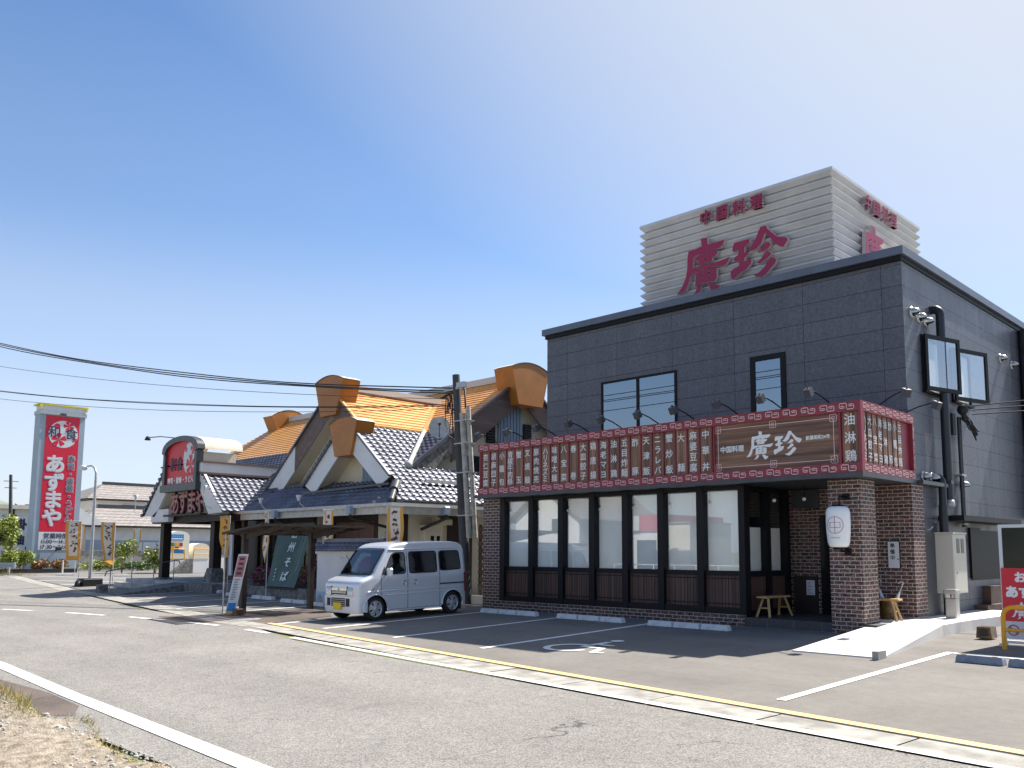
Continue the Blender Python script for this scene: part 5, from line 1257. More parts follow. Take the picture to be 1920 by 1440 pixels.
g.poly([(-27.25, 18.0, 7.0), (-32.0, 18.0, 3.2), (-24, 18.0, 3.2), (-24.5, 18.0, 5.0)]); g.poly([(-25.6, 17.7, 5.6), (-28.2, 17.7, 3.5), (-23.0, 17.7, 3.5)])
g.build('gable_wall', M['cream'], R2)
g = MB(); 
for i in range(12): g.box(-25.52+i*.085, -25.47+i*.085, 17.64, 17.70, 3.75, 4.95)
g.box(-25.53, -24.5, 17.68, 17.70, 3.75, 4.97); g.build('louvre', M['corrugated'], R2)
g = MB(); g.box(-31.5, -28.3, 17.62, 17.70, 3.30, 3.95); g.bar((-31.6, 17.4, 3.90), (-28.6, 17.6, 4.05), .06, .10); g.bar((-28.2, 16.95, 3.62), (-23.0, 16.95, 3.72), .05, .07); g.build('flashing', M['darkgrey'], R2)
# right-hand gable
xg = -23.4
g = MB(); g.poly([(xg-.35, 18.1, 3.2), (xg-.35, 29, 3.2), (xg-.35, 23.45, 7.9)]); g.poly([(xg-.3, 18.2, 4.45), (xg-.3, 18.9, 4.45), (xg-.3, 20.6, 6.1), (xg-.3, 20.2, 5.85)]); g.build('gable_wall', M['cream'], R2)
def boardx(y0, z0, y1, z1, ht, m_, x=xg):
    g = MB(); g.prism([(x, y0, z0), (x, y1, z1), (x, y1, z1-ht), (x, y0, z0-ht)], (-.07, 0, 0)); return g.build('bargeboard', m_, R2)
boardx(23.45, zr, 19.9, zB(19.9)-.02, .98, M['brownboard']); boardx(23.45, zr, 27.2, zr-.77*3.75, .98, M['brownboard'])
boardx(19.9, zB(19.9)-.02, 18.0, zB(18.0)-.06, .70, M['stone'])
g = MB(); g.bar((xg+.03, 23.45, zr+.05), (xg+.03, 19.8, zB(19.8)+.05), .16, .07); g.bar((xg+.03, 23.45, zr+.05), (xg+.03, 27.2, zr-.77*3.75+.05), .16, .07); g.build('gable_edge', M['brownboard'], R2)
g = MB(); g.bar((xg+.02, 19.8, zB(19.8)+.02), (xg+.02, 18.1, zB(18.1)+.02), .14, .12); g.build('gable_edge', M['tile'], R2)
g = MB()
for i in range(14): g.box(xg-.33, xg-.27+(i % 2)*.02, 22.45+i*.085, 22.50+i*.085, 4.0, 7.1)
g.box(xg-.34, xg-.30, 22.43, 23.65, 4.0, 7.12); g.build('corrugated_panel', M['corrugated'], R2)
for y0 in (21.85, 23.78):
    g = MB(); g.box(xg-.34, xg-.28, y0, y0+.42, 5.55, 6.45); lv = g.build('vent_louvre', M['darkwin'], R2)
    g = MB()
    for k in range(8): g.box(xg-.28, xg-.265, y0+.02, y0+.40, 5.60+k*.105, 5.64+k*.105)
    g.build('louvre_blade', M['vantrim'], lv)
g = MB(); g.box(xg-.34, xg-.27, 20.9, 22.2, 4.35, 5.0); g.build('gable_window', M['darkwin'], R2)
g = MB(); g.bar((-22.6, 18.1, 3.85), (-22.6, 20.2, 3.85), .10, .10); g.build('flashing', M['gutterwhite'], R2)
# ridge ornaments: fan-shaped boxes
def ornament(c, U, D, wb, wt, z0, z1, arch, depth):
    U = Vector(U); D = Vector(D); c = Vector(c)
    P = [c-U*wb/2+Vector((0, 0, z0)), c+U*wb/2+Vector((0, 0, z0))]
    n = 12
    for i in range(n+1):
        u = 1-2*i/n; P.append(c+U*(wt/2*u)+Vector((0, 0, z1+arch*(1-u*u))))
    g = MB(); g.prism(P, D*depth); o = g.build('ridge_ornament', M['orange'], R2)
    g = MB(); Q = P[2:]
    for a, b in zip(Q[:-1], Q[1:]): g.bar(a+Vector((0, 0, .012)), b+Vector((0, 0, .012)), .05, .03)
    g.build('ornament_edge', M['brownboard'], o)
    g = MB(); E = [c+U*(wt/2*(1-2*i/n))*1.02+Vector((0, 0, z1+.02+arch*(1-(1-2*i/n)**2))) for i in range(n+1)]
    vs = E+[e+D*depth*1.01 for e in E]; g.add(vs, [(i, i+1, n+2+i, n+1+i) for i in range(n)], True); g.build('ornament_top', M['ridgewhite'], o)
ornament((-27.28, 17.30, 0), (1, 0, 0), (0, 1, 0), 1.0, 1.82, 6.42, 7.68, .20, .75)
ornament((-25.62, 16.86, 0), (1, 0, 0), (0, 1, 0), .96, 1.66, 4.80, 5.95, .20, .75)
ornament((xg+.42, 23.45, 0), (0, 1, 0), (-1, 0, 0), 1.30, 2.0, 7.05, 8.44, .24, 1.0)
ornament((-41.3, 23.45, 0), (0, 1, 0), (1, 0, 0), 1.2, 2.2, 7.3, 8.35, .42, .9)
# eaves, gutters
g = MB(); g.box(-32.9, -21.85, 16.12, 16.24, 2.93, 3.03); g.box(-21.85, -21.73, 16.12, 27.5, 2.93, 3.03); g.box(-32.9, -21.97, 16.26, 16.31, 2.70, 2.928); g.box(-21.99, -21.94, 16.31, 27.5, 2.70, 2.928); g.build('gutter', M['gutterwhite'], R2)
g = MB(); g.quad((-32.9, 16.3, 2.75), (-21.95, 16.3, 2.75), (-21.95, 17.6, 2.85), (-32.9, 17.6, 2.85)); g.quad((-23.1, 16.3, 2.76), (-21.95, 16.3, 2.76), (-21.95, 27.5, 2.76), (-23.1, 27.5, 2.86)); g.build('eave', M['timber'], R2)
for x, y in ((-28.6, 16.1), (-23.9, 16.1), (-21.75, 18.3)):
    g = MB(); g.bbox(x-.11, x+.11, y-.13, y+.10, 2.72, 2.98, .03); rh = g.build('rain_hopper', M['corrugated'], R2)
    g = MB()
    g.tube([(x, y, 2.74), (x, y, 2.6), (x+(-.9 if y > 17 else .7), (y-.3 if y > 17 else 17.4), 2.25)], .05, 8); g.build('downpipe', M['timber'], rh)
# walls
g = MB(); g.box(-28.0, -27.05, 17.45, 17.6, 0, 2.85); g.box(-24.25, -23.45, 17.45, 17.6, 0, 2.85); g.box(-27.05, -24.25, 17.45, 17.6, 0, .8); g.box(-23.15, -23.0, 17.7, 29, 0, 2.85); g.build('wall', M['cream'], R2)
g = MB(); g.box(-23.45, -22.95, 17.40, 17.7, 0, 2.85); g.build('corner_post', M['timber'], R2)
g = MB()
for a in ((-27.05, -26.85, .8, 2.8), (-24.45, -24.25, .8, 2.8), (-26.85, -24.45, 2.55, 2.8), (-26.85, -24.45, .8, .95)): g.box(a[0], a[1], 17.42, 17.58, a[2], a[3])
wn = g.build('front_window', M['timber'], R2)
g = MB(); g.quad((-26.85, 17.55, .95), (-24.45, 17.55, .95), (-24.45, 17.55, 2.55), (-26.85, 17.55, 2.55)); g.build('pane', M['darkwin'], wn)
g = MB(); g.box(-26.82, -24.48, 17.48, 17.50, 1.98, 2.54); g.build('reed_blind', M['reed'], wn)
for x in (-27.6, -23.8):
    g = MB(); g.box(x-.09, x+.09, 17.33, 17.45, 1.98, 2.18); g.build('wall_lamp', M['gutterwhite'], R2)
g = MB(); g.box(-32.6, -28.0, 17.6, 17.75, 0, 2.85); g.box(-32.75, -32.6, 17.6, 20.4, 0, 2.9); g.box(-41.0, -32.7, 20.4, 20.6, 0, 5.2); g.box(-31.55, -31.35, 16.35, 16.5, 0, 2.8); g.box(-29.65, -29.45, 16.35, 16.5, 0, 2.8)
for x in (-32.5, -32, -30.2, -28.4): g.box(x-.1, x+.1, 17.5, 17.6, 0, 2.85)
g.box(-32.6, -28.0, 17.52, 17.6, .0, .5); g.box(-32.6, -28, 17.52, 17.6, 2.3, 2.85); g.build('timber_front', M['timber'], R2)
for x in (-31.1, -29.3):
    g = MB(); g.quad((x-.78, 17.58, .52), (x+.78, 17.58, .52), (x+.78, 17.58, 2.28), (x-.78, 17.58, 2.28)); pw_ = g.build('lattice_window', M['darkwin'], R2)
    g = MB()
    for k in range(5): g.box(x-.78+k*.36, x-.74+k*.36, 17.55, 17.575, .52, 2.28)
    g.box(x-.78, x+.78, 17.55, 17.575, 1.38, 1.42); g.build('lattice', M['timber'], pw_)
g = MB(); g.bbox(-23.0, -22.72, 18.2, 19.0, 1.25, 2.42, .02); mb_ = g.build('meter_box', M['cream'], R2)
for y in (18.47, 18.72):
    g = MB(); g.box(-22.72, -22.715, y, y+.14, 1.62, 2.05); g.build('meter_window', M['darkwin'], mb_)
g = MB(); g.prism([(-23.0, 18.75, 2.86), (-22.55, 18.75, 2.60), (-22.55, 18.75, 2.42), (-23.0, 18.75, 2.42)], (0, .5, 0)); g.build('vent_hood', M['cream'], R2)
g = MB(); g.box(-23.0, -22.94, 19.4, 20.5, .1, 2.75); g.build('side_door', M['timber'], R2)
def eavelamp(x, lb):
    t_ = thing('eave_floodlight', lb, 'floodlight', (x, 16.05, 3.1), 0, 'white floodlights on the eave')
    g = MB(); g.tube([(x+.25, 16.12, 2.95), (x+.05, 15.98, 3.12), (x, 15.95, 3.22)], .014, 6); g.build('arm', M['gutterwhite'], t_)
    g = MB(); g.lathe([(.02, -.10), (.06, -.06), (.065, .0), (.11, .10), (.095, .11), (0, .07)], (x-.02, 15.93, 3.34), 14); g.build('lamp_head', M['offwhite'], t_)
eavelamp(-26.75, 'white floodlight on the eave gutter below the small gable'); eavelamp(-29.35, 'white floodlight on the eave gutter below the large gable')

# low white garden wall with a tile coping
LW = thing('garden_wall', 'low white plaster wall with a blue tile coping behind the silver van', 'wall', (-22.5, 15.1, 0))
g = MB(); g.box(-24.0, -20.8, 15.0, 15.16, .30, 1.46); g.build('plaster', M['white'], LW)
g = MB(); g.box(-24.0, -20.8, 14.985, 15.16, -.06, .298); g.build('painted_base', M['bandblue'], LW)
g = MB(); g.box(-24.08, -20.72, 14.95, 15.22, 1.462, 1.54); g.build('coping_band', M['white'], LW)
g = MB(); tiles(g, [(-24.12, 14.86, 1.55), (-20.68, 14.86, 1.55), (-20.68, 15.12, 1.80), (-24.12, 15.12, 1.80)], (1, 0, 0), (0, .26, .25), .24, .2, .05, .03); g.quad((-24.12, 15.12, 1.80), (-20.68, 15.12, 1.80), (-20.68, 15.34, 1.58), (-24.12, 15.34, 1.58)); g.tube([(-24.14, 15.12, 1.84), (-20.66, 15.12, 1.84)], .08, 10); g.build('tile_coping', M['tile'], LW)
rl_ = thing('wall_relief', 'red disc with a white bird-shaped relief mounted on the low white wall', 'relief', (-21.7, 14.97, 1.0))
g = MB(); g.lathe([(0, -.03), (.60, -.03), (.62, 0)], (-21.25, 14.995, .78), 28, axis='y'); g.build('disc', M['crabred'], rl_)
g = MB(); g.prism([(-22.75, 14.99, 1.38), (-22.45, 14.99, 1.32), (-22.38, 14.99, 1.42), (-22.25, 14.99, 1.26), (-21.95, 14.99, 1.30), (-22.1, 14.99, 1.14), (-22.35, 14.99, 1.10), (-22.55, 14.99, 1.20)], (0, -.03, 0)); g.build('bird', M['offwhite'], rl_)

# flower planter
PL = thing('flower_planter', 'long grey stone planter edge in front of the tiled restaurant', 'planter', (-26.6, 15.4, 0))
g = MB(); g.box(-29.3, -24.15, 15.2, 15.36, -.08, .33); g.box(-29.3, -29.14, 15.36, 16.2, -.08, .33); g.box(-24.31, -24.15, 15.36, 16.2, -.08, .33); g.build('kerb', M['stone'], PL)
g = MB(); g.box(-29.14, -24.31, 15.36, 16.2, -.05, .27); g.build('soil', M['bark'], PL)
def cluster(mb, c, rad, n, sz, rng, flat=.0, mi=0):
    for _ in range(n):
        while True:
            p = Vector((rng.uniform(-1, 1), rng.uniform(-1, 1), rng.uniform(-1, 1)))
            if .25 < p.length < 1: break
        q = Vector((c[0]+p.x*rad[0], c[1]+p.y*rad[1], c[2]+p.z*rad[2]))
        a = Vector((rng.gauss(0, 1), rng.gauss(0, 1), rng.gauss(0, .6))).normalized(); b = a.cross(Vector((rng.gauss(0, 1), rng.gauss(0, 1), rng.gauss(0, 1)))).normalized(); s_ = sz*rng.uniform(.6, 1.3)
        mb.add([q-a*s_, q+b*s_*.45, q+a*s_, q-b*s_*.45], [(0, 1, 2, 3)], False, mi)
def shrub(name, label, cat, loc, rad, n, sz, leaf, seed, group=None, flowers=0, lumps=7, stems=5):
    rng = random.Random(seed); t = thing(name, label, cat, loc, 0, group); x, y, z = loc
    g = MB(); f = MB(); s_ = MB()
    for i in range(lumps):
        c = (x+rng.uniform(-.6, .6)*rad[0], y+rng.uniform(-.6, .6)*rad[1], z+rad[2]*(1+rng.uniform(-.45, .6)))
        r_ = tuple(k*rng.uniform(.38, .62) for k in rad)
        cluster(g, c, r_, n//lumps, sz, rng)
        if flowers: cluster(f, c, tuple(k*1.08 for k in r_), flowers//lumps, sz*.8, rng)
        if i < stems: s_.tube([(x+rng.uniform(-.1, .1)*rad[0], y, z-.02), ((x+c[0])/2, (y+c[1])/2, (z+c[2])/2+.05), c], [.022, .015, .006], 5)
    g.build('foliage', M[leaf], t); s_.build('stem', M['bark'], t)
    if flowers: f.build('blossom', M['flower'], t)
    return t
shrub('azalea_bush', 'azalea bush with magenta flowers left of the thin banner pole in the planter', 'bush', (-28.55, 15.7, .25), (.75, .4, .38), 900, .05, 'leafd', 11, 'azalea bushes in the planter', 700)
shrub('azalea_bush', 'azalea bush with magenta flowers just left of the green banner', 'bush', (-27.25, 15.75, .25), (.65, .4, .38), 850, .05, 'leafd', 12, 'azalea bushes in the planter', 800)
shrub('azalea_bush', 'tall reddish flowering bush at the right edge of the green banner', 'bush', (-25.05, 15.55, .22), (.6, .35, .50), 1000, .06, 'leafd', 13, 'azalea bushes in the planter', 600)
# hanging green banner
NB = thing('hanging_banner', 'sloping dark green cloth banner with white brush characters hung over the planter', 'banner', (-27, 15.8, .35))
TL, TR, BL, BR = Vector((-28.85, 16.45, 2.52)), Vector((-26.55, 16.45, 2.52)), Vector((-27.25, 15.12, .36)), Vector((-25.50, 15.12, .36))
def bl_(u, v): return TL.lerp(TR, u).lerp(BL.lerp(BR, u), v)+Vector((0, -.02, -.06))*math.sin(v*math.pi)*1.2
g = MB(); n = 14; vs = [bl_(i/n, j/n)+Vector((0, -.012*math.sin(i*1.3+j*.5), 0)) for j in range(n+1) for i in range(n+1)]
g.add(vs, [(j*(n+1)+i, (j+1)*(n+1)+i, (j+1)*(n+1)+i+1, j*(n+1)+i+1) for j in range(n) for i in range(n)], True); cl = g.build('cloth', M['greencloth'], NB)
g = MB(); g.tube([BL+Vector((-.03, 0, -.05)), BR+Vector((.03, 0, -.05))], .022, 8); g.tube([TL, TR], .02, 8); g.build('rod', M['timber'], NB)
def bglyph(mb, ch, u, v, size, wt=.02):
    o = bl_(u, v)+Vector((0, -.03, .012)); ux = (TR-TL).normalized(); uy = (bl_(u, v-.05)-bl_(u, v+.05)).normalized()
    uy = (uy-ux*uy.dot(ux)*.25).normalized(); mb.glyph(ch, o, ux, uy, size, wt)
g = MB()
for ch, v in (('信', .16), ('州', .37), ('そ', .60), ('ば', .83)): bglyph(g, ch, .56, v, .44, .025)
for ch, v in zip('あずまや', (.72, .78, .84, .90)): bglyph(g, ch, .22, v, .10, .02)
for k in range(26):
    bglyph(g, '・', .90, .08+k*.026, .09, .05); 
    if k < 20: bglyph(g, '・', .82, .10+k*.026, .07, .05)
g.build('lettering', M['whitetext'], cl)

# cantilever cycle shelter
SH = thing('cycle_shelter', 'dark brown cantilever cycle shelter with a slatted translucent roof on two posts', 'shelter', (-22.1, 12.5, -.1))
def rz_(x): return 2.01+(x+22.45)*.095
ya, yz = 11.1, 14.3; xa, xz = -22.45, -20.35
for y in (11.6, 13.5):
    x = -22.15 if y < 12 else -21.9
    g = MB(); g.box(x-.07, x+.07, y-.07, y+.07, gz(x, y), rz_(x)-.02); g.build('post', M['timber'], SH)
    g = MB(); g.prism([(x-.25, y-.04, rz_(x-.25)-.05), (x+.1, y-.04, rz_(x)-.18), (xz+.1, y-.04, rz_(xz)-.06), (xz+.1, y-.04, rz_(xz)-.02), (x-.25, y-.04, rz_(x-.25)-.01)], (0, .08, 0)); g.build('bracket_arm', M['timber'], SH)
g = MB()
for x in (xa, xa+.7, xa+1.4, xz): g.bar((x, ya, rz_(x)), (x, yz, rz_(x)), .06, .06)
for i in range(6): y = ya+i*(yz-ya)/5; g.bar((xa, y, rz_(xa)), (xz, y, rz_(xz)), .05, .05)
g.build('roof_frame', M['timber'], SH)
g = MB(); g.prism([(xa, ya, rz_(xa)+.032), (xz, ya, rz_(xz)+.032), (xz, yz, rz_(xz)+.032), (xa, yz, rz_(xa)+.032)], (0, 0, .006)); g.build('roof_sheet', M['slatgrey'], SH)
g = MB(); g.tube([(xa+.08, ya+.05, rz_(xa)), (xa+.08, ya+.05, gz(xa, ya))], .018, 6); g.build('downpipe', M['gutterwhite'], SH)
# leaning narrow sign
ls = thing('leaning_sign', 'tall narrow white and pink sign leaning against the near shelter post', 'sign', (-22.0, 11.3, -.12))
a0, a1 = Vector((-22.02, 11.18, -.11)), Vector((-21.68, 11.32, 1.46)); u_ = Vector((.62, .55, 0)).normalized()*.13
g = MB(); n_ = u_.cross(a1-a0).normalized(); g.prism([a0-u_, a0+u_, a1+u_, a1-u_], n_*-.03); bd = g.build('board', M['offwhite'], ls)
def lsq(mb, u0, u1, v0, v1, lift=.004):
    nn = n_*(1 if n_.dot(Vector((0, 0, 1.5))-a0) > 0 else -1)
    P = [a0.lerp(a1, v)+u_*u+n_*lift for u, v in ((u0, v0), (u1, v0), (u1, v1), (u0, v1))]; mb.add(P, [(0, 1, 2, 3)])
g = MB(); lsq(g, -.85, .85, .62, .97); g.build('pink_panel', M['lettergold'], bd)
g = MB(); lsq(g, -.8, .8, .05, .19); g.build('blue_panel', M['blue'], bd)
g = MB(); lsq(g, -.9, .9, .0, .035); g.build('yellow_band', M['yellowtrim'], bd)
g = MB()
for i in range(13): lsq(g, -.6, .1+.1*(i*7 % 5), .24+i*.028, .25+i*.028, .006)
for i in range(4): lsq(g, -.5, .5, .66+i*.08, .70+i*.08, .008)
g.build('print', M['navytext'], bd)
cb = thing('sign_weight', 'small brown block weighting the foot of the leaning sign', 'block', (-21.75, 11.25, -.12))
g = MB(); g.bbox(-21.85, -21.6, 11.15, 11.4, -.13, .05, .02); g.build('block', M['slat'], cb)

# banner flags
def flag(x, y, zb, ztop, dirv, wd, hgt, cloth, seed, label, base=True, taper=.0, marks=True):
    rng = random.Random(seed); t = thing('banner_flag', label, 'flag', (x, y, zb), 0, 'banner flags')
    g = MB(); g.tube([(x, y, zb+.05), (x, y, ztop)], .014, 6); d = Vector((dirv[0], dirv[1], 0)).normalized(); g.tube([(x, y, ztop-.03), Vector((x, y, ztop-.03))+d*wd], .009, 5); g.build('pole', M['offwhite'], t)
    nn = Vector((-d.y, d.x, 0)); rows, cols = 18, 5; vs = []
    def Pt(u, v):
        w_ = wd*(1-taper*v*(1-.3*math.sin(v*6))); off = .06*math.sin(v*7+seed+u*2)*(.3+v)
        return Vector((x, y, ztop-.06-v*hgt))+d*(u*w_+taper*.12*math.sin(v*5))+nn*off
    for j in range(rows+1):
        for i in range(cols+1): vs.append(Pt(i/cols, j/rows))
    g = MB(); 
    F = [(j*(cols+1)+i, (j+1)*(cols+1)+i, (j+1)*(cols+1)+i+1, j*(cols+1)+i+1) for j in range(rows) for i in range(cols)]
    for k, f in enumerate(F): g.add([vs[i] for i in f], [(0, 1, 2, 3)], True, 1 if (k % cols in (0, cols-1) or k//cols > 15) else 0)
    c = g.build('banner', [M[cloth], M['flagorange']], t)
    if marks:
        g = MB(); tocam = Vector((0, 0, 1.58))-Vector((x, y, 1.5)); sg = 1 if nn.dot(tocam) > 0 else -1
        for j in range(5):
            for k in range(5):
                u = rng.uniform(.28, .62); v = .10+j*.155+rng.uniform(-.04, .04); du = rng.uniform(-.18, .18); dv = rng.uniform(-.05, .05); h_ = .016
                a, b = Pt(u, v), Pt(max(.15, min(.85, u+du)), v+dv); L_ = nn*sg*.014
                q = Vector((0, 0, .035)) if abs(dv) < .025 else d*.035
                g.add([a-q+L_, b-q+L_, b+q+L_, a+q+L_], [(0, 1, 2, 3)])
        g.build('brush_marks', M['maroon'], c)
    if base:
        g = MB(); g.prism([(x-.16, y-.16, zb), (x+.16, y-.16, zb), (x+.16, y+.16, zb), (x-.16, y+.16, zb)], (0, 0, .02)); g.lathe([(.16, 0), (.11, .22), (.03, .24), (0, .24)], (x, y, zb+.02), 12); g.build('base', M['concrete'] if base == 2 else M['vantrim'], t)
    return t
flag(-27.0, 14.95, -.04, 2.95, (-1, .25), .55, 1.75, 'flagcream', 1, 'orange edged banner flag left of the green cloth banner', 0, .25)
flag(-23.78, 15.05, -.04, 2.85, (1, .2), .42, 1.75, 'flagcream', 2, 'narrow twisted orange banner flag between the green banner and the white wall', 2, .35)
flag(-20.62, 15.15, -.03, 2.85, (1, .35), .55, 1.6, 'flagcream', 3, 'orange banner flag rising behind the silver van', 0, .1)
flag(-41.65, 14.0, -.06, 2.85, (-.3, -.95), .62, 1.7, 'flagcream', 4, 'orange edged banner flag left of the street lamp by the far lot', 1, .1)
flag(-41.4, 15.35, -.04, 2.85, (-.3, -.95), .58, 1.9, 'flagcream', 5, 'faded orange banner flag right of the street lamp by the far lot', 0, .25)
flag(-62, 24.2, 0, 3.0, (.3, .95), .5, 1.7, 'offwhite', 6, 'plain white banner flag in front of the grey banded house', 0, .3, False)
flag(-56, 18.6, 0, 3.0, (.3, .95), .4, 1.9, 'offwhite', 7, 'plain white banner flag just behind the left orange flag', 0, .2, False)
flag(-31.0, 15.6, .0, 2.85, (-1, -.2), .6, 1.5, 'flagorange', 8, 'orange and white cloth streamer hanging under the porch beam', 0, .3)

# entrance porch
PO = thing('entrance_porch', 'gabled entrance porch with tiled roof, arched red sign and carved lettering', 'porch', (-35, 16.3, 0))
yf = 15.5
g = MB(); tiles(g, [(-31.35, 15.42, 3.02), (-31.35, 16.25, 3.02), (-33.35, 18.7, 4.58), (-33.35, 15.42, 4.58)], (0, 1, 0), (-2.0, 0, 1.56), .27, .235, .045, .022); g.build('tile_roof', M['tile'], PO)
g = MB(); g.quad((-38.75, 15.42, 3.0), (-36.85, 15.42, 4.7), (-36.85, 18.8, 4.7), (-38.75, 18.8, 3.0)); g.quad((-33.3, 15.42, 4.6), (-36.9, 15.42, 4.72), (-36.9, 18.9, 4.72), (-33.3, 18.9, 4.6))
for i in range(10): t = i/9; g.ball((-38.72+1.85*t, 15.44, 3.04+1.66*t), .085, 4)
g.build('tile_roof', M['tile'], PO)
g = MB(); g.box(-36.95, -33.2, 15.46, 19.3, 4.60, 4.98); g.build('ridge_box', M['white'], PO)
g = MB(); g.box(-37.0, -33.12, 15.42, 19.35, 4.98, 5.04); g.box(-33.25, -33.1, 15.4, 19.2, 4.52, 4.60); g.build('ridge_cap', M['brownboard'], PO)
def pb(P, t, m_, nm):
    g = MB(); g.prism([(x, yf, z) for x, z in P], (0, t, 0)); return g.build(nm, m_, PO)
pb([(-38.6, 3.0), (-37.55, 2.95), (-36.35, 4.1), (-36.35, 4.72), (-36.9, 4.72)], .10, M['white'], 'gable_board')
pb([(-31.42, 2.98), (-33.2, 4.6), (-33.55, 4.72), (-33.55, 4.1), (-32.6, 2.95)], .10, M['white'], 'gable_board')
pb([(-37.9, 2.72), (-36.2, 2.72), (-36.2, 3.25), (-37.2, 3.25), (-37.9, 2.95)], .22, M['white'], 'board_end')
g = MB(); g.poly([(-38.3, 15.95, 2.9), (-31.7, 15.95, 2.9), (-33.4, 15.95, 4.7), (-36.6, 15.95, 4.7)]); g.quad((-37.55, 15.55, 2.97), (-36.35, 15.55, 4.12), (-36.35, 15.95, 4.12), (-37.55, 15.95, 2.97)); g.quad((-32.6, 15.55, 2.97), (-33.55, 15.55, 4.12), (-33.55, 15.95, 4.12), (-32.6, 15.95, 2.97)); g.build('gable_wall', M['cream'], PO)
g = MB(); g.box(-38.5, -31.6, 15.8, 16.1, 2.68, 2.92); g.box(-38.5, -38.2, 16.1, 19, 2.7, 2.92); g.box(-31.8, -31.5, 16.1, 19, 2.7, 2.92); g.box(-36.6, -33.2, 15.45, 15.75, 2.93, 3.0); g.build('beam', M['timber'], PO)
g = MB(); g.quad((-38.4, 15.9, 2.93), (-31.6, 15.9, 2.93), (-31.6, 19.0, 2.93), (-38.4, 19.0, 2.93)); g.build('ceiling_board', M['timber'], PO)
for (x, y, zb, bs) in ((-38.2, 16.3, .28, .10), (-33.4, 16.25, .30, .55), (-32.05, 16.4, .30, .12)):
    g = MB(); g.box(x-.17, x+.17, y-.17, y+.17, zb, 2.7); po = g.build('post', M['timber'], PO)
    g = MB(); w0, w1 = .34, .22
    g.add([(x-w0, y-w0, zb), (x+w0, y-w0, zb), (x+w0, y+w0, zb), (x-w0, y+w0, zb), (x-w1, y-w1, zb+bs), (x+w1, y-w1, zb+bs), (x+w1, y+w1, zb+bs), (x-w1, y+w1, zb+bs)], [(0, 1, 5, 4), (1, 2, 6, 5), (2, 3, 7, 6), (3, 0, 4, 7), (4, 5, 6, 7)]); g.build('post_base', M['stone'], po)
g = MB(); g.box(-31.95, -31.75, 16.1, 16.16, .6, 2.3); g.build('white_strip_sign', M['offwhite'], PO)
# arched sign
x0, x1, zs0, zs1 = -36.55, -33.45, 4.22, 5.55
def archP(w0, w1, za, rise, y):
    n = 14; return [((w0+w1)/2+(w1-w0)/2*math.cos(math.pi*(1-i/n))*1.0, y, za+rise*math.sin(math.pi*i/n)**.8) for i in range(n+1)]
outer = archP(x0-.12, x1+.12, zs1, .62, 15.30); inner = archP(x0+.16, x1-.16, zs1-.1, .50, 15.30)
g = MB()
for i in range(len(outer)-1):
    a, b, c_, d_ = outer[i], outer[i+1], inner[i+1], inner[i]
    g.prism([a, b, c_, d_], (0, .3, 0))
g.box(x0, x0+.2, 15.32, 15.6, zs0, zs1-.05); g.box(x1-.2, x1, 15.32, 15.6, zs0, zs1-.05); g.box(x0-.1, x1+.1, 15.28, 15.62, zs0-.30, zs0); sgf = g.build('sign_frame', M['darkgrey'], PO)
g = MB(); P = [(x0+.2, 15.42, zs0), (x1-.2, 15.42, zs0)]+[(x, 15.42, z) for x, y, z in inner[::-1]]; g.poly(P); sgp = g.build('sign_panel', M['boardred'], PO)
g = MB(); vs = outer+[(x, 17.2, z) for x, y, z in outer]; n = len(outer); vs = [(x, y+(.31 if i < n else 0), z) for i, (x, y, z) in enumerate(vs)]
g.add(vs, [(i, i+1, n+i+1, n+i) for i in range(n-1)], True); g.box(x0+.05, x1-.05, 15.62, 17.0, zs0+.4, zs1-.1); g.build('sign_hood', M['cream'], PO)
g = MB(); cxs, czs = -34.1, 5.22; g.add([(min(x1-.22, cxs+.72*math.cos(R(a))), 15.413, max(zs0+.42, min(zs1+.30, czs+.72*math.sin(R(a))))) for a in range(0, 360, 12)], [tuple(range(30))[::-1]]); em = g.build('flower_roundel', M['offwhite'], sgp)
def flower(mb, c, r_, ux=(1, 0, 0), n_=5, rot=0):
    ux = Vector(ux); uy = Vector((0, 0, 1)); c = Vector(c)
    for k in range(n_):
        a = R(90+72*k+rot); P = []
        for du, dr in ((-.50, .55), (-.40, .95), (-.12, 1.02), (0, .86), (.12, 1.02), (.40, .95), (.50, .55)): P.append(c+(ux*math.cos(a+du)+uy*math.sin(a+du))*r_*dr)
        mb.poly([c]+P)
g = MB(); flower(g, (-34.15, 15.409, 4.95), .42); flower(g, (-33.95, 15.409, 5.62), .26, rot=20); flower(g, (-33.72, 15.409, 5.05), .16); flower(g, (-34.6, 15.409, 5.6), .12); g.build('red_flower', M['boardred'], em)
g = MB(); g.htext('寿司・釜飯・うどん', (-35.0, 15.405, 4.38), (1, 0, 0), (0, 0, 1), .27, .05); g.build('lettering', M['whitetext'], sgp)
g = MB(); g.htext('和食', (-35.45, 15.402, 5.05), (1, 0, 0), (0, 0, 1), .62, .02, sx=.95); g.build('lettering', M['navytext'], sgp)
g = MB(); g.tube([(-35.6, 15.5, 6.15), (-36.4, 15.1, 6.25), (-37.1, 14.9, 6.25)], .02, 6); sl_ = g.build('sign_lamp_arm', M['vantrim'], PO)
g = MB(); g.lathe([(0, .1), (.06, .08), (.13, -.06), (.11, -.08), (0, -.05)], (-37.15, 14.88, 6.22), 12); g.build('lamp_head', M['vantrim'], sl_)
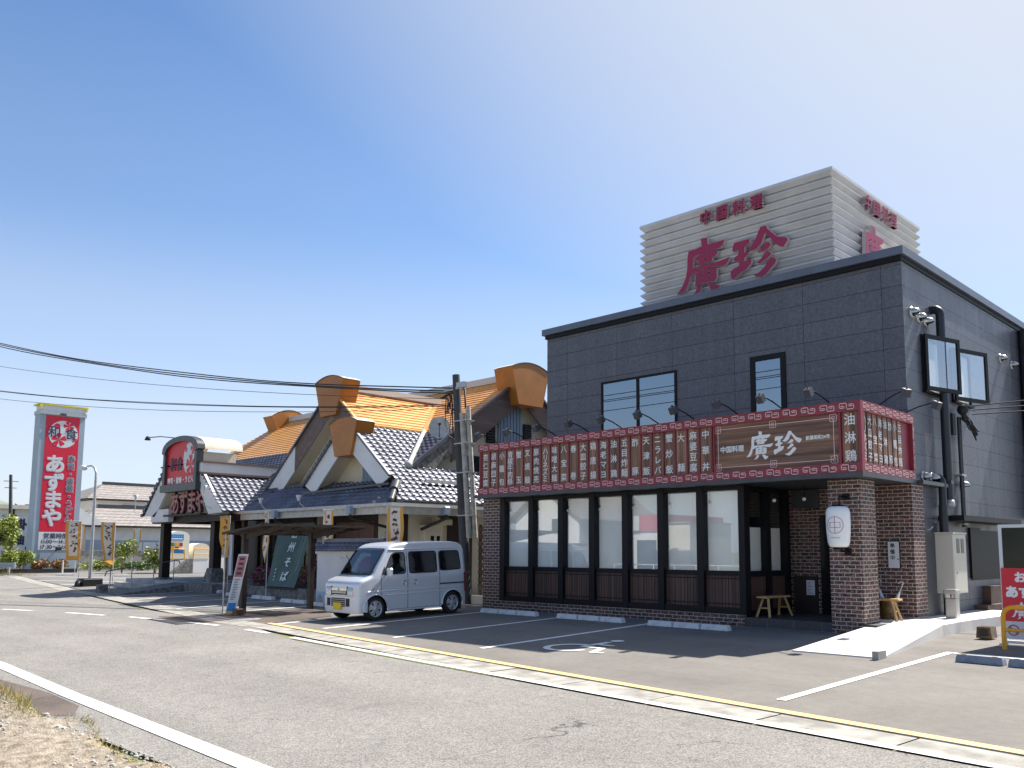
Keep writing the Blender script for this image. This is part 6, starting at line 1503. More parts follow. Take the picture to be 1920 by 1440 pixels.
# carved letters
for i, (ch, x, z) in enumerate((('あ', -35.75, 3.46), ('ず', -34.97, 3.48), ('ま', -34.20, 3.50), ('や', -33.42, 3.52))):
    g = MB(); g.glyph(ch, (x, 15.62, z), (1, 0, 0), (0, 0, 1), 1.04, .05, .10, sx=.86); cl_ = g.build('carved_letter', M['letterdark'], PO)
    g = MB(); g.glyph(ch, (x, 15.55, z), (1, 0, 0), (0, 0, 1), 1.02, .022, 0, sx=.86); g.build('letter_face', M['lettergold'], cl_)
for x, lb in ((-38.9, 0), (-32.4, 1)):
    g = MB(); z = 3.75 if x < -35 else 3.85; g.tube([(x+.1, 15.5, z-.7), (x, 15.2, z-.6), (x, 15.2, z)], .015, 6); al = g.build('porch_lamp_arm', M['gutterwhite'], PO)
    g = MB(); g.lathe([(.03, -.12), (.05, .0), (.12, .12), (0, .10)], (x, 15.2, z+.05), 12); g.build('lamp_head', M['offwhite'], al)
# platform, steps and ramp
PF = thing('porch_steps', 'pale concrete porch platform with two steps and a sloping ramp', 'steps', (-36, 15.5, 0))
g = MB(); g.box(-40.5, -31.4, 15.6, 19.5, -.1, .30); g.build('platform', M['concrete'], PF)
g = MB(); g.box(-40.0, -35.5, 14.9, 15.6, -.1, .17); g.build('step', M['concrete'], PF)
g = MB(); y0, y1 = 12.75, 15.9
P = [(-35.4, y0, gz(0, y0)), (-33.95, y0, gz(0, y0)), (-33.75, y1, .305), (-35.4, y1, .305)]
g.poly(P); g.quad((-33.95, y0, -.15), (-33.75, y1, -.15), P[2], P[1]); g.quad(P[0], P[3], (-35.4, y1, -.15), (-35.4, y0, -.15)); g.quad(P[3], P[2], (-33.75, y1, -.15), (-35.4, y1, -.15)); g.box(-33.75, -31.4, 15.2, 15.6, -.1, .295); g.build('ramp', M['stone'], PF)
HR = thing('ramp_handrail', 'brown steel handrail beside the porch ramp', 'handrail', (-35.4, 14, 0))
g = MB(); g.tube([(-35.42, 12.85, .55), (-35.42, 12.9, .72), (-35.42, 13.05, .77), (-35.42, 15.5, 1.13), (-35.42, 15.7, 1.12), (-35.42, 15.75, 1.0)], .022, 8); g.build('rail', M['brownboard'], HR)
for y in (13.05, 13.85, 14.7, 15.5):
    g = MB(); g.tube([(-35.42, y, gz(0, y)-.02+max(0, (y-12.75)*.1)), (-35.42, y, .77+(y-13.05)*.147)], .02, 6); g.build('post', M['galv'], HR)
g = MB(); g.bbox(-36.0, -35.65, 12.75, 13.1, -.12, .22, .03); lb_ = g.build('concrete_block', M['stone'], None, loc=(-35.8, 12.9, -.1)); tag(lb_, 'grey concrete block at the foot of the ramp handrail', 'block')
# ------------------------------------------------------------------ poles, wires and the lots to the left
UP = thing('utility_pole', 'dark leaning utility pole with cable guards between the two restaurants', 'utility pole', (-19.85, 17.5, 0))
g = MB(); g.tube([(-19.80, 17.5, -.1), (-19.95, 17.5, 1.85), (-20.42, 17.5, 7.0)], [.155, .15, .115], 16); g.build('pole', M['polecon'], UP)
g = MB(); g.tube([(-19.62, 17.42, 1.95), (-20.02, 17.42, 5.75)], .085, 10); g.tube([(-19.50, 17.55, 1.95), (-19.90, 17.55, 5.95)], .075, 10); g.build('cable_guard', M['pipegrey'], UP)
g = MB()
for z in (2.6, 3.9, 4.8, 5.5): x = -19.86-(z-2)*.09; g.box(x-.18, x+.42, 17.34, 17.70, z, z+.035)
g.build('band', M['galv'], UP)
g = MB(); g.box(-20.9, -20.0, 17.40, 17.46, 6.52, 6.60); g.box(-20.25, -19.9, 17.36, 17.5, 6.55, 6.72); g.build('crossarm', M['galv'], UP)
g = MB(); g.tube([(-19.95, 17.5, 5.9), (-20.0, 17.5, 6.5), (-20.2, 17.45, 6.62), (-20.3, 17.45, 6.4)], .03, 6)
rng = random.Random(8)
for k in range(6):
    p = Vector((-20.45, 17.38, 6.45)); pts = [p+Vector((-.25*math.sin(t*3+k)*.7-.25*t, 0.03*k, -1.5*t*(1-t)*1.6-.1*t)) for t in [i/10 for i in range(11)]]; g.tube(pts, .014, 5)
g.tube([(-20.5, 17.4, 6.3), (-20.7, 17.35, 5.9), (-20.8, 17.4, 5.5), (-20.6, 17.42, 5.2), (-20.55, 17.45, 5.9)], .012, 5)
g.tube([(-20.55, 17.45, 6.4), (-20.4, 17.4, 5.0)], .02, 5); g.build('cable_loops', M['cable'], UP)
DI = thing('satellite_dish', 'round grey satellite dish on an arm beside the dark utility pole', 'antenna', (-20.9, 17.4, 5.3))
c = Vector((-21.0, 17.35, 5.36)); ax = Vector((.75, -.62, .25)).normalized(); u1 = ax.cross(Vector((0, 0, 1))).normalized(); u2_ = u1.cross(ax)
g = MB(); vs = []; n = 24
for k in range(6):
    r_ = .33*k/5
    for i in range(n): a = 2*math.pi*i/n; vs.append(c+(u1*math.cos(a)+u2_*math.sin(a)*1.12)*r_+ax*(.9*r_*r_))
g.add(vs, [(k*n+i, k*n+(i+1) % n, (k+1)*n+(i+1) % n, (k+1)*n+i) for k in range(5) for i in range(n)], True); g.build('dish', M['gutterwhite'], DI)
g = MB(); g.tube([c-u2_*.32+ax*.08, c-u2_*.22+ax*.34, c-u2_*.02+ax*.38], .012, 5); g.tube([c, c-ax*.12, (-20.4, 17.5, 4.95)], .02, 6); g.bbox(*[q for p in zip((c+ax*.36)-Vector((.035,)*3), (c+ax*.36)+Vector((.035,)*3)) for q in p], .005); g.build('feed_arm', M['vantrim'], DI)
def wire(name, label, a, b, sag, r_, n=24, cat='cable', strands=1, sp=.06):
    a, b = Vector(a), Vector(b); g = MB()
    for k in range(strands):
        o = Vector((0, math.cos(k*2.1)*sp, math.sin(k*2.1)*sp)); g.tube([a.lerp(b, i/n)+o*(1+.3*math.sin(i*.7+k))+Vector((0, 0, -sag*4*(i/n)*(1-i/n))) for i in range(n+1)], r_, 5)
    o = g.build(name, M['cable'], None, loc=a); tag(o, label, cat); return o
WE = [(-55, 9.88, 13.42), (-55, 9.98, 11.91), (-55, 10.08, 10.41), (-55, 10.11, 10.01)]
wire('overhead_cable', 'thick bundle of overhead cables crossing the sky to the top of the utility pole', (-20.45, 17.45, 6.5), WE[0], .75, .022, strands=4, sp=.075)
wire('overhead_cable', 'thin single overhead wire just below the thick cable bundle', (-20.45, 17.45, 6.25), WE[1], .5, .010)
wire('overhead_cable', 'upper wire of the lower pair running past the ridge ornaments', (-20.4, 17.45, 6.02), WE[2], .5, .014, strands=2, sp=.03)
wire('overhead_cable', 'lowest overhead wire, passing in front of the yellow-topped pylon sign', (-20.4, 17.45, 5.96), WE[3], .55, .010)
for k, z in enumerate((5.25, 5.10, 4.85)):
    wire('service_wire', ['top service wire from the side wall bracket to the right edge', 'middle service wire from the side wall bracket to the right edge', 'lowest service wire from the side wall bracket to the right edge'][k], (-6.75, 21.7, 5.0-.1*k), (6, 24.5, 5.9-.35*k), .12, .014)
g = MB(); rng = random.Random(3)
for k in range(7): g.tube([(-6.95, 21.62, 4.95-rng.uniform(0, .3)), (-6.8, 21.7+rng.uniform(-.05, .25), 4.7-rng.uniform(0, .3)), (-6.75, 21.9+rng.uniform(0, .3), 4.6-rng.uniform(.0, .4)), (-6.9, 21.65, 4.9-rng.uniform(0, .2))], .016, 5)
g.ball((-6.93, 21.68, 4.92), .13, 6); g.bbox(-7.1, -7.0, 21.2, 21.4, 4.3, 4.8, .01); g.build('service_bracket', M['cable'], B1)
# slatted fence between the restaurants
FE = thing('slatted_fence', 'brown horizontal slat fence on a low kerb between the van and the brick column', 'fence', (-18.9, 17.9, 0))
g = MB()
for k in range(9): g.box(-19.75, -18.02, 17.90, 17.925, .42+k*.215, .56+k*.215)
g.build('slat_panel', M['slat'], FE)
for x in (-19.72, -18.1):
    g = MB(); g.box(x-.04, x+.04, 17.93, 18.0, 0, 2.35); g.build('post', M['timber'], FE)
g = MB(); g.box(-21.0, -18.02, 17.55, 17.7, -.02, .25); g.build('kerb', M['cream'], FE)
shrub('shrub', 'bright yellow-green bush showing above the slatted fence', 'bush', (-18.8, 18.5, 1.95), (.55, .35, .32), 420, .07, 'leafy', 21)
shrub('shrub', 'small green plant at the foot of the slatted fence', 'bush', (-18.5, 17.8, .2), (.32, .1, .2), 220, .05, 'leafy', 22)
# red pylon sign
PY = thing('pylon_sign', 'tall red and grey pylon sign with white lettering and a yellow top edge', 'sign', (-66.5, 20.5, 0))
X_ = -66.0; ya, yb2 = 19.12, 22.0
g = MB(); g.box(X_-1.2, X_, ya, yb2, 0, 10.85); g.build('body', M['pylongrey'], PY)
g = MB(); g.box(X_-1.25, X_+.12, ya-.06, yb2+.06, 10.852, 11.12); g.build('cornice', M['galv'], PY)
g = MB(); g.box(X_-1.2, X_+.05, ya+.05, yb2, 11.122, 11.50); g.build('top_box', M['offwhite'], PY)
g = MB(); g.box(X_-1.3, X_+.15, ya-.12, yb2+.12, 11.502, 11.60); g.prism([(X_+.15, ya-.12, 11.5), (X_+.15, ya+.08, 11.5), (X_+.15, ya-.02, 11.12)], (-.1, 0, 0)); g.prism([(X_+.15, yb2+.12, 11.5), (X_+.15, yb2-.05, 11.5), (X_+.15, yb2+.05, 11.2)], (-.1, 0, 0)); g.build('yellow_edge', M['yellowtrim'], PY)
g = MB(); g.box(X_, X_+.03, ya+.36, yb2-.36, 2.75, 10.80); rp_ = g.build('red_panel', M['pylonred'], PY)
g = MB(); g.box(X_, X_+.03, ya+.36, yb2-.36, 1.52, 2.745); hp = g.build('hours_panel', M['offwhite'], PY)
g = MB(); g.box(X_+.001, X_+.025, ya+.5, yb2-.2, .1, 1.3); g.build('base_panel', M['pylongrey'], PY)
xf = X_+.036; UY = (0, 1, 0)
g = MB()
for ch, z in (('あ', 7.45), ('ず', 6.18), ('ま', 4.98), ('や', 3.75)): g.glyph(ch, (xf, 20.22, z), UY, (0, 0, 1), 1.32, .05)
g.build('lettering', M['offwhite'], rp_)
g = MB()
for i, ch in enumerate('寿司・釜飯・うどん'): g.glyph(ch, (xf, 21.25, 7.85-i*.52), UY, (0, 0, 1), .52, .06)
g.build('lettering', M['offwhite'], rp_)
g = MB()
for i, ch in enumerate('寿司・釜飯・うどん'): g.glyph(ch, (xf+.012, 21.25, 7.85-i*.52), UY, (0, 0, 1), .50, .006)
g.build('lettering', M['navytext'], rp_)
g = MB(); cy_, cz_ = 20.62, 9.55; g.poly([(xf-.002, cy_+.95*math.cos(R(a)), cz_+.95*math.sin(R(a))) for a in range(0, 360, 10)]); rd = g.build('flower_roundel', M['offwhite'], rp_)
g = MB(); flower(g, (xf+.003, 20.35, 9.15), .48, UY); flower(g, (xf+.003, 20.95, 10.15), .36, UY, rot=20); flower(g, (xf+.003, 21.35, 9.2), .18, UY); g.lathe([(0, 0), (.2, 0)], (xf+.003, 20.2, 10.08), 12, axis='x'); g.build('red_flower', M['pylonred'], rd)
g = MB(); g.glyph('和', (xf+.008, 20.05, 9.68), UY, (0, 0, 1), .86, .012); g.glyph('食', (xf+.008, 21.12, 9.62), UY, (0, 0, 1), .86, .012); g.build('lettering', M['navytext'], rd)
g = MB(); g.htext('営業時間', (xf, 20.55, 2.48), UY, (0, 0, 1), .40, .03); g.htext('11:00～14:30', (xf, 20.55, 2.10), UY, (0, 0, 1), .36, .03); g.htext('17:30～21:00', (xf, 20.55, 1.74), UY, (0, 0, 1), .36, .03); g.build('lettering', M['navytext'], hp)
g = MB(); g.bar((X_, 20.6, 1.45), (X_+.5, 20.6, 1.55), .05, .05); g.bbox(X_+.4, X_+.6, 20.45, 20.8, 1.5, 1.72, .02); g.build('floodlight', M['vantrim'], PY)
g = MB(); g.box(X_+.02, X_+.2, 20.35, 20.7, 10.86, 11.0); g.build('lamp', M['darkgrey'], PY)
# street lamp in the far lot
SL_ = thing('street_lamp', 'slim grey street lamp with a curved arm on a black concrete block', 'street lamp', (-41.85, 14.55, -.05))
x, y = -41.85, 14.55
g = MB(); g.tube([(x, y, .2), (x, y, 4.6), (x, y, 5.0), (x-.1, y-.04, 5.25), (x-.32, y-.1, 5.36), (x-.6, y-.2, 5.34)], [.075, .055, .05, .045, .04, .035], 10); g.build('pole', M['galv'], SL_)
g = MB(); g.ball((x-.85, y-.27, 5.28), .22, 8, (1.35, .8, .55)); g.build('lamp_head', M['offwhite'], SL_)
g = MB(); g.bbox(x-.42, x+.42, y-.42, y+.42, -.1, .28, .04); g.build('base_block', M['vantrim'], SL_)
# far utility pole
FP = thing('utility_pole', 'thin dark utility pole far left beside the grey calligraphy shop', 'utility pole', (-74.6, 20.2, 0))
g = MB(); g.tube([(-74.6, 20.25, 0), (-75.0, 19.95, 7.2)], [.16, .11], 8); g.build('pole', M['polecon'], FP)
g = MB(); g.bar((-75, 19.5, 6.7), (-75, 20.5, 6.7), .06, .06); g.bar((-75, 19.6, 6.2), (-75, 20.4, 6.2), .06, .06); g.build('crossarm', M['galv'], FP)
# shops and houses behind
HB = thing('calligraphy_shop', 'low pale grey shop with large black characters on its wall left of the pylon', 'building', (-79, 22, 0))
g = MB(); g.box(-92, -79, 20.3, 26.5, 0, 4.75); g.build('wall', M['white'], HB)
g = MB(); g.box(-93, -78.4, 20.0, 27, 4.76, 5.08); g.build('roof', M['cream'], HB)
g = MB(); g.box(-79, -78.9, 21.25, 21.45, 3.9, 4.75); g.build('corner_post', M['timber'], HB)
g = MB(); g.glyph('掛', (-78.97, 21.95, 3.55), UY, (0, 0, 1), .92, .05); g.glyph('軸', (-78.97, 21.85, 2.35), UY, (0, 0, 1), .92, .05); g.glyph('白', (-78.97, 22.55, 1.62), UY, (0, 0, 1), .42, .05); g.build('lettering', M['navytext'], HB)
def hiphouse(name, label, x0, x1, y0, y1, h, rh, ov, wallm, ridge='y', band=None):
    t = thing(name, label, 'house', ((x0+x1)/2, (y0+y1)/2, 0))
    g = MB(); g.box(x0, x1, y0, y1, 0, h); w_ = g.build('wall', wallm, t)
    X0, X1, Y0, Y1 = x0-ov, x1+ov, y0-ov, y1+ov; xm = (X0+X1)/2; k = (X1-X0)/2*.55
    g = MB(); A, B, C_, D = (X0, Y0, h), (X1, Y0, h), (X1, Y1, h), (X0, Y1, h); P, Q = (xm, Y0+k, h+rh), (xm, Y1-k, h+rh)
    g.poly([A, B, P]); g.poly([B, C_, Q, P]); g.poly([C_, D, Q]); g.poly([D, A, P, Q]); r_ = g.build('roof', M['farroof'], t)
    g = MB(); g.bar((xm, Y0+k, h+rh+.12), (xm, Y1-k, h+rh+.12), .35, .3); g.build('ridge', M['darkgrey'], r_)
    g = MB(); g.box(X0, X1, Y0, Y1, h-.14, h-.01); g.build('eave', M['timber'], t)
    if band:
        g = MB(); g.box(x1+.001, x1+.04, y0, y1, band[0], band[1]); g.build('band', M['pylongrey'], t)
    return t
def win(t, x, y0, y1, z0, z1, m_='darkwin'):
    g = MB(); g.box(x, x+.06, y0, y1, z0, z1); f = g.build('window', M['white'], t)
    g = MB(); g.box(x+.06, x+.07, y0+.08, y1-.08, z0+.08, z1-.08); g.build('pane', M[m_], f)
t = hiphouse('two_storey_house', 'white two-storey house with a grey tiled hip roof behind the low banded house', -97, -86, 29.8, 42, 6.25, 1.75, .8, M['white'])
win(t, -86, 32.3, 33.8, 5.0, 5.85)
t = hiphouse('banded_house', 'long white single-storey house with a blue-grey band and tiled roof behind the far lot', -84, -73, 24.9, 46, 3.45, 1.65, .9, M['white'], band=(1.0, 2.3))
for k in range(5): win(t, -72.96, 28.2+k*1.1, 29.2+k*1.1, 1.15, 2.15, 'offwhite')
g = MB(); g.prism([(-72.1, 24.0, 3.5), (-72.1, 26.4, 3.3), (-72.1, 24.0, 4.75)], (-.15, 0, 0)); g.build('gable', M['white'], t)
g = MB(); g.box(-72.95, -72.9, 31.6, 32.6, 2.45, 2.85); g.build('vent', M['darkwin'], t)
for k, (xx, yy, hh) in enumerate(((-112, 34, 6.5), (-118, 52, 5.5), (-104, 58, 6))): 
    t = hiphouse('far_house', ['pale house roof just above the calligraphy shop', 'pale far house behind the porch', 'far white house farthest right behind the porch'][k], xx-5, xx+5, yy-5, yy+5, hh-2, 1.9, .6, M['cream'])
RW = thing('retaining_wall', 'long beige concrete wall behind the far parking lot', 'wall', (-70, 28, 0))
g = MB(); g.box(-70.3, -70, 18.4, 42, -.1, 1.42); g.box(-70.3, -69.96, 18.4, 42, 1.422, 1.50); g.build('panel', M['gutter'], RW)
# booth with steps
BO = thing('vending_booth', 'cream arch-topped roadside booth with a blue sign and coloured icon tiles', 'booth', (-58, 26, 0))
xb_ = -58
g = MB(); n = 12; P = [(xb_, 25.0, 0.9), (xb_, 26.35, 0.9)]+[(xb_, 25.675+.675*math.cos(R(180*i/n)), 2.45+.36*math.sin(R(180*i/n))) for i in range(n+1)]
g.prism(P, (-1.6, 0, 0)); g.build('body', M['boothcream'], BO)
g = MB(); g.box(xb_, xb_+.02, 25.05, 25.95, 2.18, 2.58); bs = g.build('blue_sign', M['blue'], BO)
g = MB(); g.htext('・・・・・', (xb_+.022, 25.5, 2.45), UY, (0, 0, 1), .15, .05); g.htext('うどん', (xb_+.022, 25.5, 2.28), UY, (0, 0, 1), .0001); g.box(xb_+.02, xb_+.024, 25.12, 25.88, 2.25, 2.32); g.build('print', M['whitetext'], bs)
for r_ in range(2):
    for c_ in range(3):
        g = MB(); g.box(xb_, xb_+.02, 25.12+c_*.28, 25.34+c_*.28, 1.52+.27*(1-r_), 1.74+.27*(1-r_)); g.build('icon_tile', [M['leafg'], M['yellowpaint'], M['crabred'], M['yellowpaint'], M['navytext'], M['offwhite']][r_*3+c_], BO)
g = MB(); g.box(xb_-1.2, xb_, 26.5, 28.9, 0, 1.0); g.box(xb_-1.2, xb_, 24.9, 26.5, .0, .95); g.build('plinth', M['white'], BO)
g = MB(); g.prism([(xb_+.01, 25.0, 0), (xb_+.01, 26.4, 0), (xb_+.01, 26.4, .95), (xb_+.01, 26.2, .95)], (.6, 0, 0))
g.build('stair', M['stone'], BO)
g = MB(); P = [(xb_+.02, 27.2+.55*math.cos(R(180-15*i)), 1.7+.3*math.sin(R(15*i))) for i in range(13)]; g.prism([(xb_+.02, 27.75, .95), (xb_+.02, 26.65, .95)]+P, (-1.2, 0, 0)); g.build('second_hood', M['boothcream'], BO)
for y0, y1, z1 in ((25.05, 25.85, 1.62), (26.45, 28.3, 1.62)):
    g = MB(); r_ = .14; g.tube([(xb_+.5, y0, .9), (xb_+.5, y0, z1-r_), (xb_+.5, y0+.05, z1-.03), (xb_+.5, y0+r_, z1), (xb_+.5, y1-r_, z1), (xb_+.5, y1-.05, z1-.03), (xb_+.5, y1, z1-r_), (xb_+.5, y1, .9)], .035, 6); g.tube([(xb_+.5, y0, 1.28), (xb_+.5, y1, 1.28)], .025, 6); g.build('yellow_rail', M['yellowpaint'], BO)
g = MB(); g.box(xb_+.47, xb_+.49, 25.12, 25.78, 1.30, 1.55); g.build('blue_board', M['blue'], BO)
# kerbed hedge below the pylon, bollard, guard rail
HK = thing('hedge_kerb', 'dark stone kerb round the hedge under the red pylon', 'kerb', (-64, 18.5, 0))
g = MB(); g.box(-64.9, -64.6, 16.6, 21.6, -.05, .26); g.box(-66, -64.9, 16.6, 16.9, -.05, .26); g.build('kerb', M['timber'], HK)
hk = 'hedge plants under the pylon'
shrub('shrub', 'bright yellow-green bush just right of the guard rail end', 'bush', (-64.5, 17.2, .0), (.7, .7, .85), 1000, .10, 'leafy', 31, hk)
shrub('shrub', 'yellow-green bush at the left foot of the red pylon', 'bush', (-64.9, 18.3, .0), (.7, .7, .8), 1000, .10, 'leafy', 32, hk)
shrub('shrub', 'clipped green and red-leaved hedge under the middle of the pylon', 'hedge', (-65.2, 19.5, .1), (.5, .8, .42), 1000, .08, 'leafr', 33, hk)
shrub('shrub', 'clipped red-leaved hedge at the right end of the pylon kerb', 'hedge', (-65.2, 20.6, .1), (.5, .75, .42), 1000, .08, 'leafr', 34, hk)
shrub('sapling', 'young leafy tree growing behind the left orange banner flag', 'tree', (-60.5, 23.0, .0), (.9, .9, 1.15), 420, .14, 'leafy', 35, 'young trees at the far lot')
shrub('sapling', 'young leafy tree growing behind the street lamp', 'tree', (-60.5, 25.2, .0), (1.0, 1.0, 1.15), 520, .14, 'leafy', 36, 'young trees at the far lot')
for k in range(3):
    shrub('weed_clump', ['pale weedy bush along the concrete wall, left of three', 'pale weedy bush along the concrete wall, between the others', 'pale weedy bush along the concrete wall beside the porch post'][k], 'bush', (-67.5, 24.0+k*3.2, 0), (1.0, 1.9, .5), 900, .11, 'leafg' if k == 1 else 'leafy', 41+k, 'weeds along the concrete wall')
def tree(name, label, loc, h, rad, n, sz, leaf, seed, group=None):
    rng = random.Random(seed); t = thing(name, label, 'tree', loc, 0, group); x, y, z = loc
    g = MB(); f = MB(); g.tube([(x, y, z-.1), (x+.1, y, z+h*.35), (x+.05, y+.1, z+h*.75)], [.16, .11, .05], 8)
    for i in range(12):
        a = rng.uniform(0, 6.28); q = rng.uniform(.25, .8); c = (x+math.cos(a)*rad*q, y+math.sin(a)*rad*q, z+h*(.42+.5*rng.random()))
        g.tube([(x, y, z+h*.3+.2*h*rng.random()), ((x+c[0])/2, (y+c[1])/2, (z+c[2])/2+h*.22), c], [.06, .04, .015], 5); cluster(f, c, (rad*.42, rad*.42, h*.13), n//12, sz, rng)
    f.build('crown', M[leaf], t); g.build('trunk', M['bark'], t)
tree('garden_tree', 'bright green bushy tree at the left edge beside the beige wall', (-72.5, 18.6, 0), 4.2, 1.5, 1500, .17, 'leafy', 51)
for k in range(5): tree('hillside_tree', ['round tree below the hill at the far left edge', 'second round tree below the hill from the left edge', 'third round tree below the hill from the left edge', 'fourth round tree below the hill, behind the calligraphy shop', 'round tree below the hill nearest the pylon'][k], (-150-8*k, 30+5*k, 0), 7+k % 2*2, 3.4, 900, .45, 'leafd', 60+k, 'trees below the hill')
BOL = thing('marker_post', 'short pale marker post at the edge of the far lot below the pylon', 'bollard', (-57.5, 18.4, 0))
g = MB(); g.tube([(-57.5, 18.4, 0), (-57.5, 18.4, .85)], .05, 8); g.build('post', M['cream'], BOL)
g = MB(); g.tube([(-57.5, 18.4, .86), (-57.5, 18.4, .90)], .06, 8); g.build('cap', M['offwhite'], BOL)
GR = thing('guard_rail', 'weathered pale steel guard rail at the left edge of the photo', 'guard rail', (-61.5, 16.3, 0))
g = MB(); prof = [(0, .45), (.05, .50), (.0, .56), (.0, .60), (.05, .66), (0, .72)]
a, b = Vector((-61.0, 16.75, 0)), Vector((-75, 14.2, 0)); d = (b-a).normalized(); nn = Vector((-d.y, d.x, 0))
if nn.x < 0: nn = -nn
vs = [a+nn*o+Vector((0, 0, z)) for o, z in prof]+[b+nn*o+Vector((0, 0, z)) for o, z in prof]; g.add(vs, [(i, i+1, 7+i, 6+i) for i in range(5)]); g.prism([a+Vector((0, 0, .42)), a+nn*.09+Vector((0, 0, .42)), a+nn*.09+Vector((0, 0, .75)), a+Vector((0, 0, .75))], -d*.25); g.build('beam', M['pylongrey'], GR)
for k in range(5):
    p = a+d*(.6+k*3); g = MB(); g.tube([p+Vector((0, 0, -.05)), p+Vector((0, 0, .68))], .07, 8); g.build('post', M['galv'], GR)
# dry grass along the broken asphalt edge and tufts at the road side
g = MB(); rng = random.Random(9)
E_ = [(-13.9, 3.72), (-13.1, 3.70), (-12.17, 3.62), (-11.6, 3.50), (-11.15, 3.44), (-10.63, 3.76), (-10.2, 3.70), (-9.37, 3.44), (-8.9, 3.41), (-8.34, 3.32), (-7.74, 3.50)]
for i in range(len(E_)-1):
    (x0_, y0_), (x1_, y1_) = E_[i], E_[i+1]; dens = 150 if i < 4 else 45
    for k in range(dens):
        t_ = rng.random(); x = x0_+(x1_-x0_)*t_+rng.gauss(0, .03); y = y0_+(y1_-y0_)*t_-abs(rng.gauss(0, .13 if i < 4 else .05)); z = gz(x, y)
        hh = rng.uniform(.03, .14)*(1.25 if i < 3 else .6); dx, dy = rng.gauss(0, .03), rng.gauss(0, .03); a_ = rng.uniform(0, 3.14); ww = .004
        g.add([(x-math.cos(a_)*ww, y-math.sin(a_)*ww, z-.01), (x+math.cos(a_)*ww, y+math.sin(a_)*ww, z-.01), (x+dx*.5, y+dy*.5, z+hh*.6), (x+dx, y+dy, z+hh)], [(0, 1, 2), (1, 3, 2)])
for k in range(500):
    x = rng.uniform(-13.5, -6.5); y = 3.3-rng.random()**1.5*2.2; z = gz(x, y); c_ = (x, y)
    for q in range(4):
        dx, dy = rng.gauss(0, .025), rng.gauss(0, .025); hh = rng.uniform(.01, .045)
        g.add([(x-.003, y, z-.005), (x+.003, y, z-.005), (x+dx, y+dy, z+hh)], [(0, 1, 2)])
gr_ = g.build('dry_grass', M['drygrass']); struct(gr_, 'stuff')
g = MB()
for k in range(1500):
    x = rng.uniform(-14.5, -6.0); y = 3.52-rng.random()**1.6*3.0; r_ = rng.uniform(.006, .022)*(2 if rng.random() < .04 else 1); z = gz(x, y)+.008
    vs = [(x+r_*rng.uniform(.6, 1.1)*math.cos(a_)*1.2, y+r_*rng.uniform(.6, 1.1)*math.sin(a_), z+r_*h_) for h_ in (-.2, .45) for a_ in [i*1.257 for i in range(5)]]+[(x, y, z+r_*.75)]
    g.add(vs, [(i, (i+1) % 5, 5+(i+1) % 5, 5+i) for i in range(5)]+[(5+i, 5+(i+1) % 5, 10) for i in range(5)])
struct(g.build('gravel', M['concrete']), 'stuff')
g = MB()
for k in range(700):
    x = rng.uniform(-72, -57); y = 15.4+(x+57)*-.02+rng.random()*1.6; z = 0; hh = rng.uniform(.08, .35)
    g.add([(x-.02, y, z), (x+.02, y, z), (x+rng.gauss(0, .06), y+rng.gauss(0, .06), hh)], [(0, 1, 2)])
struct(g.build('roadside_grass', M['drygrass']), 'stuff')

# ------------------------------------------------------------------ across the road, seen mirrored in the dining windows
t = thing('gabled_house', 'white gabled house across the road, mirrored in the dining windows', 'house', (-45.5, -19, 0))
g = MB(); g.box(-48.8, -42.2, -24, -15, -.4, 4.0); g.poly([(-48.8, -15, 4.0), (-42.2, -15, 4.0), (-45.5, -15, 6.3)]); g.build('wall', M['white'], t)
g = MB()
for s_ in (-1, 1):
    a = (-45.5, -14.5, 6.45); b = (-45.5+s_*4.0, -14.5, 3.7); g.prism([a, b, (b[0], -24.5, b[2]), (a[0], -24.5, a[2])], (0, 0, .14))
g.build('roof', M['farroof'], t)
for x in (-46.6, -44.6):
    g = MB(); g.box(x-.35, x+.35, -15, -14.94, 2.9, 4.0); f = g.build('window', M['white'], t); g = MB(); g.box(x-.29, x+.29, -14.94, -14.93, 2.97, 3.93); g.build('pane', M['darkwin'], f)
g = MB(); g.box(-49.5, -41.4, -15, -13.4, 1.9, 2.1); g.build('lean_to_roof', M['farroof'], t)
t = thing('red_pole_sign', 'tall red pole sign across the road, mirrored in the dining windows', 'sign', (-33, -9, -.4))
g = MB(); g.box(-33.3, -32.75, -9.2, -8.9, -.4, 9); g.build('pole', M['redpaint'], t); g = MB(); g.box(-34.8, -31.4, -9.25, -8.85, 6.5, 8.8); g.build('panel', M['pylonred'], t)
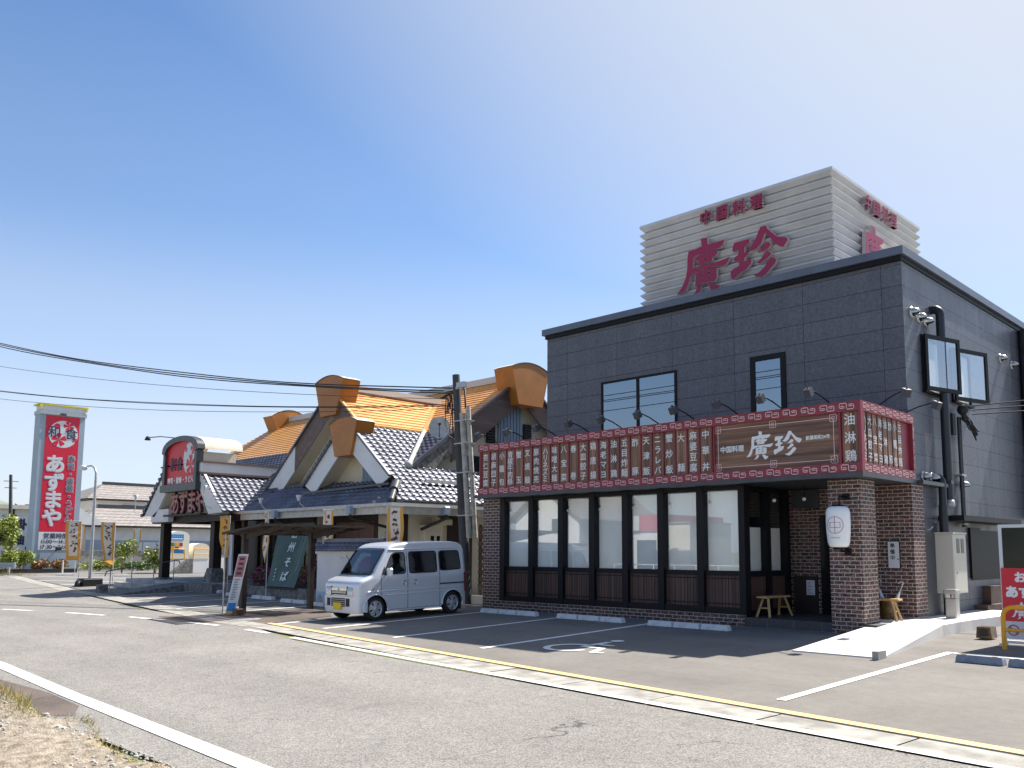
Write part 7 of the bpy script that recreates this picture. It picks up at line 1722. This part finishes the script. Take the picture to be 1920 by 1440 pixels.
t = thing('red_fascia_shop', 'shop with a red fascia across the road, mirrored in the dining windows', 'shop', (-36, -18, 0))
g = MB(); g.box(-38.0, -34.6, -22, -15, -.4, 2.9); g.build('wall', M['white'], t); g = MB(); g.box(-38.1, -34.5, -22.1, -14.9, 2.9, 4.0); g.build('fascia', M['redpaint'], t)
g = MB(); g.box(-36.9, -35.3, -15.0, -14.94, .1, 2.3); g.build('window', M['darkwin'], t)
g = MB(); g.box(-38.0, -36.6, -14.89, -14.8, 2.95, 3.95); g.build('white_panel', M['offwhite'], t)
t = thing('cream_shed', 'plain cream shed beside the red fascia shop across the road, mirrored in the dining windows', 'shed', (-33.6, -18, 0))
g = MB(); g.box(-34.3, -32.6, -20, -15, -.4, 3.4); g.build('wall', M['cream'], t); g = MB(); g.box(-34.4, -32.5, -20.1, -14.9, 3.4, 3.5); g.build('roof', M['farroof'], t)
t = thing('white_railing', 'white pipe railing across the road, mirrored in the dining windows', 'railing', (-30, -6, -.4))
for k in range(10):
    g = MB(); x = -34.5+k*1.5; g.tube([(x, -9.5, -.45), (x, -9.5, .75)], .04, 6); g.build('post', M['offwhite'], t)
for z in (.15, .45, .75):
    g = MB(); g.tube([(-34.5, -9.5, z), (-21, -9.5, z)], .03, 6); g.build('rail', M['offwhite'], t)
for k, (z, s_) in enumerate(((12.3, .7), (12.1, .8), (11.8, .6), (11.1, .5))):
    wire('overhead_cable', ['topmost overhead wire along the far side of the road, mirrored in the upper windows', 'second overhead wire along the far side of the road, mirrored in the upper windows', 'third overhead wire along the far side of the road, mirrored in the upper windows', 'lowest overhead wire along the far side of the road, mirrored in the upper windows'][k], (-75, -6, z), (20, -6, z), s_, .025)
for k, (x, y) in enumerate(((-56, -18), (-62, -10), (-22, -40), (-12, -44))): tree('roadside_tree', ['leafy tree across the road, mirrored at the left end of the dining windows', 'leafy tree farther across the road, mirrored at the left end of the dining windows', 'leafy tree across the road, mirrored far behind the white railing', 'leafy tree far across the road to the right of the other trees'][k], (x, y, -.4), 6.5, 3, 900, .35, 'leafg', 80+k, 'trees across the road')
